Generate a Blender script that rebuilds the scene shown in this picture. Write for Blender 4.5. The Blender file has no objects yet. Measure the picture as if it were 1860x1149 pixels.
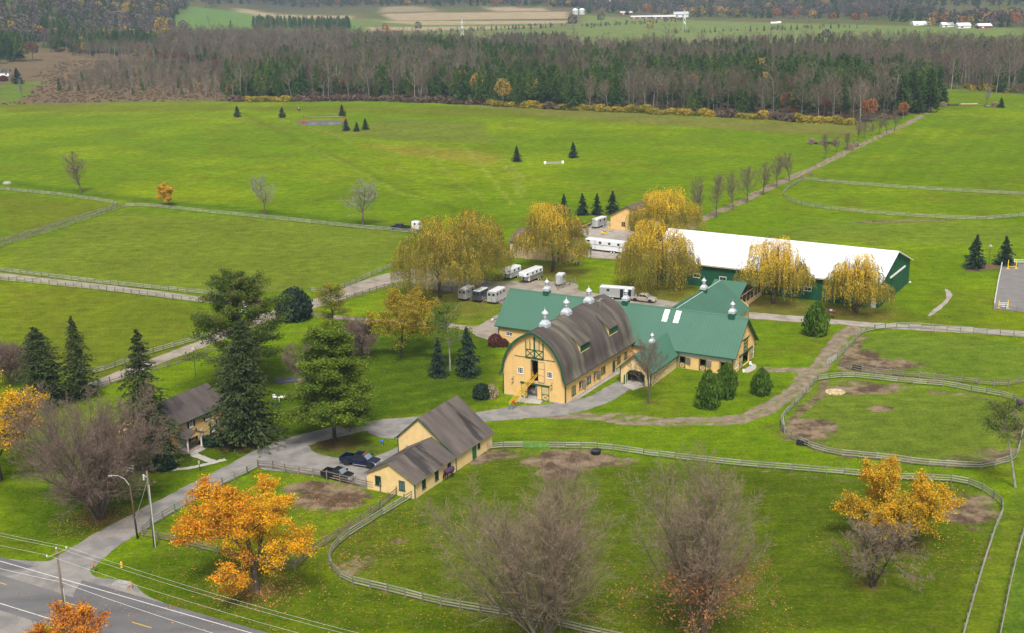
import bpy, bmesh, math, random
import numpy as np
from mathutils import Vector, Matrix
from mathutils.geometry import tessellate_polygon
R = math.radians
random.seed(7)
sc = bpy.context.scene
col = sc.collection

# ------------------------------------------------------------------ camera
CAMH, PX, PY, FOC = 74.0, 930.0, 574.5, 2239.0
PITCH, ROLL = R(15.786), R(-1.0736)
cd = bpy.data.cameras.new('camera'); cam = bpy.data.objects.new('camera', cd); col.objects.link(cam)
cd.sensor_fit = 'HORIZONTAL'; cd.sensor_width = 36.0; cd.lens = FOC / 1860.0 * 36.0
cd.clip_start = 1.0; cd.clip_end = 40000.0
fw = Vector((0, math.cos(PITCH), -math.sin(PITCH))); up = Vector((0, math.sin(PITCH), math.cos(PITCH))); rt = Vector((1, 0, 0))
xa = rt * math.cos(ROLL) + up * math.sin(ROLL); ya = up * math.cos(ROLL) - rt * math.sin(ROLL)
m = Matrix((xa, ya, -fw)).transposed().to_4x4(); m.translation = (0, 0, CAMH)
cam.matrix_world = m
sc.camera = cam

# ------------------------------------------------------------------ sky, sun, exposure
SUN_EL, SUN_AZ = R(54), R(180)          # azimuth clockwise from +Y (the view direction): behind the camera
w = bpy.data.worlds.new('World'); sc.world = w; w.use_nodes = True
nt = w.node_tree; nt.nodes.clear()
sky = nt.nodes.new('ShaderNodeTexSky'); sky.sky_type = 'NISHITA'; sky.sun_disc = False
sky.sun_elevation = SUN_EL; sky.sun_rotation = SUN_AZ; sky.air_density = 1.0; sky.dust_density = 4.0; sky.ozone_density = 1.0
hs = nt.nodes.new('ShaderNodeHueSaturation'); hs.inputs['Saturation'].default_value = 0.15; hs.inputs['Value'].default_value = 1.0
bg = nt.nodes.new('ShaderNodeBackground'); bg.inputs['Strength'].default_value = 0.088
wo = nt.nodes.new('ShaderNodeOutputWorld')
nt.links.new(sky.outputs[0], hs.inputs['Color']); nt.links.new(hs.outputs[0], bg.inputs[0]); nt.links.new(bg.outputs[0], wo.inputs[0])
sl = bpy.data.lights.new('sun', 'SUN'); sl.energy = 2.5; sl.angle = R(13); sl.color = (1.0, 0.96, 0.9)
so = bpy.data.objects.new('sun', sl); col.objects.link(so)
sdir = Vector((math.sin(SUN_AZ) * math.cos(SUN_EL), math.cos(SUN_AZ) * math.cos(SUN_EL), math.sin(SUN_EL)))
so.rotation_euler = sdir.to_track_quat('Z', 'Y').to_euler(); so.location = sdir * 300
sc.view_settings.view_transform = 'Standard'; sc.view_settings.look = 'None'
sc.view_settings.exposure = 0.66; sc.view_settings.gamma = 1.0; sc.view_settings.use_curve_mapping = False
sc.render.engine = 'CYCLES'
sc.cycles.max_bounces = 6; sc.cycles.diffuse_bounces = 3; sc.cycles.glossy_bounces = 2
sc.cycles.transmission_bounces = 2; sc.cycles.transparent_max_bounces = 8; sc.cycles.volume_bounces = 0

# ------------------------------------------------------------------ terrain height, and the point of the place seen at a photo position
def sstep(a, b, x):
    t = np.clip((x - a) / (b - a), 0, 1); return t * t * (3 - 2 * t)
def hgt(x, y):
    x = np.asarray(x, float); y = np.asarray(y, float)
    h = 120 * sstep(1900, 4200, y + 0.15 * x)
    h = h + 55 * sstep(1080, 1700, y) * sstep(-250, -620, x + 0.1 * (y - 1100))
    h = h + 6 * np.sin(x / 260.0 + 1.3) * np.sin(y / 310.0) * sstep(950, 1300, y)
    return h
def ray(px, py):
    c, s = math.cos(ROLL), math.sin(ROLL); X, Y = px - PX, py - PY
    X, Y = c * X + s * Y, -s * X + c * Y
    return np.array([X, FOC * math.cos(PITCH) - Y * math.sin(PITCH), -FOC * math.sin(PITCH) - Y * math.cos(PITCH)])
def G(px, py, z=0.0):
    v = ray(px, py); t = (z - CAMH) / v[2]; x, y = v[0] * t, v[1] * t
    if y > 900 and z == 0.0:
        t = 900 / v[1]
        while t * v[1] < 12000:
            x, y, zz = v[0] * t, v[1] * t, CAMH + v[2] * t
            if zz <= hgt(x, y): break
            t *= 1.004
    return float(x), float(y)
def scale_at(py): return (py - PY + FOC * math.tan(PITCH)) * math.cos(PITCH) / CAMH      # photo pixels per metre
def height_at(bx, by, ty):
    g = G(bx, by); v = ray(bx, ty); t = g[1] / v[1]; return CAMH + v[2] * t - float(hgt(*g))

# ------------------------------------------------------------------ noise on arrays
def vnoise(x, y, s, seed=0):
    x = np.asarray(x) / s; y = np.asarray(y) / s
    xi = np.floor(x).astype(np.int64); yi = np.floor(y).astype(np.int64); fx = x - xi; fy = y - yi
    fx = fx * fx * (3 - 2 * fx); fy = fy * fy * (3 - 2 * fy)
    def h(a, b):
        n = (a * 374761393 + b * 668265263 + seed * 1442695041) & 0x7fffffff
        n = ((n ^ (n >> 13)) * 1274126177) & 0x7fffffff
        n = ((n ^ (n >> 15)) * 2246822519) & 0x7fffffff
        return ((n ^ (n >> 16)) & 0xffff) / 65535.0
    return (h(xi, yi) * (1 - fx) + h(xi + 1, yi) * fx) * (1 - fy) + (h(xi, yi + 1) * (1 - fx) + h(xi + 1, yi + 1) * fx) * fy
def fbm(x, y, s, seed=0, o=3):
    r = 0; a = 1; t = 0
    for i in range(o):
        r = r + a * vnoise(x, y, s / 2 ** i, seed + i * 17); t += a; a *= .55
    return r / t

# ------------------------------------------------------------------ materials
MATS = {}
def mat(name, c, rough=.85, metal=0, var=.12, scale=.6, bump=0, bscale=8, island=0, objr=0, trans=0, spec=.3, stretch=None, c2=None, c2lo=.45, c2hi=.65, coat=0, hue=0):
    if name in MATS: return MATS[name]
    M = bpy.data.materials.new(name); M.use_nodes = True; n = M.node_tree.nodes; l = M.node_tree.links
    b = n['Principled BSDF']; b.inputs['Roughness'].default_value = rough; b.inputs['Metallic'].default_value = metal
    b.inputs['Specular IOR Level'].default_value = spec; b.inputs['Coat Weight'].default_value = coat
    tc = n.new('ShaderNodeTexCoord'); mp = n.new('ShaderNodeMapping'); l.new(tc.outputs['Object'], mp.inputs[0])
    if stretch: mp.inputs['Scale'].default_value = stretch
    nz = n.new('ShaderNodeTexNoise'); nz.inputs['Scale'].default_value = scale; nz.inputs['Detail'].default_value = 5; l.new(mp.outputs[0], nz.inputs['Vector'])
    def rgb(k): 
        r = n.new('ShaderNodeRGB'); r.outputs[0].default_value = (*k, 1); return r
    mr = n.new('ShaderNodeMapRange'); l.new(nz.outputs['Fac'], mr.inputs['Value'])
    mr.inputs['From Min'].default_value = .3; mr.inputs['From Max'].default_value = .7
    mr.inputs['To Min'].default_value = 1 - var; mr.inputs['To Max'].default_value = 1 + var
    cur = rgb(c).outputs[0]
    if c2:
        n2 = n.new('ShaderNodeTexNoise'); n2.inputs['Scale'].default_value = scale * .7; n2.inputs['Detail'].default_value = 6
        l.new(mp.outputs[0], n2.inputs['Vector'])
        m2 = n.new('ShaderNodeMapRange'); m2.interpolation_type = 'SMOOTHSTEP'; m2.inputs['From Min'].default_value = c2lo; m2.inputs['From Max'].default_value = c2hi
        l.new(n2.outputs['Fac'], m2.inputs['Value'])
        mx = n.new('ShaderNodeMix'); mx.data_type = 'RGBA'; l.new(m2.outputs[0], mx.inputs['Factor']); l.new(cur, mx.inputs['A']); l.new(rgb(c2).outputs[0], mx.inputs['B'])
        cur = mx.outputs['Result']
    hv = n.new('ShaderNodeHueSaturation'); l.new(cur, hv.inputs['Color']); l.new(mr.outputs[0], hv.inputs['Value'])
    cur = hv.outputs[0]
    for amt, src in ((island, 'Random Per Island'), (objr, 'Random')):
        if not amt: continue
        g = n.new('ShaderNodeNewGeometry') if src == 'Random Per Island' else n.new('ShaderNodeObjectInfo')
        m3 = n.new('ShaderNodeMapRange'); l.new(g.outputs[src], m3.inputs['Value']); m3.inputs['To Min'].default_value = 1 - amt; m3.inputs['To Max'].default_value = 1 + amt
        h3 = n.new('ShaderNodeHueSaturation'); l.new(cur, h3.inputs['Color']); l.new(m3.outputs[0], h3.inputs['Value'])
        if hue:
            m4 = n.new('ShaderNodeMapRange'); l.new(g.outputs[src], m4.inputs['Value']); m4.inputs['To Min'].default_value = .5 + hue; m4.inputs['To Max'].default_value = .5 - hue
            l.new(m4.outputs[0], h3.inputs['Hue'])
        cur = h3.outputs[0]
    l.new(cur, b.inputs['Base Color'])
    if bump:
        nb = n.new('ShaderNodeTexNoise'); nb.inputs['Scale'].default_value = bscale; nb.inputs['Detail'].default_value = 4; l.new(mp.outputs[0], nb.inputs['Vector'])
        bm_ = n.new('ShaderNodeBump'); bm_.inputs['Strength'].default_value = bump; bm_.inputs['Distance'].default_value = .1
        l.new(nb.outputs['Fac'], bm_.inputs['Height']); l.new(bm_.outputs[0], b.inputs['Normal'])
    if trans:
        t = n.new('ShaderNodeBsdfTranslucent'); l.new(cur, t.inputs['Color']); ms = n.new('ShaderNodeMixShader'); ms.inputs[0].default_value = trans
        o = n['Material Output']; l.new(b.outputs[0], ms.inputs[1]); l.new(t.outputs[0], ms.inputs[2]); l.new(ms.outputs[0], o.inputs['Surface'])
    MATS[name] = M; return M
YEL = mat('yellow_siding', (.74, .49, .20), var=.05, scale=.9, c2=(.66, .43, .18), c2lo=.5, c2hi=.75)
YEL2 = mat('clapboard_siding', (.72, .52, .24), var=.05, scale=.9, c2=(.64, .45, .20), c2lo=.5, c2hi=.75)
OCH = mat('ochre_siding', (.70, .46, .18), var=.06, scale=.9)
TAN = mat('tan_siding', (.52, .37, .24), var=.06, scale=.6)
GTR = mat('green_trim_paint', (.015, .085, .045), rough=.5, var=.1, spec=.4)
GRF = mat('green_metal_roofing', (.055, .145, .095), rough=.55, metal=.0, var=.05, scale=.25, spec=.5)
ARW = mat('dark_green_steel_siding', (.012, .085, .045), rough=.45, var=.08, scale=.4, spec=.5)
WRF = mat('white_steel_roofing', (.78, .80, .83), rough=.5, var=.10, scale=.8, stretch=(1.5, .12, .12), spec=.5)
WHT = mat('white_paint', (.78, .78, .76), rough=.5, var=.04, spec=.4)
GRYP = mat('grey_belt_paint', (.50, .52, .52), rough=.6, var=.05)
DRK = mat('dark_interior', (.012, .011, .010), rough=.9, var=.2)  # near-black colour stands in for the shade inside openings
GLS = mat('window_glass', (.018, .022, .026), rough=.25, spec=.25, var=.1)
GLSB = mat('glass_painted_reflection', (.10, .125, .145), rough=.2, spec=.35, var=.5, scale=2.5)  # pale, mottled base colour imitates the sky reflected in the panes
GALV = mat('galvanised_metal', (.66, .68, .70), rough=.33, metal=.35, var=.08, spec=.6)
CUP = mat('ventilator_white_metal', (.60, .63, .67), rough=.32, metal=.35, var=.04, spec=.6)
BRF = mat('weathered_barn_roofing', (.086, .070, .062), rough=1, spec=.1, var=.24, scale=.9, bump=.5, bscale=5, stretch=(.75, .14, .14), c2=(.15, .14, .105), c2lo=.46, c2hi=.74)
SHG = mat('grey_shingles', (.112, .092, .080), rough=.95, var=.28, scale=.8, bump=.6, bscale=9, stretch=(.8, .22, .22), c2=(.040, .035, .033), c2lo=.52, c2hi=.64)
SHG2 = mat('brown_grey_shingles', (.09, .072, .066), rough=.9, var=.2, scale=1.0, bump=.6, bscale=9, stretch=(.8, .3, .3), c2=(.05, .04, .038), c2lo=.55, c2hi=.7)
SHG3 = mat('brown_shingles', (.13, .09, .065), rough=.9, var=.2, scale=1.0, bump=.5, bscale=9)
FEN = mat('weathered_fence_wood', (.30, .29, .24), rough=.9, var=.25, scale=1.5, objr=.25, c2=(.22, .25, .18), c2lo=.5, c2hi=.7)
FENP = mat('greenish_fence_post', (.17, .17, .12), rough=.9, var=.3, scale=2, objr=.25)
FENB = mat('brown_fence_wood', (.20, .165, .13), rough=.9, var=.25, scale=1.5, objr=.25)
WOOD = mat('lumber', (.42, .30, .17), rough=.85, var=.15)
POLE = mat('utility_pole_wood', (.16, .13, .10), rough=.9, var=.25, scale=1.5)
CONC = mat('concrete', (.40, .37, .33), rough=.9, var=.12, scale=.8, bump=.2)
STONE = mat('stone', (.33, .31, .28), rough=.9, var=.2, scale=2, bump=.4)
RUB = mat('tyre_rubber', (.015, .015, .015), rough=.8, var=.1)
CHR = mat('chrome', (.72, .73, .75), rough=.18, metal=.8, var=.03)
BLK = mat('black_plastic', (.02, .02, .02), rough=.5, var=.1)
WIRE = mat('aluminium_wire', (.62, .62, .60), rough=.4, var=.05)
REDP = mat('red_paint', (.40, .03, .03), rough=.6, var=.1)
BARNR = mat('barn_red_paint', (.26, .035, .03), rough=.8, var=.12)
YELP = mat('bright_yellow_paint', (.85, .58, .02), rough=.5, var=.06)
BLUP = mat('blue_plastic', (.02, .16, .55), rough=.4, var=.06)

# ------------------------------------------------------------------ object helpers
def tag(o, label=None, cat=None, group=None, kind=None):
    if label: o['label'] = label
    if cat: o['category'] = cat
    if group: o['group'] = group
    if kind: o['kind'] = kind
    return o
def thing(name, label, cat, loc=(0, 0, 0), rz=0, group=None, s=None):
    o = bpy.data.objects.new(name, None); o.empty_display_size = .5; col.objects.link(o)
    o.location = loc; o.rotation_euler = (0, 0, rz)
    if s: o.scale = s
    return tag(o, label, cat, group)
def link(name, me, parent=None, loc=None, rot=None, s=None):
    o = bpy.data.objects.new(name, me); col.objects.link(o)
    if parent is not None: o.parent = parent
    if loc is not None: o.location = loc
    if rot is not None: o.rotation_euler = rot
    if s is not None: o.scale = s
    return o
def copy_tree(o, parent=None):
    c = o.copy(); col.objects.link(c); c.parent = parent
    if parent is None: c.parent = None
    for ch in list(o.children):
        copy_tree(ch, c)
    return c
def npmesh(name, V, F, mats, mi=None, smooth=False):
    """V (n,3); F list of (k,3)/(k,4) arrays"""
    me = bpy.data.meshes.new(name); V = np.asarray(V, np.float32)
    me.vertices.add(len(V)); me.vertices.foreach_set('co', V.ravel())
    tot = sum(len(f) for f in F); li = np.concatenate([np.asarray(f, np.int32).ravel() for f in F])
    lt = np.concatenate([np.full(len(f), f.shape[1], np.int32) for f in F])
    me.loops.add(len(li)); me.loops.foreach_set('vertex_index', li)
    me.polygons.add(tot); ls = np.concatenate([[0], np.cumsum(lt)[:-1]]).astype(np.int32)
    me.polygons.foreach_set('loop_start', ls); me.polygons.foreach_set('loop_total', lt)
    if mi is not None: me.polygons.foreach_set('material_index', np.asarray(mi, np.int32))
    if smooth: me.polygons.foreach_set('use_smooth', np.ones(tot, bool))
    for m_ in (mats if isinstance(mats, (list, tuple)) else [mats]): me.materials.append(m_)
    me.update(calc_edges=True); return me
class MB:
    def __init__(s): s.v = []; s.f = []; s.m = []
    def face(s, pts, mi=0):
        k = len(s.v); s.v += [tuple(p) for p in pts]; s.f.append(tuple(range(k, k + len(pts)))); s.m.append(mi)
    def hexa(s, p, mi=0):
        """8 corners: bottom 4 (ccw), top 4"""
        k = len(s.v); s.v += [tuple(q) for q in p]
        for f in ((3, 2, 1, 0), (4, 5, 6, 7), (0, 1, 5, 4), (1, 2, 6, 5), (2, 3, 7, 6), (3, 0, 4, 7)):
            s.f.append(tuple(k + i for i in f)); s.m.append(mi)
        return s
    def box(s, x0, x1, y0, y1, z0, z1, mi=0):
        return s.hexa([(x0, y0, z0), (x1, y0, z0), (x1, y1, z0), (x0, y1, z0), (x0, y0, z1), (x1, y0, z1), (x1, y1, z1), (x0, y1, z1)], mi)
    def tube(s, a, b, r0, r1=None, n=8, mi=0, cap=True):
        r1 = r0 if r1 is None else r1; a = Vector(a); b = Vector(b); d = (b - a)
        if d.length < 1e-6: return s
        d.normalize(); u = d.orthogonal().normalized(); v = d.cross(u); k = len(s.v)
        for c, r in ((a, r0), (b, r1)):
            for i in range(n):
                t = 2 * math.pi * i / n; s.v.append(tuple(c + u * math.cos(t) * r + v * math.sin(t) * r))
        for i in range(n):
            j = (i + 1) % n; s.f.append((k + i, k + j, k + n + j, k + n + i)); s.m.append(mi)
        if cap:
            s.f.append(tuple(k + i for i in range(n))[::-1]); s.m.append(mi); s.f.append(tuple(k + n + i for i in range(n))); s.m.append(mi)
        return s
    def lathe(s, prof, c=(0, 0, 0), n=16, mi=0):
        k = len(s.v)
        for r, z in prof:
            for i in range(n):
                t = 2 * math.pi * i / n; s.v.append((c[0] + r * math.cos(t), c[1] + r * math.sin(t), c[2] + z))
        for q in range(len(prof) - 1):
            for i in range(n):
                j = (i + 1) % n; s.f.append((k + q * n + i, k + q * n + j, k + q * n + n + j, k + q * n + n + i)); s.m.append(mi)
        return s
    def prism(s, poly, y0, y1, mi=0, axis='y'):
        """side profile [(x,z)] extruded along y (or [(y,z)] along x)"""
        P = (lambda a, t, b: (a, t, b)) if axis == 'y' else (lambda a, t, b: (t, a, b))
        A = [P(a, y0, b) for a, b in poly]; B = [P(a, y1, b) for a, b in poly]; n = len(poly); k = len(s.v); s.v += A + B
        s.f.append(tuple(k + i for i in range(n))); s.m.append(mi); s.f.append(tuple(k + n + i for i in range(n))[::-1]); s.m.append(mi)
        for i in range(n):
            j = (i + 1) % n; s.f.append((k + i, k + n + i, k + n + j, k + j)); s.m.append(mi)
        return s
    def mesh(s, name, mats, smooth=False):
        me = bpy.data.meshes.new(name); me.from_pydata(s.v, [], s.f)
        for m_ in (mats if isinstance(mats, (list, tuple)) else [mats]): me.materials.append(m_)
        if any(s.m): me.polygons.foreach_set('material_index', s.m)
        if smooth: me.polygons.foreach_set('use_smooth', [True] * len(s.f))
        me.update(); return me
    def build(s, name, mats, parent=None, smooth=False, kind=None, label=None, bevel=0, loc=None):
        me = s.mesh(name, mats, smooth)
        if bevel:
            b = bmesh.new(); b.from_mesh(me); bmesh.ops.remove_doubles(b, verts=b.verts, dist=1e-4)
            bmesh.ops.recalc_face_normals(b, faces=b.faces)
            bmesh.ops.bevel(b, geom=[e for e in b.edges if len(e.link_faces) == 2 and e.calc_face_angle(0) > .5], offset=bevel, segments=2, affect='EDGES', profile=.6)
            b.to_mesh(me); b.free(); me.update()
            me.polygons.foreach_set('use_smooth', [True] * len(me.polygons))
            try: me.set_sharp_from_angle(angle=R(35))
            except Exception: pass
        o = link(name, me, parent, loc)
        if kind: o['kind'] = kind
        if label: o['label'] = label
        return o
def catmull(P, n=8, closed=False):
    P = [np.array(p, float) for p in P]; out = []; N = len(P)
    for i in range(N if closed else N - 1):
        if closed: a, b, c, d = P[i - 1], P[i], P[(i + 1) % N], P[(i + 2) % N]
        else: a, b, c, d = P[max(i - 1, 0)], P[i], P[i + 1], P[min(i + 2, N - 1)]
        for k in range(n):
            t = k / n; out.append(.5 * (2 * b + (c - a) * t + (2 * a - 5 * b + 4 * c - d) * t * t + (3 * b - a - 3 * c + d) * t ** 3))
    if not closed: out.append(P[-1])
    return np.array(out)
# ------------------------------------------------------------------ ground sheet, land cover in an attribute
def grow_axis(a, b, step, outs):
    c = list(np.arange(a, b + .01, step))
    lo = []; x = a
    for lim, st in outs[0]:
        while x - st > lim: x -= st; lo.append(x)
    hi = []; x = c[-1]
    for lim, st in outs[1]:
        while x + st < lim: x += st; hi.append(x)
    return np.array(lo[::-1] + c + hi)
gx = grow_axis(-150, 190, 1.25, ([(-330, 4), (-1200, 14), (-3000, 60), (-9000, 500)], [(340, 4), (1200, 14), (3000, 60), (9000, 500)]))
gy = grow_axis(112, 330, 1.25, ([(-20, 8), (-600, 80)], [(520, 2.6), (760, 5), (2100, 11), (3200, 35), (9500, 300)]))
XX, YY = np.meshgrid(gx, gy)
ZZ = hgt(XX, YY)
ALB = np.zeros(XX.shape + (3,)); DIRT = np.zeros(XX.shape)
wx = XX + (fbm(XX, YY, 30, 5) - .5) * 10; wy = YY + (fbm(XX, YY, 30, 9) - .5) * 10       # warped coordinates, for uneven edges
wsx = XX + (fbm(XX, YY, 6, 15) - .5) * 3; wsy = YY + (fbm(XX, YY, 6, 19) - .5) * 3
def poly_sd(P, x, y):
    """signed distance (negative inside)"""
    P = np.array(P, float); d = np.full(x.shape, 1e18); ins = np.zeros(x.shape, bool); n = len(P)
    for i in range(n):
        a, b = P[i], P[(i + 1) % n]; e = b - a; L = e @ e + 1e-9
        t = np.clip(((x - a[0]) * e[0] + (y - a[1]) * e[1]) / L, 0, 1)
        d = np.minimum(d, (x - a[0] - t * e[0]) ** 2 + (y - a[1] - t * e[1]) ** 2)
        c = ((a[1] > y) != (b[1] > y)); ins ^= c & (x < (b[0] - a[0]) * (y - a[1]) / (b[1] - a[1] + 1e-12) + a[0])
    return np.where(ins, -1, 1) * np.sqrt(d)
def line_d(P, x, y):
    P = np.array(P, float); d = np.full(x.shape, 1e18)
    for i in range(len(P) - 1):
        a, b = P[i], P[i + 1]; e = b - a; L = e @ e + 1e-9
        t = np.clip(((x - a[0]) * e[0] + (y - a[1]) * e[1]) / L, 0, 1)
        d = np.minimum(d, (x - a[0] - t * e[0]) ** 2 + (y - a[1] - t * e[1]) ** 2)
    return np.sqrt(d)
def W(P): return [G(*p) for p in P]
def mixc(mask, c, a=1.0):
    global ALB
    k = (mask * a)[..., None]; ALB = ALB * (1 - k) + np.array(c) * k
def paint(P, c, soft=3.0, a=1.0, warp=1):
    x, y = (wx, wy) if warp == 1 else ((wsx, wsy) if warp == 2 else (XX, YY))
    mixc(sstep(soft, -soft, poly_sd(W(P), x, y)), c, a)
def paintline(P, wd, c, soft=1.0, a=1.0, warp=2):
    x, y = (wx, wy) if warp == 1 else ((wsx, wsy) if warp == 2 else (XX, YY))
    mixc(sstep(wd + soft, wd - soft, line_d(W(P), x, y)), c, a)
def ell(cx, cy, rx, ry, a=1.0, what='dirt', c=None, soft=.5):
    """soft-edged patch given at its place in the photo: centre and half sizes"""
    x0, y0 = G(cx, cy); x1, _ = G(cx + rx, cy); _, y1 = G(cx, cy - ry)
    r = np.hypot((wsx - x0) / (x1 - x0), (wsy - y0) / (y1 - y0)); mk = sstep(1 + soft, 1 - soft, r) * a
    if what == 'dirt':
        np.maximum(DIRT, mk, out=DIRT)
    else: mixc(mk, c)
GR = (.112, .182, .003); GR2 = (.155, .218, .003); GRD = (.050, .088, .002); OLV = (.120, .125, .012); DRY = (.20, .165, .05); BRN = (.13, .085, .045)
FLOOR = (.085, .066, .040); SCRUB = (.15, .105, .062)
PAL = (.15, .19, .055); STUB = (.34, .26, .16); DKG = (.05, .075, .03)
n1 = fbm(XX, YY, 60, 1, 4); n2 = fbm(XX, YY, 9, 2, 4); n3 = fbm(XX, YY, 220, 3, 3)
ALB[:] = GR
mixc(sstep(.42, .68, n1), GR2); mixc(sstep(.5, .75, n2), OLV, .45)
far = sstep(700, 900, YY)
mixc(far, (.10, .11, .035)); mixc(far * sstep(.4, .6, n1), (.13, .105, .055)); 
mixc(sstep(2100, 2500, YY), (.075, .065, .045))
# paddocks (worn, olive), lawns (deep green)
paint([(0, 505), (370, 553), (330, 640), (170, 690), (0, 700)], OLV, 4, .55)
paint([(0, 350), (215, 372), (0, 445)], OLV, 3, .6)
paint([(0, 455), (225, 380), (760, 425), (700, 490), (560, 528), (370, 530), (0, 490)], (.13, .165, .015), 4, .8)
paint([(600, 1020), (750, 905), (880, 825), (1000, 818), (1550, 866), (1760, 882), (1800, 960), (1740, 1149), (1100, 1149), (800, 1090)], (.070, .100, .005), 3, .88)
paint([(0, 880), (280, 870), (560, 800), (640, 770), (920, 735), (900, 600), (690, 600), (400, 640), (300, 700), (280, 960), (0, 1005)], GRD, 3, .85)
paint([(170, 1040), (330, 1000), (560, 1035), (800, 1095), (1000, 1149), (450, 1149)], GRD, 3, .8)
paint([(680, 590), (900, 600), (900, 730), (700, 750)], (.050, .092, .003), 3, .85)
paint([(560, 810), (600, 788), (660, 786), (730, 812), (680, 830), (600, 822)], (.07, .095, .012), 2, .9)
paint([(1500, 690), (1600, 697), (1850, 728), (1835, 840), (1680, 838), (1480, 812), (1440, 770)], (.115, .155, .018), 3, .8)
paint([(1560, 620), (1620, 602), (1860, 625), (1860, 690), (1780, 690), (1540, 660)], (.105, .16, .015), 3, .8)
paint([(1830, 960), (1860, 880), (1900, 1149), (1820, 1149)], (.085, .145, .015), 2, .8)
paint([(1300, 450), (1860, 440), (1860, 410), (1640, 400), (1500, 400)], (.12, .165, .02), 5, .5)
paint([(0, 190), (900, 195), (1560, 232), (1540, 250), (1100, 220), (500, 200), (0, 205)], OLV, 5, .6)
paint([(820, 188), (1590, 228), (1540, 248), (1300, 235), (1000, 212)], (.15, .15, .03), 5, .8)
paint([(600, 240), (700, 215), (880, 222), (905, 262), (700, 256)], (.13, .155, .02), 3, .8)
paint([(640, 262), (850, 272), (912, 285), (900, 300), (760, 286)], (.20, .185, .02), 5, .9)
paint([(560, 232), (680, 243), (600, 248)], (.16, .16, .02), 5, .5)
paintline([(440, 205), (560, 265), (700, 330), (830, 385)], 2.2, (.085, .125, .003), 2, .55)
paintline([(0, 212), (200, 206), (420, 214), (520, 235)], 3, (.15, .15, .02), 3, .6)
for i_ in range(16):
    paintline([(1480 + i_ * 34, 345 - i_ * 1.2), (1600 + i_ * 38, 215)], 2.2, (.075, .125, .002), 2, .30, 0)
for i_ in range(9):
    paintline([(720 - i_ * 12, 740 - i_ * 18), (900 - i_ * 6, 700 - i_ * 14)], .8, (.09, .135, .004), .8, .5, 0); paintline([(560 - i_ * 40, 1060 + i_ * 4), (760 - i_ * 40, 1120 + i_ * 5)], .7, (.095, .135, .004), .8, .5, 0)
for i_ in range(4): paintline([(1745 + i_ * 18, 1149), (1790 + i_ * 14, 1030), (1835 + i_ * 10, 930)], .5, (.12, .15, .01), .6, .6, 0)
for q in (((780, 270), (800, 300), (850, 345), (880, 365)), ((845, 270), (880, 310), (930, 372)), ((905, 290), (935, 320), (940, 355)), ((925, 292), (948, 325), (948, 360)), ((560, 265), (640, 305), (720, 350), (800, 365)), ((500, 215), (610, 245), (640, 262))):
    paintline(q, .6, (.20, .24, .03), .7, .8)
paintline([(0, 330), (200, 358), (420, 380), (700, 412), (840, 430)], 3.5, (.062, .12, .006), 2.5, .8)
paint([(1280, 560), (1370, 540), (1600, 565), (1640, 575), (1500, 585), (1370, 575), (1250, 575)], (.125, .12, .02), 3, .6)
for cx, cy, rx in ((1403, 553, 70), (1555, 570, 60), (1200, 530, 80), (1007, 498, 60), (825, 545, 110)): ell(cx, cy, rx, rx * .3, .7, 'c', (.135, .105, .025))
for cx, cy, rx in ((180, 940, 45), (608, 802, 40), (440, 803, 50), (470, 1072, 35), (1582, 1067, 28), (1632, 985, 50), (1180, 731, 12)): ell(cx, cy, rx, rx * .33, .75, 'c', (.13, .075, .03))
# left scrub and clearings
paint([(0, 190), (0, 108), (60, 92), (300, 92), (400, 110), (420, 184), (250, 184), (120, 190)], SCRUB, 8, 1)
paint([(0, 152), (75, 147), (45, 182), (0, 188)], (.11, .165, .02), 3, 1)
paint([(25, 64), (60, 66), (45, 104), (28, 104)], (.13, .19, .03), 6, 1)
paint([(235, 76), (280, 78), (275, 92), (225, 92)], (.13, .19, .03), 6, 1)
# forest floor
FOREST_A = [(405, 184), (700, 181), (1000, 197), (1300, 211), (1560, 226), (1690, 200), (1684, 158), (1560, 150), (1380, 140), (1250, 128), (1080, 112), (900, 104), (700, 92), (560, 84), (300, 80), (285, 100), (400, 135)]
FOREST_B = [(1390, 146), (1700, 160), (1860, 172), (1960, 176), (1960, 112), (1700, 106), (1430, 104), (1180, 112), (1050, 118), (1250, 130)]
paint(FOREST_A, FLOOR, 4); paint(FOREST_B, FLOOR, 5)
paint([(1690, 152), (1880, 170), (1880, 176), (1700, 166)], (.12, .15, .03), 3, 1)
# far fields
paint([(300, 50), (345, 12), (440, 22), (640, 36), (690, 60), (560, 70), (420, 56)], (.12, .20, .05), 12)
paint([(430, 14), (640, 30), (640, 36), (430, 22)], STUB, 8)
paint([(640, 34), (1060, 44), (1040, 66), (840, 62), (660, 64)], (.14, .17, .05), 10)
paint([(690, 26), (1032, 22), (1032, 34), (720, 38)], STUB, 8)
paint([(680, 39), (1032, 38), (1032, 43), (760, 46)], STUB, 8)
paint([(665, 50), (1010, 47), (880, 54), (670, 57)], STUB, 8)
paint([(690, 15), (750, 11), (800, 20), (690, 24)], (.26, .21, .12), 10); paint([(880, 14), (985, 16), (1000, 21), (900, 22)], STUB, 8)
paint([(820, 62), (1040, 52), (1020, 80), (900, 78)], (.15, .165, .06), 10)
paint([(1060, 28), (1400, 42), (1860, 52), (1860, 62), (1600, 76), (1300, 84), (1180, 84), (1040, 80), (1050, 52)], PAL, 12)
paint([(1090, 78), (1250, 88), (1180, 100), (1060, 96)], (.20, .15, .08), 10)
paint([(1640, 58), (1860, 60), (1860, 80), (1700, 78), (1560, 70)], (.14, .20, .05), 10)
paint([(1240, 66), (1560, 62), (1440, 78), (1260, 84)], (.20, .17, .09), 10, .55)
paint([(1500, 11), (1620, 13), (1600, 24), (1520, 22)], (.16, .20, .07), 14)
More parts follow.
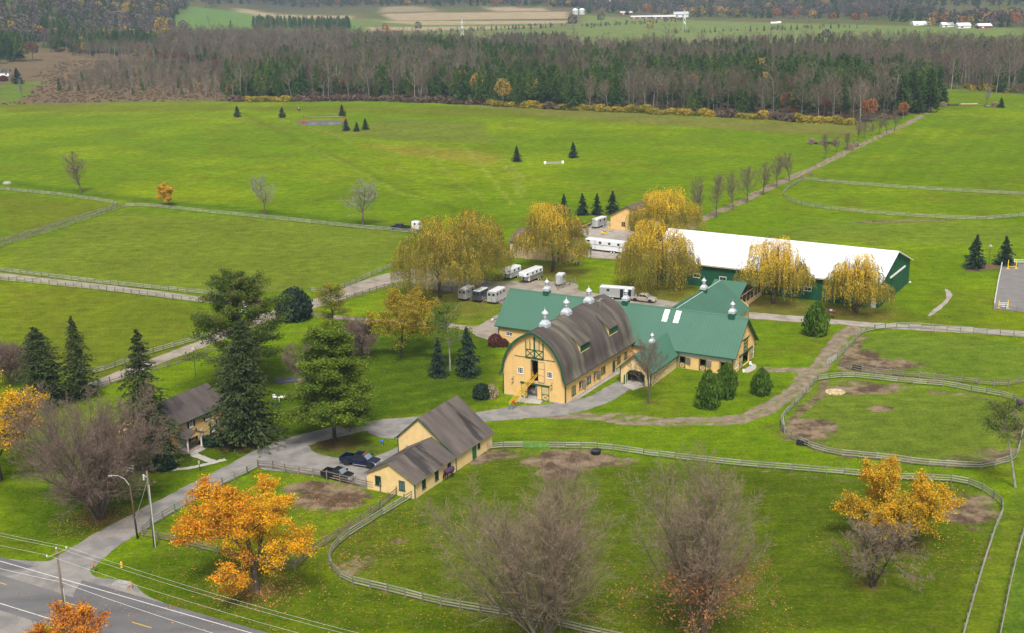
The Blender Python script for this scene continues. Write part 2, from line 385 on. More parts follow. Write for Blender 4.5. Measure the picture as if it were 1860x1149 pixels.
paint([(1240, 4), (1310, 6), (1290, 12), (1230, 10)], (.16, .20, .07), 14)
# bare earth
for a in ((1035, 835, 90, 20, .95), (1020, 858, 42, 14, .8), (900, 822, 50, 12, .7), (870, 832, 28, 9, .95), (1120, 838, 40, 8, .7), (730, 981, 20, 5, .9), (650, 1020, 55, 16, .55), (640, 1035, 30, 10, .7), (690, 1000, 60, 22, .35),
          (1480, 772, 52, 14, .98), (1465, 790, 45, 14, .8), (1600, 741, 24, 7, .95), (1560, 706, 90, 10, .8), (1530, 710, 50, 8, .6), (1720, 712, 60, 6, .5), (1755, 833, 60, 14, .5), (1800, 820, 26, 14, .6), (1840, 790, 12, 26, .7),
          (1600, 660, 75, 12, .85), (1575, 650, 32, 20, .8), (1660, 660, 40, 6, .5), (1750, 925, 60, 30, .75), (1790, 905, 30, 14, .6), (1770, 955, 25, 20, .5),
          (600, 905, 85, 22, .85), (560, 885, 60, 14, .8), (530, 920, 60, 16, .5), (640, 880, 50, 10, .6), (585, 935, 60, 14, .3), (520, 1010, 55, 14, .5),
          (1395, 775, 22, 5, .5), (1290, 842, 30, 6, .4), (1640, 402, 130, 3, .7), (1500, 388, 60, 2, .3), (620, 530, 50, 6, .6), (500, 522, 60, 4, .5), (1370, 1000, 16, 5, .3), (1680, 520, 22, 6, .3),
          (560, 690, 40, 7, .7), (955, 775, 22, 6, .4), (880, 690, 40, 5, .5), (300, 560, 20, 4, .3), (90, 560, 25, 5, .3)):
    ell(*a)
for P, wd, a in (([(1500, 690), (1460, 745), (1432, 780), (1466, 806), (1550, 826), (1700, 842), (1800, 838), (1838, 815)], 1.0, .7), ([(1520, 690), (1660, 702), (1800, 724), (1845, 745), (1848, 790)], .8, .7),
                 ([(880, 824), (1000, 822), (1184, 834), (1420, 858), (1560, 872)], .6, .5), ([(1620, 875), (1730, 885), (1795, 905), (1812, 930), (1795, 990), (1760, 1080)], .9, .45), ([(1530, 664), (1548, 634), (1572, 610)], 1.0, .8), ([(1530, 668), (1600, 678), (1700, 690)], 1.2, .8),
                 ([(630, 1050), (700, 1068), (800, 1094)], .7, .5)):
    mk = sstep(wd + 1.0, wd - .6, line_d(W(P), wsx, wsy)) * a; np.maximum(DIRT, mk, out=DIRT)
# tracks
TR = 0 * DIRT; RUT = 1e9 + 0 * DIRT
for P, wd, a in (([(1010, 752), (1100, 758), (1170, 765), (1240, 768), (1320, 763), (1375, 752), (1412, 733), (1440, 710), (1465, 688), (1487, 668), (1500, 650), (1511, 632), (1528, 611), (1552, 594)], 1.55, 1), ([(1395, 671), (1440, 674), (1490, 668)], 1.4, 1),
                 ([(1120, 756), (1200, 768), (1290, 767), (1360, 756)], 2.2, .6),
                 ([(1225, 428), (1280, 395), (1345, 368), (1420, 330), (1490, 300), (1555, 268), (1620, 238), (1670, 215), (1698, 192)], 1.7, .95), ([(1698, 192), (1700, 188), (1860, 193)], 2.0, .7)):
    ld_ = line_d(W(P), wsx, wsy); np.maximum(TR, sstep(wd + 1.2, wd - .9, ld_) * a, out=TR)
    if wd < 2.8: RUT = np.minimum(RUT, ld_)
for q in ([(545, 207), (620, 206)], [(705, 190), (700, 188)]): np.maximum(TR, sstep(3, 1, line_d(W(q), wsx, wsy)) * .6, out=TR)

TR *= 1 - .55 * sstep(.9, .2, RUT)
ny, nx = XX.shape
idx = np.arange(ny * nx).reshape(ny, nx)
F = np.stack([idx[:-1, :-1], idx[:-1, 1:], idx[1:, 1:], idx[1:, :-1]], -1).reshape(-1, 4)
GM = bpy.data.materials.new('grass_and_soil'); GM.use_nodes = True
me = npmesh('ground', np.stack([XX, YY, ZZ], -1).reshape(-1, 3), [F], GM)
at_ = me.attributes.new('cover', 'FLOAT_COLOR', 'POINT'); at_.data.foreach_set('color', np.concatenate([ALB, DIRT[..., None]], -1).reshape(-1).astype(np.float32))
a2 = me.attributes.new('track', 'FLOAT', 'POINT'); a2.data.foreach_set('value', TR.reshape(-1).astype(np.float32))
ground = link('ground', me); tag(ground, kind='structure')
n = GM.node_tree.nodes; l = GM.node_tree.links; b = n['Principled BSDF']; b.inputs['Roughness'].default_value = 1.0; b.inputs['Specular IOR Level'].default_value = 0.0
def N(t, **k):
    x = n.new(t)
    for a, v in k.items(): setattr(x, a, v)
    return x
at = N('ShaderNodeAttribute', attribute_name='cover'); tk = N('ShaderNodeAttribute', attribute_name='track'); tc = N('ShaderNodeTexCoord')
def noise(scale, det=4, rough=.6, st=None):
    x = N('ShaderNodeTexNoise'); x.inputs['Scale'].default_value = scale; x.inputs['Detail'].default_value = det; x.inputs['Roughness'].default_value = rough
    if st:
        mp = N('ShaderNodeMapping'); mp.inputs['Scale'].default_value = st[:3]; mp.inputs['Rotation'].default_value = (0, 0, st[3]); l.new(tc.outputs['Object'], mp.inputs[0]); l.new(mp.outputs[0], x.inputs['Vector'])
    else: l.new(tc.outputs['Object'], x.inputs['Vector'])
    return x.outputs['Fac']
def mr(src, a, b_, c, d, sm=False):
    x = N('ShaderNodeMapRange'); x.inputs['From Min'].default_value = a; x.inputs['From Max'].default_value = b_; x.inputs['To Min'].default_value = c; x.inputs['To Max'].default_value = d
    if sm: x.interpolation_type = 'SMOOTHSTEP'
    l.new(src, x.inputs['Value']); return x.outputs[0]
def mth(op, a, b_):
    x = N('ShaderNodeMath', operation=op)
    for i, q in enumerate((a, b_)):
        if isinstance(q, (int, float)): x.inputs[i].default_value = q
        else: l.new(q, x.inputs[i])
    return x.outputs[0]
def mix(f, a, b_):
    x = N('ShaderNodeMix', data_type='RGBA')
    for k, q in (('Factor', f), ('A', a), ('B', b_)):
        if isinstance(q, tuple): x.inputs[k].default_value = (*q, 1)
        elif isinstance(q, (int, float)): x.inputs[k].default_value = q
        else: l.new(q, x.inputs[k])
    return x.outputs['Result']
fine = noise(2.0, 9, .85); mid = noise(.32, 5, .65); big = noise(.045, 4, .6); strk = noise(.5, 4, .6, (.22, 1.6, 1, R(-22)))
val = mth('MULTIPLY', mth('MULTIPLY', mr(fine, .34, .66, .45, 1.55), mr(mid, .3, .7, .76, 1.24)), mth('MULTIPLY', mr(big, .3, .7, .86, 1.14), mr(strk, .3, .7, .86, 1.14)))
hv = N('ShaderNodeHueSaturation'); l.new(at.outputs['Color'], hv.inputs['Color']); l.new(val, hv.inputs['Value']); l.new(mr(mid, .3, .7, .512, .49), hv.inputs['Hue'])
grass = mix(mth('MULTIPLY', mr(noise(.9, 5, .7), .52, .70, 0, 1, True), .62), hv.outputs[0], (.16, .125, .04))
dn = mth('ADD', at.outputs['Alpha'], mth('MULTIPLY', mth('SUBTRACT', noise(.7, 6, .7), .5), 1.5))
dirtf = mr(dn, .38, .72, 0, 1, True)
grass = mix(mth('MULTIPLY', mr(noise(.42, 9, .8), .53, .66, 0, 1, True), .42), grass, (.045, .085, .003))
soil = mix(mr(noise(.25, 5, .7), .4, .62, 0, 1, True), (.085, .055, .036), (.29, .215, .14))
soil = mix(mr(noise(1.6, 5, .7), .35, .7, 0, .5), soil, (.12, .085, .055))
c1 = mix(dirtf, grass, soil)
tn = mth('ADD', tk.outputs['Fac'], mth('MULTIPLY', mth('SUBTRACT', noise(.9, 6, .7), .5), .9))
c1 = mix(mr(tn, .35, .65, 0, 1, True), c1, mix(mr(noise(.5, 5, .7), .35, .65, 0, 1), (.165, .125, .088), (.31, .245, .18)))
l.new(c1, b.inputs['Base Color'])
bp = N('ShaderNodeBump'); bp.inputs['Strength'].default_value = .55; bp.inputs['Distance'].default_value = .35
l.new(mth('ADD', fine, mth('MULTIPLY', noise(.8, 5, .7), 1.2)), bp.inputs['Height']); l.new(bp.outputs[0], b.inputs['Normal'])

# ------------------------------------------------------------------ roads, drives and pads: sheets stacked a few mm apart
ASPH = mat('road_asphalt', (.125, .122, .125), var=.14, scale=.35, stretch=(.3, 1.2, 1), c2=(.155, .15, .148), bump=.1, bscale=20)
DRV = mat('worn_drive_asphalt', (.25, .23, .21), var=.13, scale=.5, c2=(.19, .18, .172), c2lo=.45, c2hi=.6, bump=.15, bscale=12)
GRV = mat('gravel', (.30, .255, .205), var=.16, scale=.4, c2=(.22, .185, .145), bump=.25, bscale=10)
GRVL = mat('pale_gravel', (.34, .30, .26), var=.14, scale=.5, c2=(.26, .225, .19), bump=.25, bscale=10)
SAND = mat('arena_sand', (.19, .175, .165), var=.14, scale=.5, bump=.2, bscale=5)
LINE = mat('white_road_paint', (.62, .62, .60), var=.15, scale=2); LINY = mat('yellow_road_paint', (.70, .42, .03), var=.12, scale=2)
def sheet(name, P, z, m_, world=False, jitter=.25, smooth=6, closed=True):
    Q = P if world else W(P)
    Q = catmull(Q, smooth, True) if smooth else np.array(Q)
    if jitter: Q = Q + np.random.RandomState(len(Q)).uniform(-jitter, jitter, Q.shape) * .6
    tri = tessellate_polygon([[Vector((x, y, 0)) for x, y in Q]])
    V = np.c_[Q, np.full(len(Q), z)]; me = npmesh(name, V, [np.array([t for t in tri])], m_)
    b_ = bmesh.new(); b_.from_mesh(me); bmesh.ops.recalc_face_normals(b_, faces=b_.faces)
    if b_.faces and sum(f.normal.z for f in b_.faces) < 0: bmesh.ops.reverse_faces(b_, faces=b_.faces)
    b_.to_mesh(me); b_.free()
    o = link(name, me); return tag(o, kind='structure')
def ribbon(name, P, widths, z, m_, n_=10, jitter=.2, world=False):
    Q = catmull(P if world else W(P), n_); k = len(Q); T = np.gradient(Q, axis=0); T /= np.linalg.norm(T, axis=1)[:, None]; Nn = np.c_[-T[:, 1], T[:, 0]]
    wd = np.interp(np.linspace(0, 1, k), np.linspace(0, 1, len(widths)), widths); rs = np.random.RandomState(k)
    A = Q + Nn * (wd / 2 + rs.uniform(-jitter, jitter, k))[:, None]; B = Q - Nn * (wd / 2 + rs.uniform(-jitter, jitter, k))[:, None]
    V = np.r_[np.c_[A, np.full(k, z)], np.c_[B, np.full(k, z)]]; i = np.arange(k - 1)
    me = npmesh(name, V, [np.stack([i, i + k, i + k + 1, i + 1], -1)], m_)
    return tag(link(name, me), kind='structure')
hwA, hwB = np.array(G(0, 1018)), np.array(G(450, 1147)); rd = (hwB - hwA) / np.linalg.norm(hwB - hwA); rn = np.array([-rd[1], rd[0]])
hwC = np.array(G(75, 1118)); RW = float((hwA - hwC) @ rn)          # white line to white line
def road_quad(name, s0, s1, o0, o1, z, m_): 
    P = [hwA + rd * s + rn * o for s, o in ((s0, o0), (s1, o0), (s1, o1), (s0, o1))]
    return npmesh(name, [(*p, z) for p in P], [np.array([[0, 1, 2, 3]])], m_)
tag(link('road', road_quad('road', -70, 120, -RW - 1.2, .9, .016, ASPH)), kind='structure')
hw = thing('road_marking', 'white edge lines and yellow centre dashes painted on the grey road', 'road marking')
hw.location = (0, 0, 0)
link('edge_line', road_quad('edge_line', -70, 120, -.06, .06, .024, LINE), hw); link('edge_line', road_quad('edge_line', -70, 120, -RW - .06, -RW + .06, .024, LINE), hw)
dm = road_quad('centre_dash', 0, 3.1, -RW * .53 - .06, -RW * .53 + .06, .024, LINY)
for k in range(-4, 9):
    link('centre_dash', dm, hw, loc=(*(rd * (k * 12.2 - 9.2)), 0))
ribbon('driveway', [(62, 1062), (120, 1030), (200, 975), (330, 903), (425, 853), (520, 808), (640, 777), (740, 765), (860, 757), (940, 748), (1010, 743), (1085, 725), (1130, 700), (1160, 690)], [14, 7, 5.6, 4.8, 4.6, 5.2, 4.6, 4.4, 4.6, 6.5, 6.0, 4.6, 4.2, 4.2], .020, DRV)
sheet('parking_area', [(470, 848), (495, 822), (520, 800), (556, 806), (575, 822), (640, 834), (690, 825), (735, 800), (690, 793), (668, 780), (720, 768), (760, 770), (760, 800), (700, 850), (668, 884), (640, 876), (580, 864), (520, 856)], .024, DRV, jitter=.1)
sheet('driveway_mouth', [(0, 1014), (90, 1018), (140, 1000), (160, 1030), (175, 1047), (236, 1055), (262, 1078), (300, 1100), (100, 1060), (0, 1030)], .012, DRV, jitter=.1)
sheet('side_turnout', [(-30, 1095), (20, 1104), (62, 1118), (70, 1130), (40, 1165), (-40, 1180)], .012, DRV, jitter=.1)
ribbon('lane', [(-60, 492), (0, 500), (120, 514), (250, 529), (400, 548), (470, 552)], [3.6, 3.6], .012, GRV)
ribbon('lane', [(120, 722), (180, 695), (290, 652), (380, 618), (470, 580), (560, 556), (620, 535), (680, 515), (735, 500), (800, 490)], [4, 4.0, 4.0, 4.0, 5, 5.5, 6.5, 8.5, 9.5, 8], .016, GRV)
ribbon('path', [(560, 570), (620, 577), (700, 581), (780, 587), (850, 594), (900, 601)], [2.4, 1.8, 1.8, 2.0, 3.5, 6], .012, GRV)
sheet('gravel_yard', [(860, 606), (905, 618), (930, 600), (915, 570), (870, 590)], .020, GRV)
sheet('gravel_yard', [(735, 492), (760, 520), (840, 535), (930, 556), (1000, 545), (1100, 556), (1260, 573), (1330, 575), (1300, 560), (1200, 545), (1060, 530), (1045, 515), (960, 510), (900, 512), (850, 505), (800, 488)], .024, GRV)
sheet('gravel_yard', [(1060, 464), (1075, 440), (1050, 415), (1100, 402), (1150, 418), (1200, 440), (1190, 470), (1100, 470)], .020, GRVL)
ribbon('gravel_road', [(1345, 571), (1420, 577), (1500, 582), (1600, 590), (1730, 597), (1800, 601), (1940, 612)], [4.4, 4.0, 3.6, 4, 4.4, 4.4], .012, GRVL)
sheet('barn_ramp', [(938, 729), (955, 707), (996, 712), (981, 733)], .030, CONC, smooth=0, jitter=0)
sheet('gravel_strip', [(1033, 734), (1062, 716), (1100, 692), (1127, 676), (1127, 662), (1150, 650), (1127, 655), (1029, 731)], .012, GRVL, jitter=.15, smooth=0)
sheet('wing_apron', [(1131, 699), (1138, 692), (1166, 686), (1183, 668), (1172, 700), (1150, 708)], .028, CONC, smooth=0, jitter=0)
sheet('stable_apron', [(1350, 672), (1368, 660), (1374, 664), (1371, 670), (1358, 676)], .030, CONC, smooth=3, jitter=0)
ribbon('garden_path', [(300, 853), (340, 849), (375, 842), (410, 833)], [1.0, 1.0], .012, CONC, jitter=.1)
ribbon('garden_path', [(352, 824), (372, 832), (388, 838)], [1.4, 1.2], .016, CONC, jitter=.1)
sheet('riding_arena', [(1819, 478), (1900, 480), (1900, 572), (1803, 562)], .012, SAND, smooth=0, jitter=0)
sheet('mulch_bed', [(1756, 486), (1815, 480), (1815, 488), (1762, 493)], .012, mat('mulch', (.14, .075, .045), var=.25, scale=2), smooth=3)
sheet('culvert_channel', [(1686, 572), (1702, 558), (1718, 543), (1716, 526), (1727, 530), (1728, 541), (1708, 562), (1690, 574)], .012, GRVL, smooth=4)
wat = sheet('pond', [(556, 224), (575, 222.5), (620, 222.5), (630, 224.5), (600, 227), (560, 227)], .03, mat('pond_water', (.20, .22, .25), rough=.08, spec=.8, var=.1), smooth=4, jitter=0)
sheet('pond_bank', [(538, 221), (560, 219.5), (625, 219.5), (636, 223), (605, 228), (550, 228)], .012, mat('wet_soil', (.13, .10, .075), var=.2), smooth=4)
# ------------------------------------------------------------------ trees
def nrm(a): return a / (np.linalg.norm(a, axis=-1, keepdims=True) + 1e-9)
def perp(d, az):
    a = np.where(np.abs(d[..., 2:3]) < .9, np.array([0, 0, 1.]), np.array([1., 0, 0])); u = nrm(np.cross(d, a)); v = np.cross(d, u)
    return u * np.cos(az)[..., None] + v * np.sin(az)[..., None]
def walk(rs, P, D, L, R0, nseg, wob, trop, taper=.35, tropxy=0):
    n_ = len(P); nodes = [P]; dirs = [D]; rad = [R0]
    for k in range(nseg):
        D = nrm(D + rs.normal(0, wob, (n_, 3)) + np.array([0, 0, trop]) / nseg * 3)
        P = P + D * (L / nseg)[:, None]; nodes.append(P); dirs.append(D); rad.append(R0 * (1 - (1 - taper) * (k + 1) / nseg))
    return np.stack(nodes, 1), np.stack(dirs, 1), np.stack(rad, 1)
def children(rs, nodes, dirs, rad, L, k, t0, t1, ang, ratio, shape=None, rr=.55, jit=.15, even=True):
    n_, s_, _ = nodes.shape; s_ -= 1
    t = (np.linspace(t0, t1, k)[None] + rs.uniform(-.5, .5, (n_, k)) * (t1 - t0) / max(k, 1)).clip(0.02, .995)
    f = t * s_; i = f.astype(int).clip(0, s_ - 1); fr = (f - i)[..., None]; r_ = np.arange(n_)[:, None]
    P = nodes[r_, i] * (1 - fr) + nodes[r_, i + 1] * fr; D = dirs[r_, i + 1]; Rr = rad[r_, i] * rr
    az = (np.arange(k) * 2.399963)[None] + rs.uniform(0, 6.28, (n_, 1)) + rs.normal(0, .35, (n_, k))
    a = np.radians(rs.uniform(ang[0], ang[1], (n_, k)))
    nd = D * np.cos(a)[..., None] + perp(D, az) * np.sin(a)[..., None]
    Ln = L[:, None] * ratio * (shape(t) if shape else 1 - .45 * t) * rs.uniform(1 - jit, 1 + jit, (n_, k))
    return P.reshape(-1, 3), nd.reshape(-1, 3), Ln.reshape(-1), Rr.reshape(-1)
def tubes(lv, sides):
    """lv: nodes (n,s+1,3), radii -> verts, quads for joined tubes"""
    nodes, dirs, rad = lv; n_, s1, _ = nodes.shape
    az = np.arange(sides) * 2 * np.pi / sides
    ref = np.broadcast_to(nrm(np.cross(dirs[:, :1], np.array([.3, .5, .81]))), dirs.shape); u = nrm(ref - (ref * dirs).sum(-1, keepdims=True) * dirs); v = np.cross(dirs, u)
    ring = nodes[:, :, None] + (u[:, :, None] * np.cos(az)[None, None, :, None] + v[:, :, None] * np.sin(az)[None, None, :, None]) * rad[:, :, None, None]
    V = ring.reshape(-1, 3); base = (np.arange(n_) * s1 * sides)[:, None, None] + (np.arange(s1 - 1) * sides)[None, :, None]
    i = np.arange(sides)[None, None]; j = (i + 1) % sides
    Fq = np.stack([base + i, base + j, base + sides + j, base + sides + i], -1).reshape(-1, 4)
    return V, Fq
def ribbons(rs, lv, wmul=1.0):
    nodes, dirs, rad = lv; n_, s1, _ = nodes.shape
    side = perp(dirs[:, 0], rs.uniform(0, 6.28, n_))[:, None]
    A = nodes + side * rad[..., None] * wmul; B = nodes - side * rad[..., None] * wmul
    V = np.stack([A, B], 2).reshape(-1, 3); b0 = (np.arange(n_) * s1 * 2)[:, None] + (np.arange(s1 - 1) * 2)[None]
    return V, np.stack([b0, b0 + 1, b0 + 3, b0 + 2], -1).reshape(-1, 4)
def joinVF(parts):
    V = []; F_ = []; M_ = []; o = 0
    for v, f, mi in parts: V.append(v); F_.append(f + o); M_.append(np.full(len(f), mi)); o += len(v)
    return np.concatenate(V), np.concatenate(F_), np.concatenate(M_)
def leaves(rs, P, size, aspect=.7, upb=.4, dirv=None, flat=0):
    """leaf quads (diamonds) centred on P"""
    n_ = len(P); nv = nrm(rs.normal(0, 1, (n_, 3)) + np.array([0, 0, upb])); 
    if flat: nv = nrm(nv * np.array([1 - flat, 1 - flat, 1]) + np.array([0, 0, flat]))
    a = perp(nv, rs.uniform(0, 6.28, n_)) if dirv is None else nrm(dirv + rs.normal(0, .15, (n_, 3)))
    b_ = nrm(np.cross(nv, a)); s_ = (np.asarray(size) * rs.uniform(.7, 1.3, n_))[:, None] * .5
    V = np.stack([P - a * s_, P + b_ * s_ * aspect, P + a * s_, P - b_ * s_ * aspect], 1).reshape(-1, 3)
    return V, np.arange(n_ * 4).reshape(-1, 4)
BRK = mat('bark_grey_brown', (.115, .090, .068), var=.25, scale=1.2, c2=(.17, .155, .13), c2lo=.5, c2hi=.7)
BRKD = mat('bark_dark', (.055, .040, .030), var=.25, scale=1.2, c2=(.10, .075, .055))
BRKP = mat('bark_pale', (.30, .28, .24), var=.2, scale=1.0, c2=(.19, .175, .15))
TWG = mat('bare_twigs', (.22, .16, .11), var=.2, scale=.3, island=.3)
TWGR = mat('bare_twigs_reddish', (.175, .120, .095), var=.2, scale=.3, island=.3)
TWGG = mat('bare_twigs_grey', (.27, .25, .22), var=.15, scale=.3, island=.3)
def leafmat(name, c, island=.35, hue=.015, tr=.3, c2=None, **k): return mat(name, c, rough=.7, var=.15, scale=.5, island=island, hue=hue, trans=tr, spec=.25, c2=c2, **k)
L_OR = leafmat('leaves_orange', (.72, .30, .012), c2=(.55, .19, .012)); L_YE = leafmat('leaves_yellow', (.74, .45, .010), c2=(.58, .38, .015))
L_GOLD = leafmat('leaves_gold', (.62, .36, .02), c2=(.30, .24, .03), c2lo=.4, c2hi=.7)
L_WG = leafmat('willow_leaves_golden', (.80, .54, .03), c2=(.62, .42, .035)); L_WO = leafmat('willow_leaves_olive', (.22, .20, .028), c2=(.38, .30, .04))  # olive leaf colour, darkened further to paint shading into the crowns
L_RUST = leafmat('leaves_rust', (.42, .18, .06), c2=(.30, .14, .07)); L_YG = leafmat('leaves_yellow_green', (.20, .22, .02), c2=(.33, .27, .02), c2lo=.5, c2hi=.62)
L_SPR = leafmat('spruce_needles', (.042, .062, .016), tr=.1, c2=(.050, .072, .018)); L_SPB = leafmat('spruce_needles_blue', (.022, .045, .024), tr=.1)
L_PIN = leafmat('pine_needles', (.125, .180, .010), tr=.15, c2=(.085, .14, .010)); L_PIND = leafmat('pine_needles_dark', (.075, .115, .012), tr=.15, c2=(.12, .13, .02))
L_JUN = leafmat('juniper_foliage', (.060, .120, .008), tr=.1, c2=(.10, .165, .010)); L_DSH = leafmat('dark_shrub_leaves', (.022, .045, .022), tr=.1)
L_RED = leafmat('red_shrub_leaves', (.12, .03, .025), tr=.2); L_TANG = leafmat('tan_grass_plumes', (.36, .28, .17), tr=.2)

def sk_round(rs, H, Rc, trunk=.18, r=.25, n1=9, n2=9, n3=8, fan=(28, 62), twr=.02, wob=.10):
    """spreading deciduous tree: trunk, limbs, branches, twigs; fills a crown of radius Rc and height H"""
    l0 = walk(rs, np.zeros((1, 3)), np.array([[0, 0, 1.]]), np.array([H * .62]), np.array([r]), 7, .05, .1, .45)
    c = children(rs, *l0, np.array([H * .62]), n1, trunk / .62, 1, fan, Rc * 1.5 / (H * .62), shape=lambda t: 1.05 - .45 * (t - .3).clip(0), rr=.55)
    l1 = walk(rs, *c, 7, wob, .12, .3)
    c = children(rs, *l1, c[2], n2, .2, 1, (22, 55), .52, shape=lambda t: 1.1 - .6 * t, rr=.5); l2 = walk(rs, *c, 5, wob, .08, .3)
    c = children(rs, *l2, c[2], n3, .15, 1, (20, 55), .5, rr=.5); l3 = walk(rs, *c, 4, wob * 1.3, .05, .3)
    return [l0, l1, l2, l3]
def bare_tree(name, seed, H, Rc, n=(10, 11, 11, 9), fan=(20, 55), trunk=.15, r=.35, bark=None, twig=None, stems=1, tw=.013, lean=0, upright=.12, extra=None, wob=.09, tl=.5):
    rs = np.random.RandomState(seed)
    if stems == 1:
        D0 = nrm(np.array([[lean, 0, 1.]])); l0 = walk(rs, np.zeros((1, 3)), D0, np.array([H * .75]), np.array([r]), 9, .05, .08, .3); L0 = np.array([H * .75])
    else:
        az = np.arange(stems) * 2.4; tl_ = tl * np.sqrt((np.arange(stems) * 7 % stems + .6) / stems); D0 = nrm(np.stack([np.cos(az) * tl_, np.sin(az) * tl_, np.ones(stems)], -1))
        L0 = np.full(stems, H * .82) * rs.uniform(.85, 1.1, stems); l0 = walk(rs, rs.normal(0, r * .6, (stems, 3)) * [1, 1, 0], D0, L0, np.full(stems, r * .6), 9, .04, .03, .2)
    c = children(rs, *l0, L0, n[0], trunk / .75, 1, fan, Rc * 1.25 / (H * .75), shape=lambda t: 1.15 - .62 * t, rr=.5); l1 = walk(rs, *c, 8, wob * .7, upright, .25)
    c = children(rs, *l1, c[2], n[1], .12, 1, (18, 48), .50, shape=lambda t: 1.15 - .7 * t, rr=.5); l2 = walk(rs, *c, 6, wob, upright * .8, .25)
    c = children(rs, *l2, c[2], n[2], .1, 1, (18, 50), .48, shape=lambda t: 1.1 - .5 * t, rr=.5); l3 = walk(rs, *c, 4, wob * 1.3, upright * .6, .3)
    l3[2][:] = np.maximum(l3[2], tw)
    c = children(rs, *l3, c[2], n[3], .1, 1, (18, 50), .55, rr=.6); l4 = walk(rs, *c, 2, wob * 1.3, upright * .5, .5); l4[2][:] = tw
    V1, F1, M1 = joinVF([(*tubes(l0, 8), 0), (*tubes(l1, 5), 0)])
    V2, F2, M2 = joinVF([(*tubes(l2, 3), 0), (*ribbons(rs, l3), 1), (*ribbons(rs, l4), 1)])
    t = npmesh(name + '_trunk', V1, [F1], [bark or BRK], smooth=True); cr = npmesh(name + '_crown', V2, [F2], [bark or BRK, twig or TWG], M2)
    tips = l4[0][:, -1]
    return t, cr, tips
def leafy_tree(name, seed, H, Rc, lm, per=9, size=.26, bark=None, keep=.9, spread=.42, mix2=None, r=.28, fan=(30, 75), trunk=.18, n=(10, 9, 8), zmin=0):
    rs = np.random.RandomState(seed); L_ = sk_round(rs, H, Rc, trunk, r, n[0], n[1], n[2], fan)
    nodes = L_[3][0]; P = nodes[:, 1:].reshape(-1, 3); g = vnoise(P[:, 0] + P[:, 2] * 1.7, P[:, 1] - P[:, 2] * 1.3, Rc * .28, seed)
    P = P[(g < keep) & (P[:, 2] > zmin)]; P = np.repeat(P, per, 0) + rs.normal(0, spread, (len(P) * per, 3)) * [1, 1, .55]
    Vl, Fl = leaves(rs, P, size, .75, .5)
    mi = np.zeros(len(Fl), int)
    if mix2: mi = (rs.uniform(0, 1, len(Fl)) < mix2(P / np.array([Rc, Rc, H]))).astype(int)
    V1, F1, _ = joinVF([(*tubes(L_[0], 8), 0), (*tubes(L_[1], 5), 0)])
    Vt, Ft, Mt = joinVF([(*tubes(L_[2], 3), 0), (*ribbons(rs, L_[3]), 0)])
    V2, F2, M2 = joinVF([(Vl, Fl, 0), (Vt, Ft, 0)]); mats_ = (lm if isinstance(lm, (list, tuple)) else [lm]) + [bark or BRKD]
    M2 = np.concatenate([mi, np.full(len(Ft), len(mats_) - 1)])
    return npmesh(name + '_trunk', V1, [F1], [bark or BRKD], smooth=True), npmesh(name + '_crown', V2, [F2], mats_, M2)
def spruce(name, seed, H, Rc, lm, whorls=34, per=9, nq=30, q=.5, power=.8, z0=.05, bark=None, droop=-.35, rag=.2):
    rs = np.random.RandomState(seed)
    l0 = walk(rs, np.zeros((1, 3)), np.array([[0, 0, 1.]]), np.array([H]), np.array([H * .018 + .03]), 8, .008, .1, .08)
    k = whorls * per; t = np.sort(np.concatenate([np.linspace(z0, .99, k)])) + rs.uniform(-.01, .01, k); t = t.clip(z0, .995)
    i = (t * 8).astype(int).clip(0, 7); fr = (t * 8 - i)[:, None]; P = l0[0][0, i] * (1 - fr) + l0[0][0, i + 1] * fr
    az = np.arange(k) * 2.399963 + rs.normal(0, .3, k); Ln = Rc * ((1 - t) ** power + .03) * rs.uniform(1 - rag * 1.6, 1 + rag, k) * (1 - .5 * np.exp(-((t - z0) / .05) ** 2))
    el = .25 * t - .05 + rs.normal(0, .08, k); D = np.stack([np.cos(az) * np.cos(el), np.sin(az) * np.cos(el), np.sin(el)], -1)
    l1 = walk(rs, P, D, Ln, np.full(k, .03), 5, .03, droop / 3, .3)
    f = rs.uniform(.12, 1, (k, nq)) ** .75 * 5; ii = f.astype(int).clip(0, 4); ff = (f - ii)[..., None]; r_ = np.arange(k)[:, None]
    Q = l1[0][r_, ii] * (1 - ff) + l1[0][r_, ii + 1] * ff; d = l1[1][r_, ii + 1]
    sd = nrm(np.cross(d, [0, 0, 1.])); off = rs.normal(0, 1, (k, nq)) * (Ln * .20)[:, None]
    Q = Q + sd * off[..., None] + np.stack([0 * off, 0 * off, -np.abs(off) * .35 + rs.normal(0, .08, off.shape) - .05], -1)
    dd = nrm(d + sd * np.sign(off)[..., None] * .7 + np.array([0, 0, -.25]))
    sz = np.repeat((q * (.45 + .55 * (1 - t)))[:, None], nq, 1)
    Vl, Fl = leaves(rs, Q.reshape(-1, 3), sz.reshape(-1), .42, .9, dd.reshape(-1, 3))
    V1, F1, _ = joinVF([(*tubes(l0, 7), 0)]); Vb, Fb = ribbons(rs, l1)
    V2, F2, M2 = joinVF([(Vl, Fl, 0), (Vb, Fb, 1)])
    return npmesh(name + '_trunk', V1, [F1], [bark or BRKD], smooth=True), npmesh(name + '_crown', V2, [F2], [lm, bark or BRKD], M2)
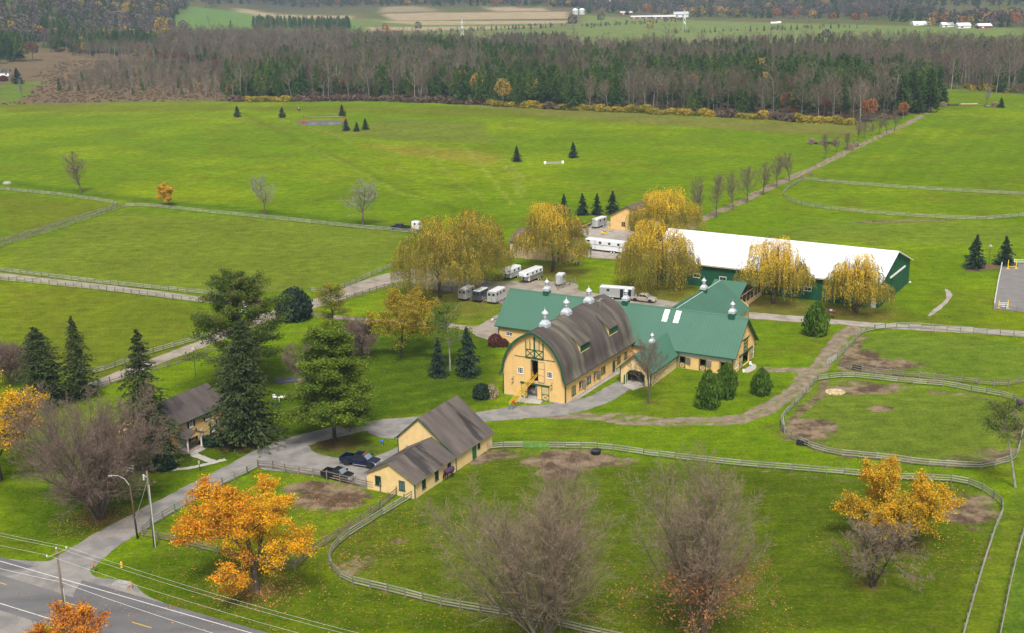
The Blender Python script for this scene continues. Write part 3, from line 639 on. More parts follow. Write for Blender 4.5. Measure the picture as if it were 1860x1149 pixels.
def pine(name, seed, H, Rc, lm, nb=46, z0=.18, sub=9, per=46, cl=(.85, .22), q=.30, bark=None, prof=None, lean=0, r=None):
    """white pine: long level limbs carrying flat plates of needles"""
    rs = np.random.RandomState(seed)
    l0 = walk(rs, np.zeros((1, 3)), nrm(np.array([[lean, 0, 1.]])), np.array([H]), np.array([r or H * .016 + .06]), 9, .02, .06, .2)
    t = np.linspace(z0, .99, nb) + rs.uniform(-.012, .012, nb); i = (t * 9).astype(int).clip(0, 8); fr = (t * 9 - i)[:, None]; P = l0[0][0, i] * (1 - fr) + l0[0][0, i + 1] * fr
    az = np.arange(nb) * 2.399963 + rs.normal(0, .4, nb); pf = prof or (lambda t: np.sin(np.pi * (t * .80 + .16)) ** .7)
    Ln = Rc * pf(t) * rs.uniform(.6, 1.15, nb); el = rs.normal(.12, .1, nb) + .5 * (t - .3).clip(0)
    D = np.stack([np.cos(az) * np.cos(el), np.sin(az) * np.cos(el), np.sin(el)], -1); l1 = walk(rs, P, D, Ln, np.full(nb, .09), 6, .07, .04, .25)
    c = children(rs, *l1, Ln, sub, .28, 1, (25, 60), .34, shape=lambda t: 1.1 - .55 * t, rr=.5); c[1][:, 2] *= .35; c = (c[0], nrm(c[1]), c[2], c[3]); l2 = walk(rs, *c, 3, .08, .05, .4)
    C = l2[0][:, 1:].reshape(-1, 3); C = np.repeat(C, per // 3, 0) + rs.normal(0, 1, (len(C) * (per // 3), 3)) * [cl[0] * .55, cl[0] * .55, cl[1]] + [0, 0, .1]
    dd = nrm(rs.normal(0, 1, C.shape) * [1, 1, .35] + [0, 0, .3])
    Vl, Fl = leaves(rs, C, q, .38, 1.0, dd)
    V1, F1, _ = joinVF([(*tubes(l0, 8), 0), (*tubes(l1, 5), 0)]); Vb, Fb = ribbons(rs, l2)
    V2, F2, M2 = joinVF([(Vl, Fl, 0), (Vb, Fb, 1)])
    return npmesh(name + '_trunk', V1, [F1], [bark or BRKD], smooth=True), npmesh(name + '_crown', V2, [F2], [lm, bark or BRKD], M2)
def willow(name, seed, H, Rc, gold=.5, n_=1500, lf=22, bark=None, two=None, dens=1.0, q=.34, hang=.96):
    rs = np.random.RandomState(seed)
    l0 = walk(rs, np.zeros((1, 3)), np.array([[.05, 0, 1.]]), np.array([H * .38]), np.array([.42]), 4, .06, 0, .75); 
    c = children(rs, *l0, np.array([H * .38]), 8, .45, 1, (18, 50), 1.25, rr=.6, shape=lambda t: 1 + 0 * t); l1 = walk(rs, *c, 7, .10, .18, .3)
    c = children(rs, *l1, c[2], 10, .25, 1, (20, 60), .62, rr=.5); l2 = walk(rs, *c, 6, .12, .12, .3)
    c = children(rs, *l2, c[2], 6, .2, 1, (20, 60), .5, rr=.5); l3 = walk(rs, *c, 4, .14, .05, .3)
    for lv in (l1, l2, l3):                                  # keep the wood inside the dome
        p = lv[0]; rr_ = np.hypot(p[..., 0], p[..., 1]); k = np.minimum(1, Rc * .86 / (rr_ + 1e-6)); p[..., 0] *= k; p[..., 1] *= k; p[..., 2] = np.minimum(p[..., 2], H * .97 - .10 * (rr_ * k) ** 2 / Rc)
    # lobes of the crown
    nl = 44; lr_ = np.sqrt(rs.uniform(.02, 1, nl)); la = np.arange(nl) * 2.399963 + rs.normal(0, .3, nl); lob = np.stack([np.cos(la), np.sin(la)], -1) * (lr_ * Rc * .86)[:, None]
    lz = H * (.90 - .52 * lr_ ** 2.4) * rs.uniform(.86, 1.04, nl); lr = Rc * rs.uniform(.16, .27, nl); ll = rs.uniform(.35, 1.0, nl)
    w_ = rs.randint(0, nl, n_); th = rs.uniform(0, 2 * np.pi, n_); ph = np.arccos(rs.uniform(-.1, 1, n_)); ro = rs.uniform(.8, 1, n_)
    S = np.stack([lob[w_, 0] + lr[w_] * ro * np.sin(ph) * np.cos(th), lob[w_, 1] + lr[w_] * ro * np.sin(ph) * np.sin(th), lz[w_] + lr[w_] * .62 * ro * np.cos(ph)], -1)
    out = nrm(np.stack([np.sin(ph) * np.cos(th) + .9 * S[:, 0] / Rc, np.sin(ph) * np.sin(th) + .9 * S[:, 1] / Rc, 0 * th], -1))
    Ls = rs.uniform(.55, 1, n_) * ll[w_] * S[:, 2] * hang; Ls = Ls.clip(1.2)
    u = (np.arange(lf)[None] + rs.uniform(0, 1, (n_, lf))) / lf
    arc = 1 - np.exp(-u * 4.0); x = out[:, None] * (arc * (.30 + .07 * Ls[:, None]))[..., None]
    Q = S[:, None] + x; Q[..., 2] += .25 * np.sin(np.minimum(u * 8, np.pi)) - u * Ls[:, None]
    Q += rs.normal(0, .10, Q.shape); Q[..., 2] = Q[..., 2].clip(.4)
    dd = np.zeros(Q.shape); dd[..., 2] = -1; dd += out[:, None] * (.9 * np.exp(-u * 4))[..., None]
    P = Q.reshape(-1, 3); Vl, Fl = leaves(rs, P, q, .30, .1, nrm(dd.reshape(-1, 3)))
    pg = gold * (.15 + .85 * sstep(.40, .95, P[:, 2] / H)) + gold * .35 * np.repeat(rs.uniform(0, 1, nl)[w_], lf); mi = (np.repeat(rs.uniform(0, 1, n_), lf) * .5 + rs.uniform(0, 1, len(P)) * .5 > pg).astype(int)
    V1, F1, _ = joinVF([(*tubes(l0, 8), 0), (*tubes(l1, 5), 0)]); V2, F2, M2 = joinVF([(Vl, Fl, 0), (*tubes(l2, 3), 0), (*ribbons(rs, l3), 0)])
    M2[:len(Fl)] = mi; M2[len(Fl):] = 2
    return npmesh(name + '_trunk', V1, [F1], [bark or BRKD], smooth=True), npmesh(name + '_crown', V2, [F2], [L_WG, L_WO, bark or BRKD], M2)
def shrub(name, seed, lm, H=1., Rc=1., nq=1800, q=.16, cone=0, lumps=9, bark=None):
    rs = np.random.RandomState(seed); th = rs.uniform(0, 6.28, nq); z = rs.uniform(0, 1, nq); 
    prof = np.sin(np.pi * (z * .88 + .11)) ** .75 if cone == 2 else np.where(cone, (1 - z ** 1.8) ** .9 * (.62 + .38 * sstep(0, .25, z)), np.sqrt((1 - (2 * z - .75).clip(-1, 1.25) ** 2 / 1.57).clip(0)))
    lump = 1 + (.22 + .14 * cone) * (fbm(th * 2.6, z * 5, 1, seed) - .5) * 2
    rad = Rc * prof * lump * rs.uniform(.55, 1, nq) ** .5
    P = np.stack([np.cos(th) * rad, np.sin(th) * rad, z * H], -1) + rs.normal(0, .045, (nq, 3)); V, F_ = leaves(rs, P, q, .7, .5)
    st = walk(rs, np.zeros((5, 3)), nrm(np.c_[rs.normal(0, .35, (5, 2)), np.ones(5)]), np.full(5, H * .8), np.full(5, .03 * H), 3, .05, 0, .3)
    return npmesh(name + '_trunk', *(lambda v, f: (v, [f]))(*tubes(st, 4)), bark or BRKD), npmesh(name + '_crown', V, [F_], lm)

def plant(kind, pair, label, bx, by, group=None, s=None, rz=None, cat='tree', sc_=None, z=0):
    x, y = G(bx, by); t = thing(kind, label, cat, (x, y, float(hgt(x, y)) + z - .05), random.uniform(0, 6.28) if rz is None else rz, group, s)
    link('trunk', pair[0], t); link('crown', pair[1], t); return t
def fit(by, ty, hw, H0, R0, bx=930):
    """scale so a tree of nominal height H0 and radius R0 spans the photo's height and half width"""
    h = height_at(bx, by, ty); r = hw / scale_at(by); return (r / R0, r / R0, h / H0)
# foreground and near trees -------------------------------------------------
hh = height_at(985, 1178, 868)
t, c, _ = bare_tree('elm', 11, 18.6, 8.0, n=(7, 8, 9, 7), stems=11, trunk=.16, fan=(8, 34), r=.42, tw=.0095, twig=TWG, upright=.05, wob=.045, tl=.52)
plant('bare_tree', (t, c), 'broad many-stemmed bare tree fanning out at the bottom edge of the front paddock', 985, 1186, rz=.4)
t, c, tips = bare_tree('elm', 23, 20.8, 8.4, n=(8, 8, 8, 7), stems=7, trunk=.14, fan=(12, 40), r=.40, tw=.0095, twig=TWG, upright=.05, wob=.045, tl=.50)
rs = np.random.RandomState(4); tp = tips[(tips[:, 2] < 11.5)]; tp = tp[rs.uniform(0, 1, len(tp)) < (1.0 - tp[:, 2] / 12.5)]; tp = np.repeat(tp, 8, 0); tp = tp + rs.normal(0, .32, tp.shape)
Vl, Fl = leaves(rs, tp, .24, .7, .4); tt = plant('bare_tree', (t, c), 'tall bare tree with rusty orange leaves left on its lower branches, bottom right of centre', 1272, 1190, rz=1.4)
link('leaves', npmesh('rust_leaves', Vl, [Fl], L_RUST), tt)
t, c, tips = bare_tree('maple_bare', 31, 18.0, 7.2, n=(11, 10, 9, 7), stems=8, tl=.8, trunk=.14, fan=(16, 52), r=.60, tw=.0125, twig=TWGR, bark=BRK, upright=.075, wob=.07)
plant('bare_tree', (t, c), 'large spreading bare reddish-twigged tree on the lawn left of the yellow farmhouse', 180, 942, rz=2.2, s=(.84, .84, 1.02))
t, c = leafy_tree('maple', 41, 15.6, 5.2, [L_OR, L_YE], per=18, size=.22, bark=BRK, keep=.62, mix2=lambda p: .40 + .3 * (p[:, 0] > .1), spread=.36, r=.42, fan=(35, 80), trunk=.17)
plant('maple_tree', (t, c), 'orange maple in full autumn leaf beside the small fenced paddock near the road', 466, 1073, rz=.3)
t, c = leafy_tree('maple', 43, 7.2, 3.1, [L_OR, L_RUST], per=5, size=.24, bark=BRK, keep=.85, mix2=lambda p: .3 + 0 * p[:, 0], spread=.3, r=.2, n=(9, 8, 7))
plant('maple_tree', (t, c), 'small orange tree at the road edge in the bottom left corner', 132, 1215)
t, c = leafy_tree('maple', 47, 14.5, 6.5, [L_YE, L_YG], per=12, size=.30, keep=.85, mix2=lambda p: .45 - .3 * p[:, 2], spread=.45, r=.35)
plant('maple_tree', (t, c), 'yellow and green leafy tree cut off by the left edge of the photo', 2, 872)
t, c = leafy_tree('ash', 53, 12.8, 5.2, [L_YG, L_GOLD], per=7, size=.24, keep=.85, mix2=lambda p: .1 + .45 * p[:, 2], spread=.34, r=.25, trunk=.2)
plant('leafy_tree', (t, c), 'round yellow-green leafy tree alone on the lawn left of the stable', 728, 648)
t, c = leafy_tree('locust', 59, 11.0, 4.7, [L_YE, L_GOLD], per=15, size=.21, keep=.85, mix2=lambda p: .55 + 0 * p[:, 2], spread=.36, r=.34, trunk=.14, fan=(40, 85))
plant('leafy_tree', (t, c), 'yellow-leaved dark-trunked tree in the right part of the front paddock', 1634, 988, rz=1.0)
t, c, _ = bare_tree('old_apple', 61, 8.6, 4.6, n=(7, 8, 8, 7), stems=3, trunk=.22, fan=(30, 65), r=.36, tw=.011, twig=TWG, bark=BRKD, wob=.16, upright=.04)
plant('bare_tree', (t, c), 'grey gnarled bare tree with a forked trunk in front of the yellow-leaved tree', 1582, 1067)
t, c, _ = bare_tree('cherry', 69, 12.0, 4.9, n=(11, 9, 8, 6), trunk=.16, fan=(25, 50), r=.2, tw=.013, twig=TWGR, upright=.14)
plant('bare_tree', (t, c), 'slender bare tree on the lawn before the stable entry wing', 1180, 731)
t, c, _ = bare_tree('plum', 71, 11.5, 5.5, n=(10, 10, 11, 8), trunk=.12, fan=(20, 50), r=.25, tw=.013, twig=TWGR, lean=-.25, upright=.15)
plant('bare_tree', (t, c), 'leaning purple-grey bare tree between the dark spruce and the green pine', 574, 735, rz=0)
t, c, _ = bare_tree('thicket', 73, 7.0, 4.0, n=(9, 9, 9, 7), stems=5, trunk=.05, fan=(15, 45), r=.12, tw=.014, twig=TWGR)
plant('bare_tree', (t, c), 'low bare thicket tree left of the dark spruces at the left edge', 22, 700)
plant('bare_tree', (t, c), 'low purplish bare tree right of and behind the tall green pine', 655, 652)
# spruces
SP = [spruce('spruce_a', 101, 19, 4.8, L_SPR, 34, 10, 38, .70, power=.58, rag=.34, z0=.08), spruce('spruce_b', 102, 19, 4.4, L_SPR, 32, 9, 34, .68, power=.66, rag=.42), spruce('spruce_c', 103, 9, 3.0, L_SPB, 15, 9, 26, .8, power=.85, rag=.42)]
for lab, bx, by, ty, hw, k in (('broad dark spruce, left of the pair behind the big bare tree', 86, 735, 588, 54, 0), ('narrow ragged spruce, right of the pair behind the big bare tree', 147, 722, 571, 38, 1),
        ('tall spruce standing directly left of the yellow farmhouse', 272, 846, 592, 60, 1), ('tall dense spruce overlapping the right end of the yellow farmhouse', 446, 808, 577, 68, 0)):
    H0, R0 = (19, 4.8) if k == 0 else (19, 4.4); plant('spruce_tree', SP[k], lab, bx, by, s=fit(by, ty, hw, H0, R0))
for lab, bx, by, ty, hw in (('small dark spruce, left of the two beside the stable lawn pine', 797, 682, 610, 19), ('small dark spruce, right of the two beside the stable lawn pine', 849, 680, 592, 25),
        ('dark spruce beside the lamp post, nearer the arena rail than to the photo edge', 1771, 488, 428, 20), ('dark spruce nearest the right edge, beyond the riding arena', 1825, 481, 430, 19)):
    plant('spruce_tree', SP[2], lab, bx, by, s=fit(by, ty, hw, 9, 3.0))
for lab, bx, by, ty, hw in (('small spruce behind the yard, leftmost of the row of three', 1058, 391, 351, 13), ('small spruce behind the yard, middle of the row of three', 1084, 391, 351, 12), ('small spruce behind the yard, nearest the yellow gabled building', 1113, 389, 347, 14), ('small spruce half hidden behind the willow left of the row of three', 1024, 388, 352, 11)):
    plant('spruce_tree', SP[2], lab, bx, by, 'small spruces behind the yard', s=fit(by, ty, hw, 9, 3.0))
for lab, bx, by, ty, hw in (('small meadow spruce farthest left, left of the rider', 431, 213, 191, 8), ('small meadow spruce just left of the horse rider', 513, 214, 194, 8), ('rounded meadow evergreen behind the right end of the pond', 622, 212, 189, 8),
        ('meadow evergreen, left of the three right of the pond', 629, 238, 215, 8), ('meadow evergreen, lowest middle one of the three right of the pond', 648, 239, 221, 7), ('meadow evergreen, right of the three right of the pond', 664, 236, 214, 8),
        ('meadow spruce left of the stone jump', 939, 294, 265, 10), ('meadow spruce right of the stone jump', 1041, 287, 258, 10),
        ('dark evergreen beside the end of the farm track at the wood', 1714, 187, 163, 9), ('small conical spruce by the log pile near the right edge', 1818, 196, 178, 7), ('dark evergreen on the small lawn by the far left house', 32, 153, 121, 13)):
    plant('spruce_tree', SP[2], lab, bx, by, 'lone evergreens on the meadow', s=fit(by, ty, hw, 9, 3.0))
# white pines
pr = pine('pine_a', 201, 18.6, 8.8, L_PIN, nb=66, z0=.16, sub=12, per=84, q=.40, cl=(1.1, .2), prof=lambda t: (1.05 - .75 * t).clip(.2) * (.55 + .45 * sstep(0, .3, t))); plant('pine_tree', pr, 'big bright green white pine on the grass island beside the parked pickups', 608, 803, rz=.6)
pr = pine('pine_b', 203, 21, 8.6, L_PIND, nb=58, z0=.28, sub=11, per=72, q=.38); plant('pine_tree', pr, 'large wide dark pine behind the farmhouse spruce', 447, 706, rz=2.0)
pr = pine('pine_c', 205, 12.5, 4.6, L_PIN, nb=26, z0=.42, sub=7, per=40, bark=BRKP, q=.28, r=.2); plant('pine_tree', pr, 'thin pale-trunked pine with sparse soft green needles between two small spruces', 818, 672, rz=1)
pr = pine('pine_d', 207, 12.5, 4.6, L_PIND, nb=18, z0=.62, sub=7, per=40, lean=-.16, bark=BRKP, r=.22, q=.28); plant('pine_tree', pr, 'leaning bare-trunked pine with a small dark crown at the right edge of the paddocks', 1844, 884, rz=0)
pr = pine('pine_e', 209, 9.5, 4.2, L_YG, nb=30, z0=.25, sub=8, per=45, q=.28); plant('pine_tree', pr, 'yellowish soft-needled tree behind the big green pine, by the upper lane', 606, 600, rz=3)
JB = shrub('juniper_bushy', 307, L_JUN, 1.04, 1.1, 3600, .17, 2); JN = shrub('juniper', 301, L_JUN, 1, 1, 3800, .17, 1); JR = shrub('evergreen_round', 302, L_DSH, 1, 1, 2600, .17, 0); SHR = shrub('round_bush', 303, L_RED, 1, 1, 1500, .16, 0); SHT = shrub('plume_grass', 304, L_TANG, 1, 1, 900, .22, 0); SHY = shrub('gold_bush', 305, L_GOLD, 1, 1, 260, .42, 0); SHB = shrub('brown_bush', 306, TWGR, 1, 1, 300, .30, 0)
for lab, bx, by, ty, hw in (('green conical shrub, leftmost and largest of the three before the stable', 1286, 740, 678, 23), ('green conical shrub with a yellow top beside the stable corner', 1319, 722, 664, 19), ('small rounded green shrub, rightmost of the three before the stable', 1382, 716, 672, 18), ('dense green conical evergreen beside the gravel road near the walking horse', 1482, 608, 555, 22)):
    h = height_at(bx, by, ty); r = .86 * hw / scale_at(by); plant('evergreen_shrub', JB, lab, bx, by, cat='shrub', s=(r, r, h))
for pr_, lab, bx, by, ty, hw in ((JR, 'dark rounded bush on the lawn left of the barn', 875, 722, 697, 16), (SHT, 'pale flowering bush tucked against the dark bush left of the barn', 892, 720, 699, 13), (SHR, 'dark red bush at the left corner of the stable', 900, 627, 606, 14), (SHR, 'small reddish bush beneath the first stable window', 915, 628, 614, 9),
        (JR, 'dark green juniper beside the bare purple tree on the upper lane', 535, 578, 528, 33), (JN, 'green bush by the path left of the thin pale pine', 793, 592, 560, 18), (JR, 'dark clipped shrub at the farmhouse porch foot', 300, 850, 822, 20), (JR, 'low dark hedge shrub under the farmhouse windows', 390, 803, 790, 26),
        (SHR, 'dark red bush by the white house at the far left edge', 6, 148, 138, 9)):
    h = height_at(bx, by, ty); r = hw / scale_at(by); plant('bush', pr_, lab, bx, by, cat='bush', s=(r, r, h))
for lab, bx, by, r, in (('round tan ornamental grass, left end of the hedge jump', 1474, 262, 7), ('brownish ornamental grass in the middle of the hedge jump', 1490, 263, 5), ('round tan ornamental grass, right end of the hedge jump', 1519, 264, 6.5), ('brown clump right of the track, left of its pair', 1543, 273, 7.5), ('pale plume clump right of the track, right of its pair', 1553, 267, 6.5), ('small pale plume at the far paddock corner gate', 1472, 319, 4), ('smaller pale plume left of the far paddock corner', 1457, 323, 3), ('rust plume bush under the dark evergreen at the wood end', 1713, 195, 6), ('tan plume bush by the far right log pile', 1806, 195, 6)):
    k = r / scale_at(by); plant('ornamental_grass', SHT, lab, bx, by, 'clumps of ornamental grass', cat='ornamental grass', s=(k, k, k * 1.5))
# willows
for lab, bx, by, ty, hw, sd, gold in (('huge drooping willow, left one beside the gravel lane', 800, 541, 382, 84, 1, .36), ('tall drooping willow just behind and right of the leftmost willow', 866, 522, 370, 66, 2, .34), ('golden willow over the trailers, in front of the tan garage', 1003, 494, 355, 70, 3, .62),
        ('wide golden willow farthest back, over the yellow gabled building', 1210, 442, 335, 70, 4, .72), ('golden willow at the left end of the white-roofed arena', 1192, 527, 388, 75, 5, .72), ('thin golden willow at the middle of the white-roofed arena', 1404, 552, 420, 68, 6, .98), ('small golden willow at the right end of the white-roofed arena', 1555, 569, 450, 58, 7, .88)):
    dens = 1250 if sd < 6 else 620
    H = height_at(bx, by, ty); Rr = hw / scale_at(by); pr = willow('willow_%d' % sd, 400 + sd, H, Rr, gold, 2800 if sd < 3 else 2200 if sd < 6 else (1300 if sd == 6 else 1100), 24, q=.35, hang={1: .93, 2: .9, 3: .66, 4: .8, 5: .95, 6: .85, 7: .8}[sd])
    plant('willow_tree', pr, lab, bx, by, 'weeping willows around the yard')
# bare trees of the meadow and the track
BM = [bare_tree('meadow_bare_%d' % k, 500 + k, 10, 3.6, n=(12, 7, 6, 5), trunk=.20, fan=(18, 50), r=.17, tw=.018, twig=tw_, bark=BRK, upright=.16)[:2] for k, tw_ in enumerate((TWGG, TWGR, TWGR))]
for lab, bx, by, ty, hw, k, g in (('bare vase-shaped tree with a few orange leaves, farthest left on the meadow edge', 147, 352, 275, 27, 1, 'bare trees along the meadow fence'), ('bare vase-shaped tree, middle one along the meadow fence', 481, 391, 318, 22, 0, 'bare trees along the meadow fence'), ('bare wide-topped tree nearest the dark pickup on the meadow fence', 660, 411, 327, 31, 0, 'bare trees along the meadow fence')):
    plant('bare_tree', BM[k], lab, bx, by, g, s=fit(by, ty, hw * 1.35, 9.6, 3.6))
t, c = leafy_tree('sapling', 83, 7, 2.3, [L_GOLD, L_YE], per=9, size=.30, keep=1, mix2=lambda p: .4 + 0 * p[:, 0], spread=.3, r=.12, n=(8, 6, 5), trunk=.25)
plant('maple_tree', (t, c), 'small round golden tree alone between bare trees on the meadow edge', 306, 375, s=fit(375, 332, 13, 7, 2.3))
row = [(1273, 400, 325, 16), (1301.5, 396, 319, 15), (1331, 382, 317, 15), (1357.6, 368.6, 305, 15), (1386, 355, 297, 14), (1411, 342, 283, 14), (1434, 329, 279, 12), (1498, 289, 245, 9), (1520, 277, 250, 8), (1538, 273, 242, 9), (1557, 259, 218, 8), (1571, 252, 222, 7), (1583, 248, 225, 7), (1597, 245, 216, 7), (1610.6, 245, 211, 7), (1625, 238, 200, 8)]
nm = ['nearest the willow', 'second from the willow', 'third from the willow', 'fourth from the willow', 'fifth from the willow', 'sixth from the willow', 'seventh from the willow', 'first beyond the paddock corner, left of the track', 'thin one just before the brown grass clumps', 'right behind the brown grass clumps', 'first of the far group, left of the track', 'second of the far group', 'third of the far group', 'fourth of the far group', 'fifth of the far group', 'farthest, by the orange tree at the wood']
for k, ((bx, by, ty, hw), q_) in enumerate(zip(row, nm)):
    plant('bare_tree', BM[1 + k % 2], 'young bare tree along the farm track, ' + q_, bx, by, 'row of young bare trees along the farm track', s=fit(by, ty, hw * 1.6, 9.6, 3.6))
plant('bare_tree', BM[0], 'pale thin bare tree by the log pile beyond the right meadow', 1792, 193, s=fit(193, 160, 9, 9.6, 3.6))
plant('bare_tree', BM[0], 'white-stemmed birch-like bare tree beside the small far left lawn', 40, 183, s=fit(183, 140, 7, 9.6, 3.6))
# ------------------------------------------------------------------ buildings
class Wall:
    """a vertical wall in a building's own frame: start (u,v), unit direction along, unit outward normal"""
    def __init__(s, o, d, n): s.o = o; s.d = d; s.n = n
    def p(s, a, z, d=0): return (s.o[0] + s.d[0] * a + s.n[0] * d, s.o[1] + s.d[1] * a + s.n[1] * d, z)
    def box(s, mb, a0, a1, z0, z1, d0, d1, mi=0):
        mb.hexa([s.p(a0, z0, d0), s.p(a1, z0, d0), s.p(a1, z0, d1), s.p(a0, z0, d1), s.p(a0, z1, d0), s.p(a1, z1, d0), s.p(a1, z1, d1), s.p(a0, z1, d1)], mi)
    def bar(s, mb, a0, z0, a1, z1, w_, d0, d1, mi=0):
        L = math.hypot(a1 - a0, z1 - z0); px, pz = -(z1 - z0) / L * w_ / 2, (a1 - a0) / L * w_ / 2
        q = [(a0 - px, z0 - pz), (a1 - px, z1 - pz), (a1 + px, z1 + pz), (a0 + px, z0 + pz)]
        mb.hexa([s.p(a, z, d0) for a, z in q] + [s.p(a, z, d1) for a, z in q], mi)
def build_wall(parent, W_, L, top, mt, ops=(), z0=0, ribs=None, ribmat=None, clap=None, name='wall'):
    """top: [(a,z)] profile; ops: openings (a0,a1,z0,z1)"""
    T = lambda a: float(np.interp(a, [t[0] for t in top], [t[1] for t in top]))
    cuts = sorted(set([0, L] + [t[0] for t in top if 0 <= t[0] <= L] + [o[0] for o in ops] + [o[1] for o in ops])); mb = MB()
    for a, b_ in zip(cuts[:-1], cuts[1:]):
        if b_ - a < 1e-4: continue
        m_ = (a + b_) / 2; hs_ = sorted([(o[2], o[3]) for o in ops if o[0] < m_ < o[1]]); z = z0
        for h0, h1 in hs_:
            if h0 > z + 1e-4: mb.face([W_.p(a, z), W_.p(b_, z), W_.p(b_, h0), W_.p(a, h0)])
            z = h1
        if T(m_) > z: mb.face([W_.p(a, z), W_.p(b_, z), W_.p(b_, T(b_)), W_.p(a, T(a))])
    for a0, a1, q0, q1 in ops:
        for A, B in (((a0, q0), (a0, q1)), ((a0, q1), (a1, q1)), ((a1, q1), (a1, q0)), ((a1, q0), (a0, q0))):
            mb.face([W_.p(A[0], A[1]), W_.p(B[0], B[1]), W_.p(B[0], B[1], -.22), W_.p(A[0], A[1], -.22)])
    wl = mb.build(name, mt, parent)
    if ribs:
        mb = MB(); a = ribs * .5
        while a < L:
            z = z0 + .02
            for h0, h1 in sorted([(o[2], o[3]) for o in ops if o[0] - .03 < a < o[1] + .03]):
                if h0 > z: W_.box(mb, a - .03, a + .03, z, h0, .003, .05)
                z = h1
            t_ = min(T(a - .03), T(a + .03)) - .03
            if t_ > z: W_.box(mb, a - .03, a + .03, z, t_, .003, .05)
            a += ribs
        mb.build('batten', ribmat or mt, wl, kind='stuff')
    if clap:
        mb = MB(); z = z0 + clap
        while z < max(t[1] for t in top) - .05:
            xs = np.linspace(0, L, 40); ok = [x for x in xs if T(x) > z + .03]
            if len(ok) < 2: break
            segs = [(ok[0], ok[-1])]
            for a0, a1, q0, q1 in ops:
                if q0 - .02 < z < q1 + .02:
                    segs = [x for (p, q) in segs for x in ((p, min(q, a0)), (max(p, a1), q)) if x[1] - x[0] > .05]
            for p, q in segs:
                k = len(mb.v); mb.v += [W_.p(p, z - .012, .004), W_.p(q, z - .012, .004), W_.p(q, z - .012, .022), W_.p(p, z - .012, .022), W_.p(p, z + .05, .004), W_.p(q, z + .05, .004)]
                for f in ((0, 1, 2, 3), (3, 2, 5, 4)): mb.f.append(tuple(k + i for i in f)); mb.m.append(0)
            z += clap
        mb.build('clapboard', mt, wl, kind='stuff')
    return wl
def window(parent, W_, a0, a1, z0, z1, fm, gm=None, nx=2, nz=2, fw_=.08, name='window', recess=0, sill=True):
    mb = MB(); d0, d1 = -recess + .004, -recess + .05
    W_.box(mb, a0, a1, z1 - fw_, z1, d0, d1); W_.box(mb, a0, a1, z0, z0 + fw_, d0, d1); W_.box(mb, a0, a0 + fw_, z0 + fw_, z1 - fw_, d0, d1); W_.box(mb, a1 - fw_, a1, z0 + fw_, z1 - fw_, d0, d1)
    iw, ih = a1 - a0 - 2 * fw_, z1 - z0 - 2 * fw_
    for i in range(1, nx): x = a0 + fw_ + iw * i / nx; W_.box(mb, x - .013, x + .013, z0 + fw_, z1 - fw_, d0 + .008, d1 - .008)
    for i in range(1, nz): z = z0 + fw_ + ih * i / nz; W_.box(mb, a0 + fw_, a1 - fw_, z - .014, z + .014, d0 + .010, d1 - .004)
    f = mb.build(name, fm, parent)
    g = MB(); W_.box(g, a0 + fw_ * .5, a1 - fw_ * .5, z0 + fw_ * .5, z1 - fw_ * .5, d0 - .002, d0 + .006); g.build('pane', gm or GLS, f)
    if sill: s_ = MB(); W_.box(s_, a0 - .06, a1 + .06, z0 - .08, z0 - .002, .004, .10); s_.build('sill', fm, f)
    return f
def xdoor(parent, W_, a0, a1, z0, z1, d=.05, full=True, lat=True, split=.45, fm=None, pm=None, name='door', lab=None):
    """green-framed stable door: cross-braced lower panel, latticed upper panel"""
    fm = fm or GTR; mb = MB(); W_.box(mb, a0, a1, z0, z1, d, d + .04); o = mb.build(name, pm or YEL, parent)
    if lab: o['label'] = lab
    f = MB(); e = .13; zs = z0 + (z1 - z0) * split
    if not full: zs = z1
    W_.box(f, a0, a0 + e, z0, z1, d + .042, d + .075); W_.box(f, a1 - e, a1, z0, z1, d + .042, d + .075); W_.box(f, a0 + e, a1 - e, z0, z0 + e, d + .042, d + .075); W_.box(f, a0 + e, a1 - e, z1 - e, z1, d + .042, d + .075)
    if full: W_.box(f, a0 + e, a1 - e, zs - e / 2, zs + e / 2, d + .042, d + .075)
    W_.bar(f, a0 + e, z0 + e, a1 - e, zs - e * .5, .09, d + .045, d + .068); W_.bar(f, a0 + e, zs - e * .5, a1 - e, z0 + e, .09, d + .047, d + .070)
    f.build('brace', fm, o)
    if lat and full:
        g = MB(); W_.box(g, a0 + e, a1 - e, zs + e / 2, z1 - e, d + .041, d + .046, 1)
        for k in range(1, 5): x = a0 + e + (a1 - a0 - 2 * e) * k / 5; W_.box(g, x - .015, x + .015, zs + e / 2, z1 - e, d + .047, d + .06)
        for k in range(1, 4): z = zs + (z1 - e - zs) * k / 4; W_.box(g, a0 + e, a1 - e, z - .015, z + .015, d + .048, d + .062)
        g.build('lattice', [GTR, YEL2], o)
    return o
def slab(parent, name, P, th, mt, seams=0, seammat=None, kind=None, cap=None):
    """sloping roof plane: P = eave-start, eave-end, ridge-end, ridge-start; thickness downward, standing seams up the slope"""
    mb = MB(); P = [Vector(p) for p in P]; nn = (P[1] - P[0]).cross(P[3] - P[0]).normalized()
    if nn.z < 0: nn = -nn
    mb.hexa([p - nn * th for p in P] + list(P)); o = mb.build(name, mt, parent)
    if seams:
        L = (P[1] - P[0]).length; k = max(2, int(L / seams)); mb = MB(); e = (P[1] - P[0]).normalized()
        for i in range(k + 1):
            t = i / k; a = P[0].lerp(P[1], t); b_ = P[3].lerp(P[2], t)
            if (a - b_).length < .3: continue
            s_ = (b_ - a).normalized() * .02; q = [a - e * .035 + s_, a + e * .035 + s_, b_ + e * .035 - s_, b_ - e * .035 - s_]
            mb.hexa([p + nn * .003 for p in q] + [p + nn * .05 for p in q])
        mb.build('seam', seammat or mt, o, kind='stuff')
    return o
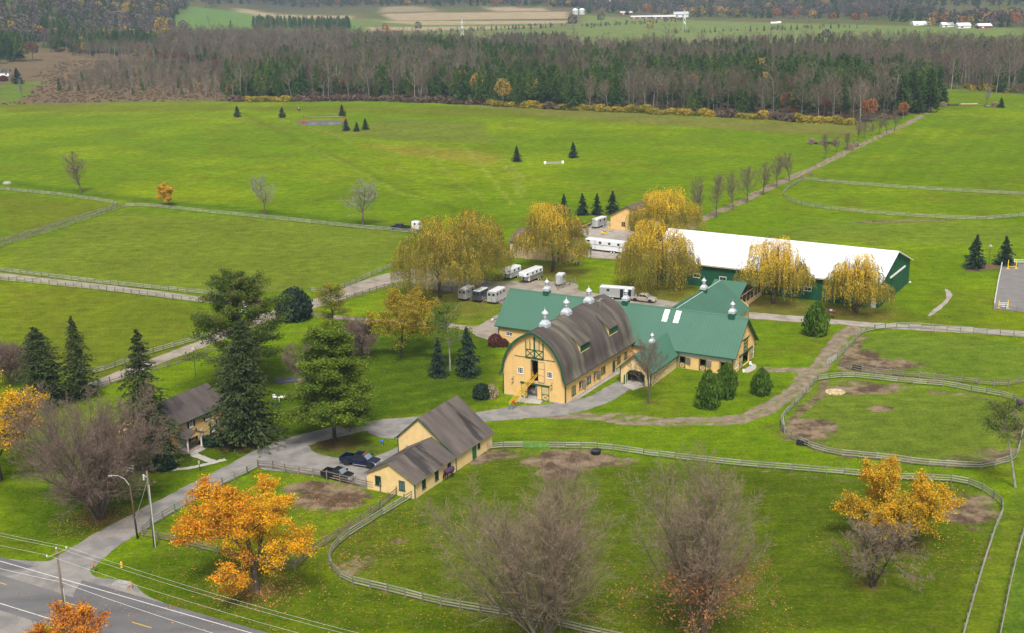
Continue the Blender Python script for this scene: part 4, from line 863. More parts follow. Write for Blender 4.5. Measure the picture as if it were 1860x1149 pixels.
def trimbar(parent, name, segs, mt, w_=.16, h=.2):
    mb = MB()
    for a, b_ in segs:
        a = Vector(a); b_ = Vector(b_); d = (b_ - a).normalized(); s_ = d.cross(Vector((0, 0, 1))).normalized() * w_ / 2; u_ = Vector((0, 0, h / 2))
        mb.hexa([a - s_ - u_, b_ - s_ - u_, b_ + s_ - u_, a + s_ - u_, a - s_ + u_, b_ - s_ + u_, b_ + s_ + u_, a + s_ + u_])
    return mb.build(name, mt, parent)
def cupola(parent, u, v, z, s=1., base=None, rot=0):
    """metal roof ventilator: square flared skirt, drum, onion cap and finial"""
    c = MB(); b_ = .80 * s
    def ring(h, zz): return [(u - h, v - h, zz), (u + h, v - h, zz), (u + h, v + h, zz), (u - h, v + h, zz)]
    pf = [(b_, z), (b_, z + .55 * s), (b_ * .98, z + .62 * s), (b_ * .55, z + 1.15 * s), (b_ * .50, z + 1.22 * s)]
    for (h0, z0), (h1, z1) in zip(pf[:-1], pf[1:]): c.hexa(ring(h0, z0) + ring(h1, z1))
    o = c.build('cupola', CUP, parent)
    d = MB(); d.lathe([(.40, 1.2), (.40, 1.75), (.47, 1.8), (.47, 1.86), (.42, 1.9), (.42, 2.02), (.60, 2.12), (.66, 2.24), (.62, 2.42), (.45, 2.6), (.30, 2.72), (.14, 2.86), (.07, 3.0), (.09, 3.08), (.03, 3.16), (.012, 3.5), (0, 3.52)], (0, 0, 0), 20)
    d.v = [(u + x * s, v + y * s, z + zz * s) for x, y, zz in d.v]; d.build('cap', CUP, o, smooth=True)
    if base:
        e = MB(); e.box(u - b_ * .96, u + b_ * .96, v - b_ * .96, v + b_ * .96, z - 1.3 * s, z - .003); e.build('curb', base, o)
    return o
def gooselamp(parent, W_, a, z):
    mb = MB(); mb.tube(W_.p(a, z + .3, .01), W_.p(a, z + .45, .35), .02, n=6); mb.tube(W_.p(a, z + .45, .35), W_.p(a, z + .12, .55), .02, n=6)
    mb.tube(W_.p(a, z + .12, .55), W_.p(a, z - .05, .55), .07, .25, n=10); mb.build('wall_lamp', BLK, parent)
def corner(parent, pts, h, mt=None, w_=.09):
    for x, y in pts: MB().box(x - w_, x + w_, y - w_, y + w_, 0, h).build('corner_trim', mt or GTR, parent)
U, Vv = (1, 0), (0, 1)

# --- round-roofed hay barn
BW, BL = 12.6, 27.9
barn = thing('barn', 'big yellow barn with a rounded weathered dark roof and three silvery onion ventilators', 'barn', (9.13, 204.47, 0), 1.0404)
front = Wall((0, BW), (0, -1), (-1, 0)); side = Wall((0, 0), (1, 0), (0, -1)); back = Wall((BL, BW), (0, -1), (1, 0)); far_ = Wall((0, BW), (1, 0), (0, 1))
cc, RR, ze = 2.06, 8.36, 4.45
def arch(n_=22, ov=0.0):
    """gothic arch (v,z) from the right eave over the ridge to the left eave"""
    half = [(math.sqrt(RR * RR - zz * zz) - cc, ze + zz) for zz in np.sin(np.linspace(0, 1, n_) * math.asin(8.10 / RR)) * RR]
    r_ = [(BW / 2 - x, z) for x, z in half]; l_ = [(BW / 2 + x, z) for x, z in half][::-1]
    return r_ + l_[1:]
A = arch(); topf = sorted([(BW - v, z - .12) for v, z in A])
topf = [(0, ze - .1)] + [t for t in topf if t[0] > .01 and t[0] < BW - .01] + [(BW, ze - .1)]
F_ops = [(4.68, 6.95, .02, 2.62), (5.85, 7.12, 3.45, 7.2)]
build_wall(barn, front, BW, topf, YEL, F_ops, ribs=.60)
build_wall(barn, back, BW, topf, YEL)
S_ops = [(5.35, 6.35, 1.05, 2.5), (11.3, 12.2, 1.15, 2.5)]
build_wall(barn, side, BL, [(0, 4.3), (BL, 4.3)], YEL, S_ops, ribs=.60); build_wall(barn, far_, BL, [(0, 4.3), (BL, 4.3)], YEL)
prof = [(-.62, 4.0), (-.38, 4.3), (-.1, 4.75)] + [p for p in A if p[1] > 5.0 and p[0] < BW / 2 - .02] + [(BW / 2, 12.62)]
prof = prof + [(BW - v, z) for v, z in prof[:-1]][::-1]
V, Fq = [], []; us = np.linspace(-.65, BL + .25, 30); k = len(prof)
pp = np.array(prof); tg = np.gradient(pp, axis=0); tg /= np.linalg.norm(tg, axis=1)[:, None]; nn_ = np.c_[-tg[:, 1], tg[:, 0]]
for u_ in us:
    wob_ = (fbm(np.full(k, u_ * 1.0), np.arange(k) * .8, 3, 44) - .5) * .16
    for (v_, z_), q in zip(pp, nn_ * wob_[:, None]): V.append((u_, v_ + q[0], z_ + q[1]))
V = np.array(V); n0 = len(V); inn = V.copy(); cz = np.array([0, BW / 2, 4.0]); inn[:, 1] += np.clip(BW / 2 - inn[:, 1], -.14, .14); inn[:, 2] -= .10
i, j = np.meshgrid(np.arange(len(us) - 1), np.arange(k - 1), indexing='ij'); a = (i * k + j).ravel()
Fo = np.stack([a, a + k, a + k + 1, a + 1], -1); Fi = Fo[:, ::-1] + n0; e0 = np.arange(k - 1); en = e0 + (len(us) - 1) * k; s0 = np.arange(len(us) - 1) * k; s1 = s0 + k - 1
Fe = np.concatenate([np.stack([e0, e0 + 1, e0 + 1 + n0, e0 + n0], -1), np.stack([en, en + n0, en + 1 + n0, en + 1], -1), np.stack([s0, s0 + n0, s0 + k + n0, s0 + k], -1), np.stack([s1, s1 + k, s1 + k + n0, s1 + n0], -1)])
broof = link('roof', npmesh('roof', np.r_[V, inn], [Fo, Fi, Fe], BRF), barn)
for p in broof.data.polygons: p.use_smooth = True
broof.data.set_sharp_from_angle(angle=R(30))
vb = MB()
for (v0, z0_), (v1, z1_) in zip(prof[:-1], prof[1:]):          # green barge board along the front arch
    cx_ = BW / 2
    f_ = lambda v, z, t: (v + (t if v < cx_ - .01 else (-t if v > cx_ + .01 else 0)) * .75, z - t * .75)
    a0, b0 = f_(v0, z0_, .38), f_(v1, z1_, .38)
    vb.hexa([(-.72, v0, z0_), (-.62, v0, z0_), (-.62, v1, z1_), (-.72, v1, z1_), (-.72, *a0), (-.62, *a0), (-.62, *b0), (-.72, *b0)])
vb.build('barge_board', GTR, barn)
trimbar(barn, 'fascia', [((-.6, -.56, 3.96), (BL + .2, -.56, 3.96)), ((-.6, BW + .56, 3.96), (BL + .2, BW + .56, 3.96))], GTR, .1, .16)
corner(barn, [(0, 0), (0, BW)], 4.0); cg = MB(); cg.box(-.5, BL, -.10, -.005, 0, .25); cg.box(-.1, -.005, .1, BW - .1, 0, .2); cg.build('foundation', CONC, barn)
for u_ in (4.3, 12.5, 21.7): cupola(barn, u_, BW / 2, 12.35, 1.0)
ld = MB(); lz0, lz1 = 7.55, 11.5                                  # loft doors: green frame, crosses below, battens above
for a0, z0_, a1, z1_ in ((4.7, lz0, 8.35, lz0 + .28), (4.7, lz0, 4.88, 10.7), (8.17, lz0, 8.35, 10.7), (6.38, lz0, 6.68, 11.6), (4.88, 9.1, 8.17, 9.25)): front.box(ld, a0, a1, z0_, z1_, .035, .11)
for a_ in (5.55, 7.4): front.box(ld, a_, a_ + .12, 9.25, 11.05, .036, .10)
for a0, a1 in ((4.88, 6.38), (6.68, 8.17)): front.bar(ld, a0, lz0 + .3, a1, 9.1, .14, .04, .09); front.bar(ld, a0, 9.1, a1, lz0 + .3, .14, .043, .093)
ldo = ld.build('loft_door', GTR, barn); pm = MB(); front.box(pm, 4.85, 8.2, lz0 + .2, 10.6, .032, .05); pm.build('panel', YEL, ldo)
for a0, a1 in ((2.4, 4.65), (8.45, 10.6)): tr = MB(); front.box(tr, a0, a1, 7.62, 7.70, .03, .09); tr.build('door_track', GTR, barn)
for a0, a1 in ((.1, 3.2), (9.6, BW - .1)): tb = MB(); front.box(tb, a0, a1, 1.0, 1.07, .004, .028); tb.build('trim_board', YEL2, barn)
fr = MB(); front.box(fr, 5.73, 5.85, 3.4, 7.32, .004, .07); front.box(fr, 5.73, 7.2, 7.2, 7.34, .004, .072); front.box(fr, 7.12, 7.2, 3.45, 7.2, .004, .07); fr.build('door_frame', GTR, barn)
sd = MB(); front.box(sd, 7.22, 8.5, 3.35, 7.2, .06, .12); sdo = sd.build('door', YEL, barn, label='open plain yellow upper hay door'); 
sf = MB()
for z_ in (3.35, 4.6, 5.85, 7.12): front.box(sf, 7.22, 8.5, z_, z_ + .07, .122, .14)
for a_ in (7.2, 8.44): front.box(sf, a_, a_ + .07, 3.35, 7.2, .121, .138)
sf.build('edge_strip', FENB, sdo)
for a0, a1 in ((3.02, 4.17), (8.95, 10.05)): window(barn, front, a0, a1, 4.42, 5.6, WHT, GLS, 3, 3, .09)
hd = MB(); front.box(hd, 3.55, 9.5, 2.72, 2.98, .035, .16); hd.build('door_header', GTR, barn)
xdoor(barn, front, 3.75, 5.05, .04, 2.70, .04); xdoor(barn, front, 7.85, 9.4, .04, 2.70, .04)
W2 = Wall((0, BW), (0, -1), (-1, 0)); fl = MB(); fl.box(.05, BL - .1, .1, BW - .1, .02, .04); fl.build('floor', CONC, barn)
st_ = MB()
for k_, (u_, v_) in enumerate(((1.5, 5.2), (2.6, 7.1), (1.9, 6.4))): st_.box(u_, u_ + .35, v_, v_ + .4, .05, 1.1 + .2 * k_)
so_ = st_.build('stored_item', mat('stored_pale_canvas', (.4, .36, .32)), barn)
for a_ in (2.2, 10.1): gooselamp(barn, front, a_, 3.3)
for a0, a1, nxx in ((2.3, 3.85, 2),): window(barn, side, a0, a1, .85, 2.52, GTR, mat('green_shutter_glass', (.03, .10, .06), rough=.3), 2, 4, .10)
def shutter_pair(W_, parent, a, z0, z1, openw=1.0, lab=None):
    f = MB(); W_.box(f, a - .08, a, z0 - .08, z1 + .08, .004, .06); W_.box(f, a + openw, a + openw + .08, z0 - .08, z1 + .08, .004, .06); W_.box(f, a - .08, a + openw + .08, z1, z1 + .09, .005, .064); W_.box(f, a - .08, a + openw + .08, z0 - .09, z0, .005, .064)
    w_ = f.build('window', GTR, parent); g = MB(); x0 = a + openw + .12; x1 = x0 + openw
    g.hexa([W_.p(x0, z0, .06), W_.p(x1, z0, .34), W_.p(x1, z0, .38), W_.p(x0, z0, .10), W_.p(x0, z1, .06), W_.p(x1, z1, .34), W_.p(x1, z1, .38), W_.p(x0, z1, .10)]); g.build('shutter', FENB, w_)
for a_, z0_ in ((5.35, 1.05), (11.3, 1.15)): shutter_pair(side, barn, a_, z0_, 2.5, .95)
for a0, a1, z0_, z1_ in ((8.3, 9.9, 1.2, 2.55), (14.2, 15.9, 1.3, 2.6), (20.9, 22.5, 1.4, 2.72), (24.1, 25.6, 1.45, 2.75)): window(barn, side, a0, a1, z0_, z1_, GTR, GLSB if a0 < 12 else GLS, 3, 2, .09)
dd_ = MB(); side.box(dd_, 18.9, 20.0, .05, 2.5, .01, .07); dd_.build('door', GTR, barn); 
for a_ in (7.6, 10.4, 19.4, 26): gooselamp(barn, side, a_, 2.6)
for u0, u1, vf, zb, zt, vt, zr in ((6.9, 10.3, .62, 7.45, 8.95, 2.75, 10.75), (18.7, 22.1, .62, 7.45, 8.95, 3.0, 11.0)):     # two shed dormers
    d = thing('dormer', None, None); d.parent = barn; del_ = None
    o = MB(); o.hexa([(u0, vf, zb), (u1, vf, zb), (u1, vt, zb + .2), (u0, vt, zb + .2), (u0, vf, zt), (u1, vf, zt), (u1, vt, zr), (u0, vt, zr)]); 
    bpy.data.objects.remove(d); d = o.build('dormer', YEL, barn)
    slab(d, 'dormer_roof', [(u0 - .35, vf - .35, zt + .02), (u1 + .35, vf - .35, zt + .02), (u1 + .35, vt + .25, zr + .2), (u0 - .35, vt + .25, zr + .2)], .1, BRF)
    Wd = Wall((u0, vf), (1, 0), (0, -1)); window(d, Wd, .08, u1 - u0 - .08, zb + .22, zt - .12, GTR, mat('green_tinted_glass', (.02, .09, .06), rough=.2), 4, 2, .12); s_ = MB(); Wd.box(s_, -.05, u1 - u0 + .05, zb - .02, zb + .14, .02, .12); s_.build('ledge', YEL2, d)
an = MB(); an.tube((21.8, 4.0, 10.9), (21.8, 4.0, 13.2), .02); an.tube((20.6, 3.8, 13.2), (23.0, 4.2, 13.2), .02)
for t in np.linspace(0, 1, 7): an.tube((20.6 + 2.4 * t, 3.4 + .4 * t, 13.2), (20.6 + 2.4 * t, 4.2 + .4 * t, 13.2), .010)
an.build('antenna', GALV, barn)
ln = MB()

# --- hay elevator leaning into the upper door
def at_barn(u, v): c, s = math.cos(1.0404), math.sin(1.0404); return 9.13 + c * u - s * v, 204.47 + s * u + c * v
ex, ey = G(928, 743); hx, hy = at_barn(.3, 6.15); hz = 4.5
el = thing('hay_elevator', 'yellow hay elevator reaching from the drive up into the barn hay door', 'hay elevator', (ex, ey, 0))
Ev = Vector((hx - ex, hy - ey, hz)); sdv = Ev.cross(Vector((0, 0, 1))).normalized() * .42; o0 = Vector((0, 0, .9)); mb = MB()
for s_ in (-1, 1):
    mb.tube(o0 + sdv * s_, Ev + sdv * s_, .06, n=6); mb.tube(o0 + sdv * s_ + Vector((0, 0, .42)), Ev + sdv * s_ + Vector((0, 0, .42)), .045, n=6)
el_r = mb.build('rail', mat('elevator_yellow_paint', (.66, .40, .02), var=.15), el)
mb = MB()
for t in np.linspace(.03, .97, 22):
    p = o0.lerp(Ev, t); mb.tube(p - sdv, p + sdv, .045, n=5); mb.tube(p - sdv, p - sdv + Vector((0, 0, .35)), .02, n=5); mb.tube(p + sdv, p + sdv + Vector((0, 0, .35)), .02, n=5)
mb.build('slat', mat('elevator_ochre_paint', (.45, .24, .02), var=.2), el, kind='stuff')
mb = MB()
for x, y in ((-.45, -.3), (.45, -.3), (.45, .4), (-.45, .4)): mb.tube((x, y, 0), (x * .8, y * .8, 1.0), .035, n=6)
for z_ in (.45, .95): mb.box(-.45, .45, -.32, -.26, z_, z_ + .06); mb.box(-.45, .45, .3, .36, z_, z_ + .06); mb.box(-.45, -.39, -.3, .36, z_ + .062, z_ + .12); mb.box(.39, .45, -.3, .36, z_ + .062, z_ + .12)
mb.build('stand', mat('grey_green_steel', (.16, .24, .22)), el); mb = MB(); mb.box(.2, .75, -.25, .2, 1.25, 1.62); mb.build('motor', REDP, el, bevel=.04)
for s_ in (.45, .62): 
    p = o0.lerp(Ev, s_); mb = MB(); mb.tube(p - sdv, (p.x - sdv.x * 1.6, p.y - sdv.y * 1.6, 0), .03); mb.tube(p + sdv, (p.x + sdv.x * 1.6, p.y + sdv.y * 1.6, 0), .03); mb.build('leg', YELP, el); break

# --- long stable with the green metal roof (u runs left, v negative runs back)
SL, SW, SE, SR = 50.3, 12.5, 3.8, 9.47; sx, sy, sa = 40.99, 218.73, 2.626
def at_st(u, v): c, s = math.cos(sa), math.sin(sa); return sx + c * u - s * v, sy + s * u + c * v
st = thing('stable', 'long yellow stable with a green metal roof running behind the barn', 'stable', (sx, sy, 0), sa)
f = Wall((0, 0), (1, 0), (0, 1)); e = Wall((0, 0), (0, -1), (-1, 0)); bk = Wall((0, -SW), (1, 0), (0, -1)); le = Wall((SL, 0), (0, -1), (1, 0))
ops = [(9.45, 10.6, .05, 2.35), (5.3, 6.5, .05, 2.35), (1.2, 2.4, .05, 2.35)]
build_wall(st, f, SL, [(0, SE), (SL, SE)], YEL, [o for o in ops], ribs=.60)
build_wall(st, e, SW, [(0, SE), (SW / 2, SR - .1), (SW, SE)], YEL, [(5.6, 9.4, .05, 2.5)], ribs=.60); build_wall(st, bk, SL, [(0, SE), (SL, SE)], YEL); build_wall(st, le, SW, [(0, SE), (SW / 2, SR - .1), (SW, SE)], YEL, ribs=.60)
bl = MB(); f.box(bl, .1, 11.0, 2.5, 3.55, .035, .06); bl.build('belt_panel', GRYP, st)
sl_ = (SR - SE) / (SW / 2); eo = .55; ez = SE - eo * sl_ + .12
slab(st, 'roof', [(-.7, eo, ez), (SL + .7, eo, ez), (SL + .7, -SW / 2, SR + .1), (-.7, -SW / 2, SR + .1)], .1, GRF, .60)
slab(st, 'roof', [(-.7, -SW - eo, ez), (SL + .7, -SW - eo, ez), (SL + .7, -SW / 2, SR + .1), (-.7, -SW / 2, SR + .1)], .1, GRF, .60)
rc = MB(); rc.prism([(-SW / 2 - .25, SR - .04), (-SW / 2, SR + .18), (-SW / 2 + .25, SR - .04)], -.72, SL + .72, axis='x'); rc.build('ridge_cap', GRF, st)
trimbar(st, 'barge_board', [((-.72, eo, ez - .1), (-.72, -SW / 2, SR)), ((-.72, -SW - eo, ez - .1), (-.72, -SW / 2, SR)), ((SL + .72, eo, ez - .1), (SL + .72, -SW / 2, SR)), ((-.7, eo + .04, ez - .06), (SL + .7, eo + .04, ez - .06))], GTR, .1, .2)
corner(st, [(0, 0), (0, -SW), (SL, 0), (11.0, .03)], 3.7)
sk = MB(); n3 = Vector((0, sl_, 1)).normalized()
for u0 in (12.6, 14.9):
    pz = lambda v: SR + .1 + (v + SW / 2) * -sl_ + .055
    q = [(u0, -4.0), (u0 + 1.15, -4.0), (u0 + 1.15, -5.9), (u0, -5.9)]
    sk = MB(); sk.hexa([(a, b_, pz(b_) - .05) for a, b_ in q] + [(a, b_, pz(b_)) for a, b_ in q]); sk.build('skylight', WRF, st)
for u_, s_ in ((.9 + 1.6, .78), (24.6, .8), (42.3, .8)): cupola(st, u_, -SW / 2, SR + .55, s_, GTR)
for a0, a1, _, _ in ops:
    xdoor(st, f, a0 - .02, a1 + .02, .05, 1.15, -.1, full=False)
    fr = MB(); f.box(fr, a0 - .12, a0, 0, 2.45, .035, .08); f.box(fr, a1, a1 + .12, 0, 2.45, .035, .08); fr.build('door_frame', GTR, st)
    sh = MB(); x0 = a0 - .14; x1 = a0 - 1.25
    sh.hexa([f.p(x0, 1.1, .06), f.p(x1, 1.1, .35), f.p(x1, 1.1, .40), f.p(x0, 1.1, .11), f.p(x0, 2.3, .06), f.p(x1, 2.3, .35), f.p(x1, 2.3, .40), f.p(x0, 2.3, .11)]); so2 = sh.build('shutter', FENB, st)
for a0 in (45.5, 47.1, 43.2, 40.9, 38.0): 
    if a0 in (45.5,): continue
    window(st, f, a0, a0 + 1.5, 1.5, 2.3, WHT, GLS, 2, 2, .08)
hd = MB(); e.box(hd, 3.6, 11.2, 2.6, 2.8, .035, .2); hd.build('door_header', GTR, st); xdoor(st, e, 3.7, 5.5, .05, 2.58, .05); xdoor(st, e, 9.5, 11.3, .05, 2.58, .05)
lf = MB()
for a_ in (6.0, 7.1, 8.2): e.box(lf, a_, a_ + .16, 3.0, 5.2, .036, .09)
for z_ in (3.0, 3.7, 4.4, 5.05): e.box(lf, 6.0, 8.36, z_, z_ + .14, .037, .092)
for z0_, z1_ in ((3.1, 3.8), (3.8, 4.5), (4.5, 5.15)): e.bar(lf, 6.1, z0_, 7.15, z1_, .1, .04, .08); e.bar(lf, 7.2, z1_, 8.25, z0_, .1, .04, .08)
lo = lf.build('loft_door', GTR, st); tk_ = MB(); e.box(tk_, 5.0, 9.3, 5.28, 5.42, .04, .12); tk_.build('door_track', GTR, st)
window(st, e, 1.75, 3.05, .85, 1.9, WHT, GLSB, 2, 2, .08); window(st, e, 11.35, 12.2, 1.3, 2.3, WHT, GLSB, 1, 2, .08); gooselamp(st, e, 11.8, 2.9); gooselamp(st, e, 2.6, 2.9)
ib = MB(); ib.box(.6, 1.2, -7.6, -6.2, .05, 1.9); ib.build('stall_front', mat('red_brown_stall_wood', (.20, .05, .03)), st)
# entry wing (front cross gable)
wg = thing('entry_wing', 'small green-roofed gabled wing with an arched opening where the driveway ends', 'barn wing', (sx, sy, 0), sa)
u0, u1, vf_ = 11.05, 17.1, 12.8; um = (u0 + u1) / 2; we, wr = 3.1, 5.9
wf = Wall((u0, vf_), (1, 0), (0, 1)); wR = Wall((u0, vf_), (0, -1), (-1, 0)); wL = Wall((u1, vf_), (0, -1), (1, 0))
build_wall(wg, wf, u1 - u0, [(0, we), (um - u0, wr - .08), (u1 - u0, we)], YEL2, [(1.3, 4.7, .02, 2.55)], clap=.28)
build_wall(wg, wR, vf_ - .02, [(0, we), (vf_ - .02, we)], YEL2, clap=.28); build_wall(wg, wL, vf_ - .02, [(0, we), (vf_ - .02, we)], YEL2)
ch = MB()
for s_ in (0, 1):
    a = 1.3 if s_ == 0 else 4.7; q = .55 if s_ == 0 else -.55
    P_ = [(a, 1.95), (a, 2.56), (a + q, 2.56)]
    k = len(ch.v); ch.v += [wf.p(x, z, .02) for x, z in P_] + [wf.p(x, z, -.15) for x, z in P_]; ch.f += [(k, k + 1, k + 2), (k + 3, k + 5, k + 4), (k, k + 2, k + 5, k + 3)]; ch.m += [0] * 3
ch.build('arch_corner', YEL2, wg)
fr = MB(); wf.box(fr, 1.16, 1.3, 0, 1.95, .02, .07); wf.box(fr, 4.7, 4.84, 0, 1.95, .02, .07); wf.box(fr, 1.85, 4.15, 2.56, 2.70, .02, .07); wf.bar(fr, 1.25, 1.95, 1.87, 2.62, .13, .021, .071); wf.bar(fr, 4.75, 1.95, 4.13, 2.62, .13, .021, .071); fr.build('arch_frame', GTR, wg)
so_w = .55; wsl = (wr - we) / (um - u0)
for s_, ue in ((-1, u0 - so_w), (1, u1 + so_w)):
    slab(wg, 'roof', [(ue, vf_ + .6, we - so_w * wsl + .1), (ue, -.2, we - so_w * wsl + .1), (um, -2.6, wr + .08), (um, vf_ + .6, wr + .08)], .09, GRF, .60)
trimbar(wg, 'barge_board', [((u0 - so_w, vf_ + .62, we - so_w * wsl), (um, vf_ + .62, wr)), ((u1 + so_w, vf_ + .62, we - so_w * wsl), (um, vf_ + .62, wr)), ((u0 - so_w - .02, vf_ + .6, we - so_w * wsl + .02), (u0 - so_w - .02, .6, we - so_w * wsl + .02))], GTR, .1, .2)
corner(wg, [(u0, vf_), (u1, vf_)], 3.0); cupola(wg, um, 5.2, wr + .1, .62)
window(wg, wR, 7.2, 8.2, 1.0, 2.0, WHT, GLSB, 2, 2, .08); window(wg, wR, 10.3, 10.8, 1.6, 2.2, WHT, GLSB, 1, 2, .06); window(wg, wR, 11.4, 11.8, .9, 1.7, WHT, GLSB, 1, 2, .05)
lv = MB(); wf.box(lv, 2.7, 3.3, 4.0, 4.7, .02, .06); lv.build('gable_vent', GRYP, wg); gooselamp(wg, wf, 3.0, 2.95)
ps = MB(); ps.box(15.9, 16.1, 13.3, 13.5, 0, 1.8); ps.build('bollard', GTR, wg)
fl = MB(); fl.box(u0 + .1, u1 - .1, .1, vf_ - .1, .03, .05); fl.build('floor', CONC, wg)
# hip-roofed hall behind
hl = thing('rear_hall', 'green-roofed hall with a large plain roof slope behind the stable', 'barn wing', (sx, sy, 0), sa)
h0, h1, hb = 8.9, 22.7, -35.2; hm = (h0 + h1) / 2; he, hr = 3.7, 8.0; hsl = (hr - he) / (hm - h0)
Hr = Wall((h0, hb), (0, 1), (-1, 0)); build_wall(hl, Hr, -SW - hb, [(0, he), (-SW - hb, he)], YEL, [(4.0, 7.5, .05, 2.4)], ribs=.60)
build_wall(hl, Wall((h1, hb), (0, 1), (1, 0)), -SW - hb, [(0, he), (-SW - hb, he)], YEL); build_wall(hl, Wall((h0, hb), (1, 0), (0, -1)), h1 - h0, [(0, he), (hm - h0, hr - .1), (h1 - h0, he)], YEL)
bp_ = MB(); Hr.box(bp_, .1, -SW - hb - .1, 2.5, 3.5, .035, .06); bp_.build('belt_panel', GRYP, hl)
for ue in (h0 - .7, h1 + .7):
    slab(hl, 'roof', [(ue, hb + 1.4, he - .7 * hsl + .1), (ue, -10.0, he - .7 * hsl + .1), (hm, -6.5, hr + .1), (hm, hb - 1.2, hr + .1)], .09, GRF, .60)
slab(hl, 'roof', [(h0 - .7, hb + 1.4, he - .7 * hsl + .08), (h1 + .7, hb + 1.4, he - .7 * hsl + .08), (hm + .01, hb - 1.2, hr + .08), (hm - .01, hb - 1.2, hr + .08)], .09, GRF)
trimbar(hl, 'ridge_cap', [((hm, hb - 1.2, hr + .16), (hm, -8.2, hr + .16))], mat('pale_green_ridge', (.30, .42, .34)), .28, .08); corner(hl, [(h0, hb + .1)], 3.6)
cupola(hl, hm, -26.3, hr + .55, .8, GTR)
# covered walkway towards the arena
wk = thing('covered_walkway', 'open-sided covered walkway with green roof linking the stable and arena', 'covered walkway', (sx, sy, 0), sa)
slab(wk, 'roof', [(12.6, -40.0, 3.7), (20.2, -40.0, 3.7), (20.2, -45.0, 6.0), (12.6, -45.0, 6.0)], .09, GRF, .60); slab(wk, 'roof', [(12.6, -50.0, 3.7), (20.2, -50.0, 3.7), (20.2, -45.0, 6.0), (12.6, -45.0, 6.0)], .09, GRF, .60)
slab(wk, 'roof', [(12.9, -45.5, 3.5), (12.9, -57.4, 3.5), (15.6, -57.4, 5.1), (15.6, -45.5, 5.1)], .08, GRF, .60); slab(wk, 'roof', [(18.3, -45.5, 3.5), (18.3, -57.4, 3.5), (15.6, -57.4, 5.1), (15.6, -45.5, 5.1)], .08, GRF, .60)
slab(wk, 'roof', [(12.9, -34.6, 3.5), (12.9, -40.6, 3.5), (15.6, -40.6, 5.1), (15.6, -34.6, 5.1)], .08, GRF); slab(wk, 'roof', [(18.3, -34.6, 3.5), (18.3, -40.6, 3.5), (15.6, -40.6, 5.1), (15.6, -34.6, 5.1)], .08, GRF)
for uu in (13.3, 17.9):
    for v_ in np.linspace(-36.0, -57.2, 9):
        p_ = MB(); p_.box(uu - .1, uu + .1, v_ - .1, v_ + .1, 0, 3.45); p_.build('post', WOOD if uu < 15 else WOOD, wk)
    lw = MB()
    for z_ in (.15, .42, .69, .96): lw.box(uu - .13, uu - .09 if uu < 15 else uu - .10, -57.2, -36.0, z_, z_ + .24)
    lw.build('lower_board', YEL2 if uu < 15 else WOOD, wk); tb = MB(); tb.box(uu - .08, uu + .08, -57.2, -36.0, 3.2, 3.46); tb.build('top_beam', GRYP, wk)
gw = MB(); k = 0; gw.v += [(12.75, -40.5, 3.6), (12.75, -49.5, 3.6), (12.75, -45, 5.75)]; gw.f.append((0, 1, 2)); gw.m.append(0); gw.build('gable_shade', DRK, wk)  # near-black sheet painting the shade inside the walkway gable
gb = MB(); gb.tube((12.7, -40.6, 3.7), (12.7, -49.4, 3.7), .08, n=4); gb.build('tie_beam', WOOD, wk)
fl = MB(); fl.box(13.3, 17.9, -57.2, -35.4, .02, .05); fl.build('floor', CONC, wk)

# --- indoor arena
AL, AW, AE, AR = 56.0, 26.1, 5.67, 10.3
ar = thing('indoor_arena', 'long dark green riding arena building with a bright white metal roof', 'riding arena', (80.94, 262.37, 0), 2.5864)
f = Wall((0, 0), (1, 0), (0, 1)); e = Wall((0, 0), (0, -1), (-1, 0))
build_wall(ar, f, AL, [(0, AE), (AL, AE)], ARW, ribs=.6); build_wall(ar, e, AW, [(0, AE), (AW / 2, AR - .1), (AW, AE)], ARW, ribs=.6)
build_wall(ar, Wall((0, -AW), (1, 0), (0, -1)), AL, [(0, AE), (AL, AE)], ARW); build_wall(ar, Wall((AL, 0), (0, -1), (1, 0)), AW, [(0, AE), (AW / 2, AR - .1), (AW, AE)], ARW)
asl = (AR - AE) / (AW / 2)
for ve in (.6, -AW - .6): slab(ar, 'roof', [(-.5, ve, AE - .6 * asl + .1), (AL + .5, ve, AE - .6 * asl + .1), (AL + .5, -AW / 2, AR + .1), (-.5, -AW / 2, AR + .1)], .12, WRF, .6)
trimbar(ar, 'gutter', [((-.5, .68, AE - .28), (AL + .5, .68, AE - .28))], mat('beige_gutter', (.42, .38, .30)), .16, .3); trimbar(ar, 'barge_board', [((-.55, .6, AE - .2), (-.55, -AW / 2, AR - .02)), ((-.55, -AW - .6, AE - .2), (-.55, -AW / 2, AR - .02))], WHT, .08, .22)
for a_ in (5, 16.1, 26, 36.6, 43.2, 51): window(ar, f, a_ - .9, a_ + .9, 2.0, 3.05, WHT, GLS, 2, 1, .14, sill=False)
dd_ = MB(); f.box(dd_, .45, 1.6, .05, 2.35, .035, .09); dd_.build('door', GRYP, ar, label='pale grey personnel door')
sd = MB(); e.box(sd, 10.55, 20.2, .1, 4.85, .06, .14); sdo = sd.build('sliding_door', ARW, ar); sb = MB()
for k in range(17): a_ = 10.7 + k * .58; e.box(sb, a_, a_ + .05, .12, 4.8, .142, .17)
sb.build('door_rib', ARW, sdo, kind='stuff'); sp = MB(); e.box(sp, 10.40, 10.54, .05, 5.0, .06, .18); sp.build('door_edge', GTR, sdo)
tr = MB(); e.box(tr, 8.4, 21.0, 4.95, 5.3, .05, .3); tr.build('door_track', WHT, ar)
dv = MB(); e.box(dv, 12.6, 13.0, 7.2, 7.6, .03, .08); dv.build('vent', DRK, ar); mb = MB(); mb.box(-.5, -.1, -AW - .4, -AW + .1, 0, .25); mb.build('splash_block', WHT, ar)

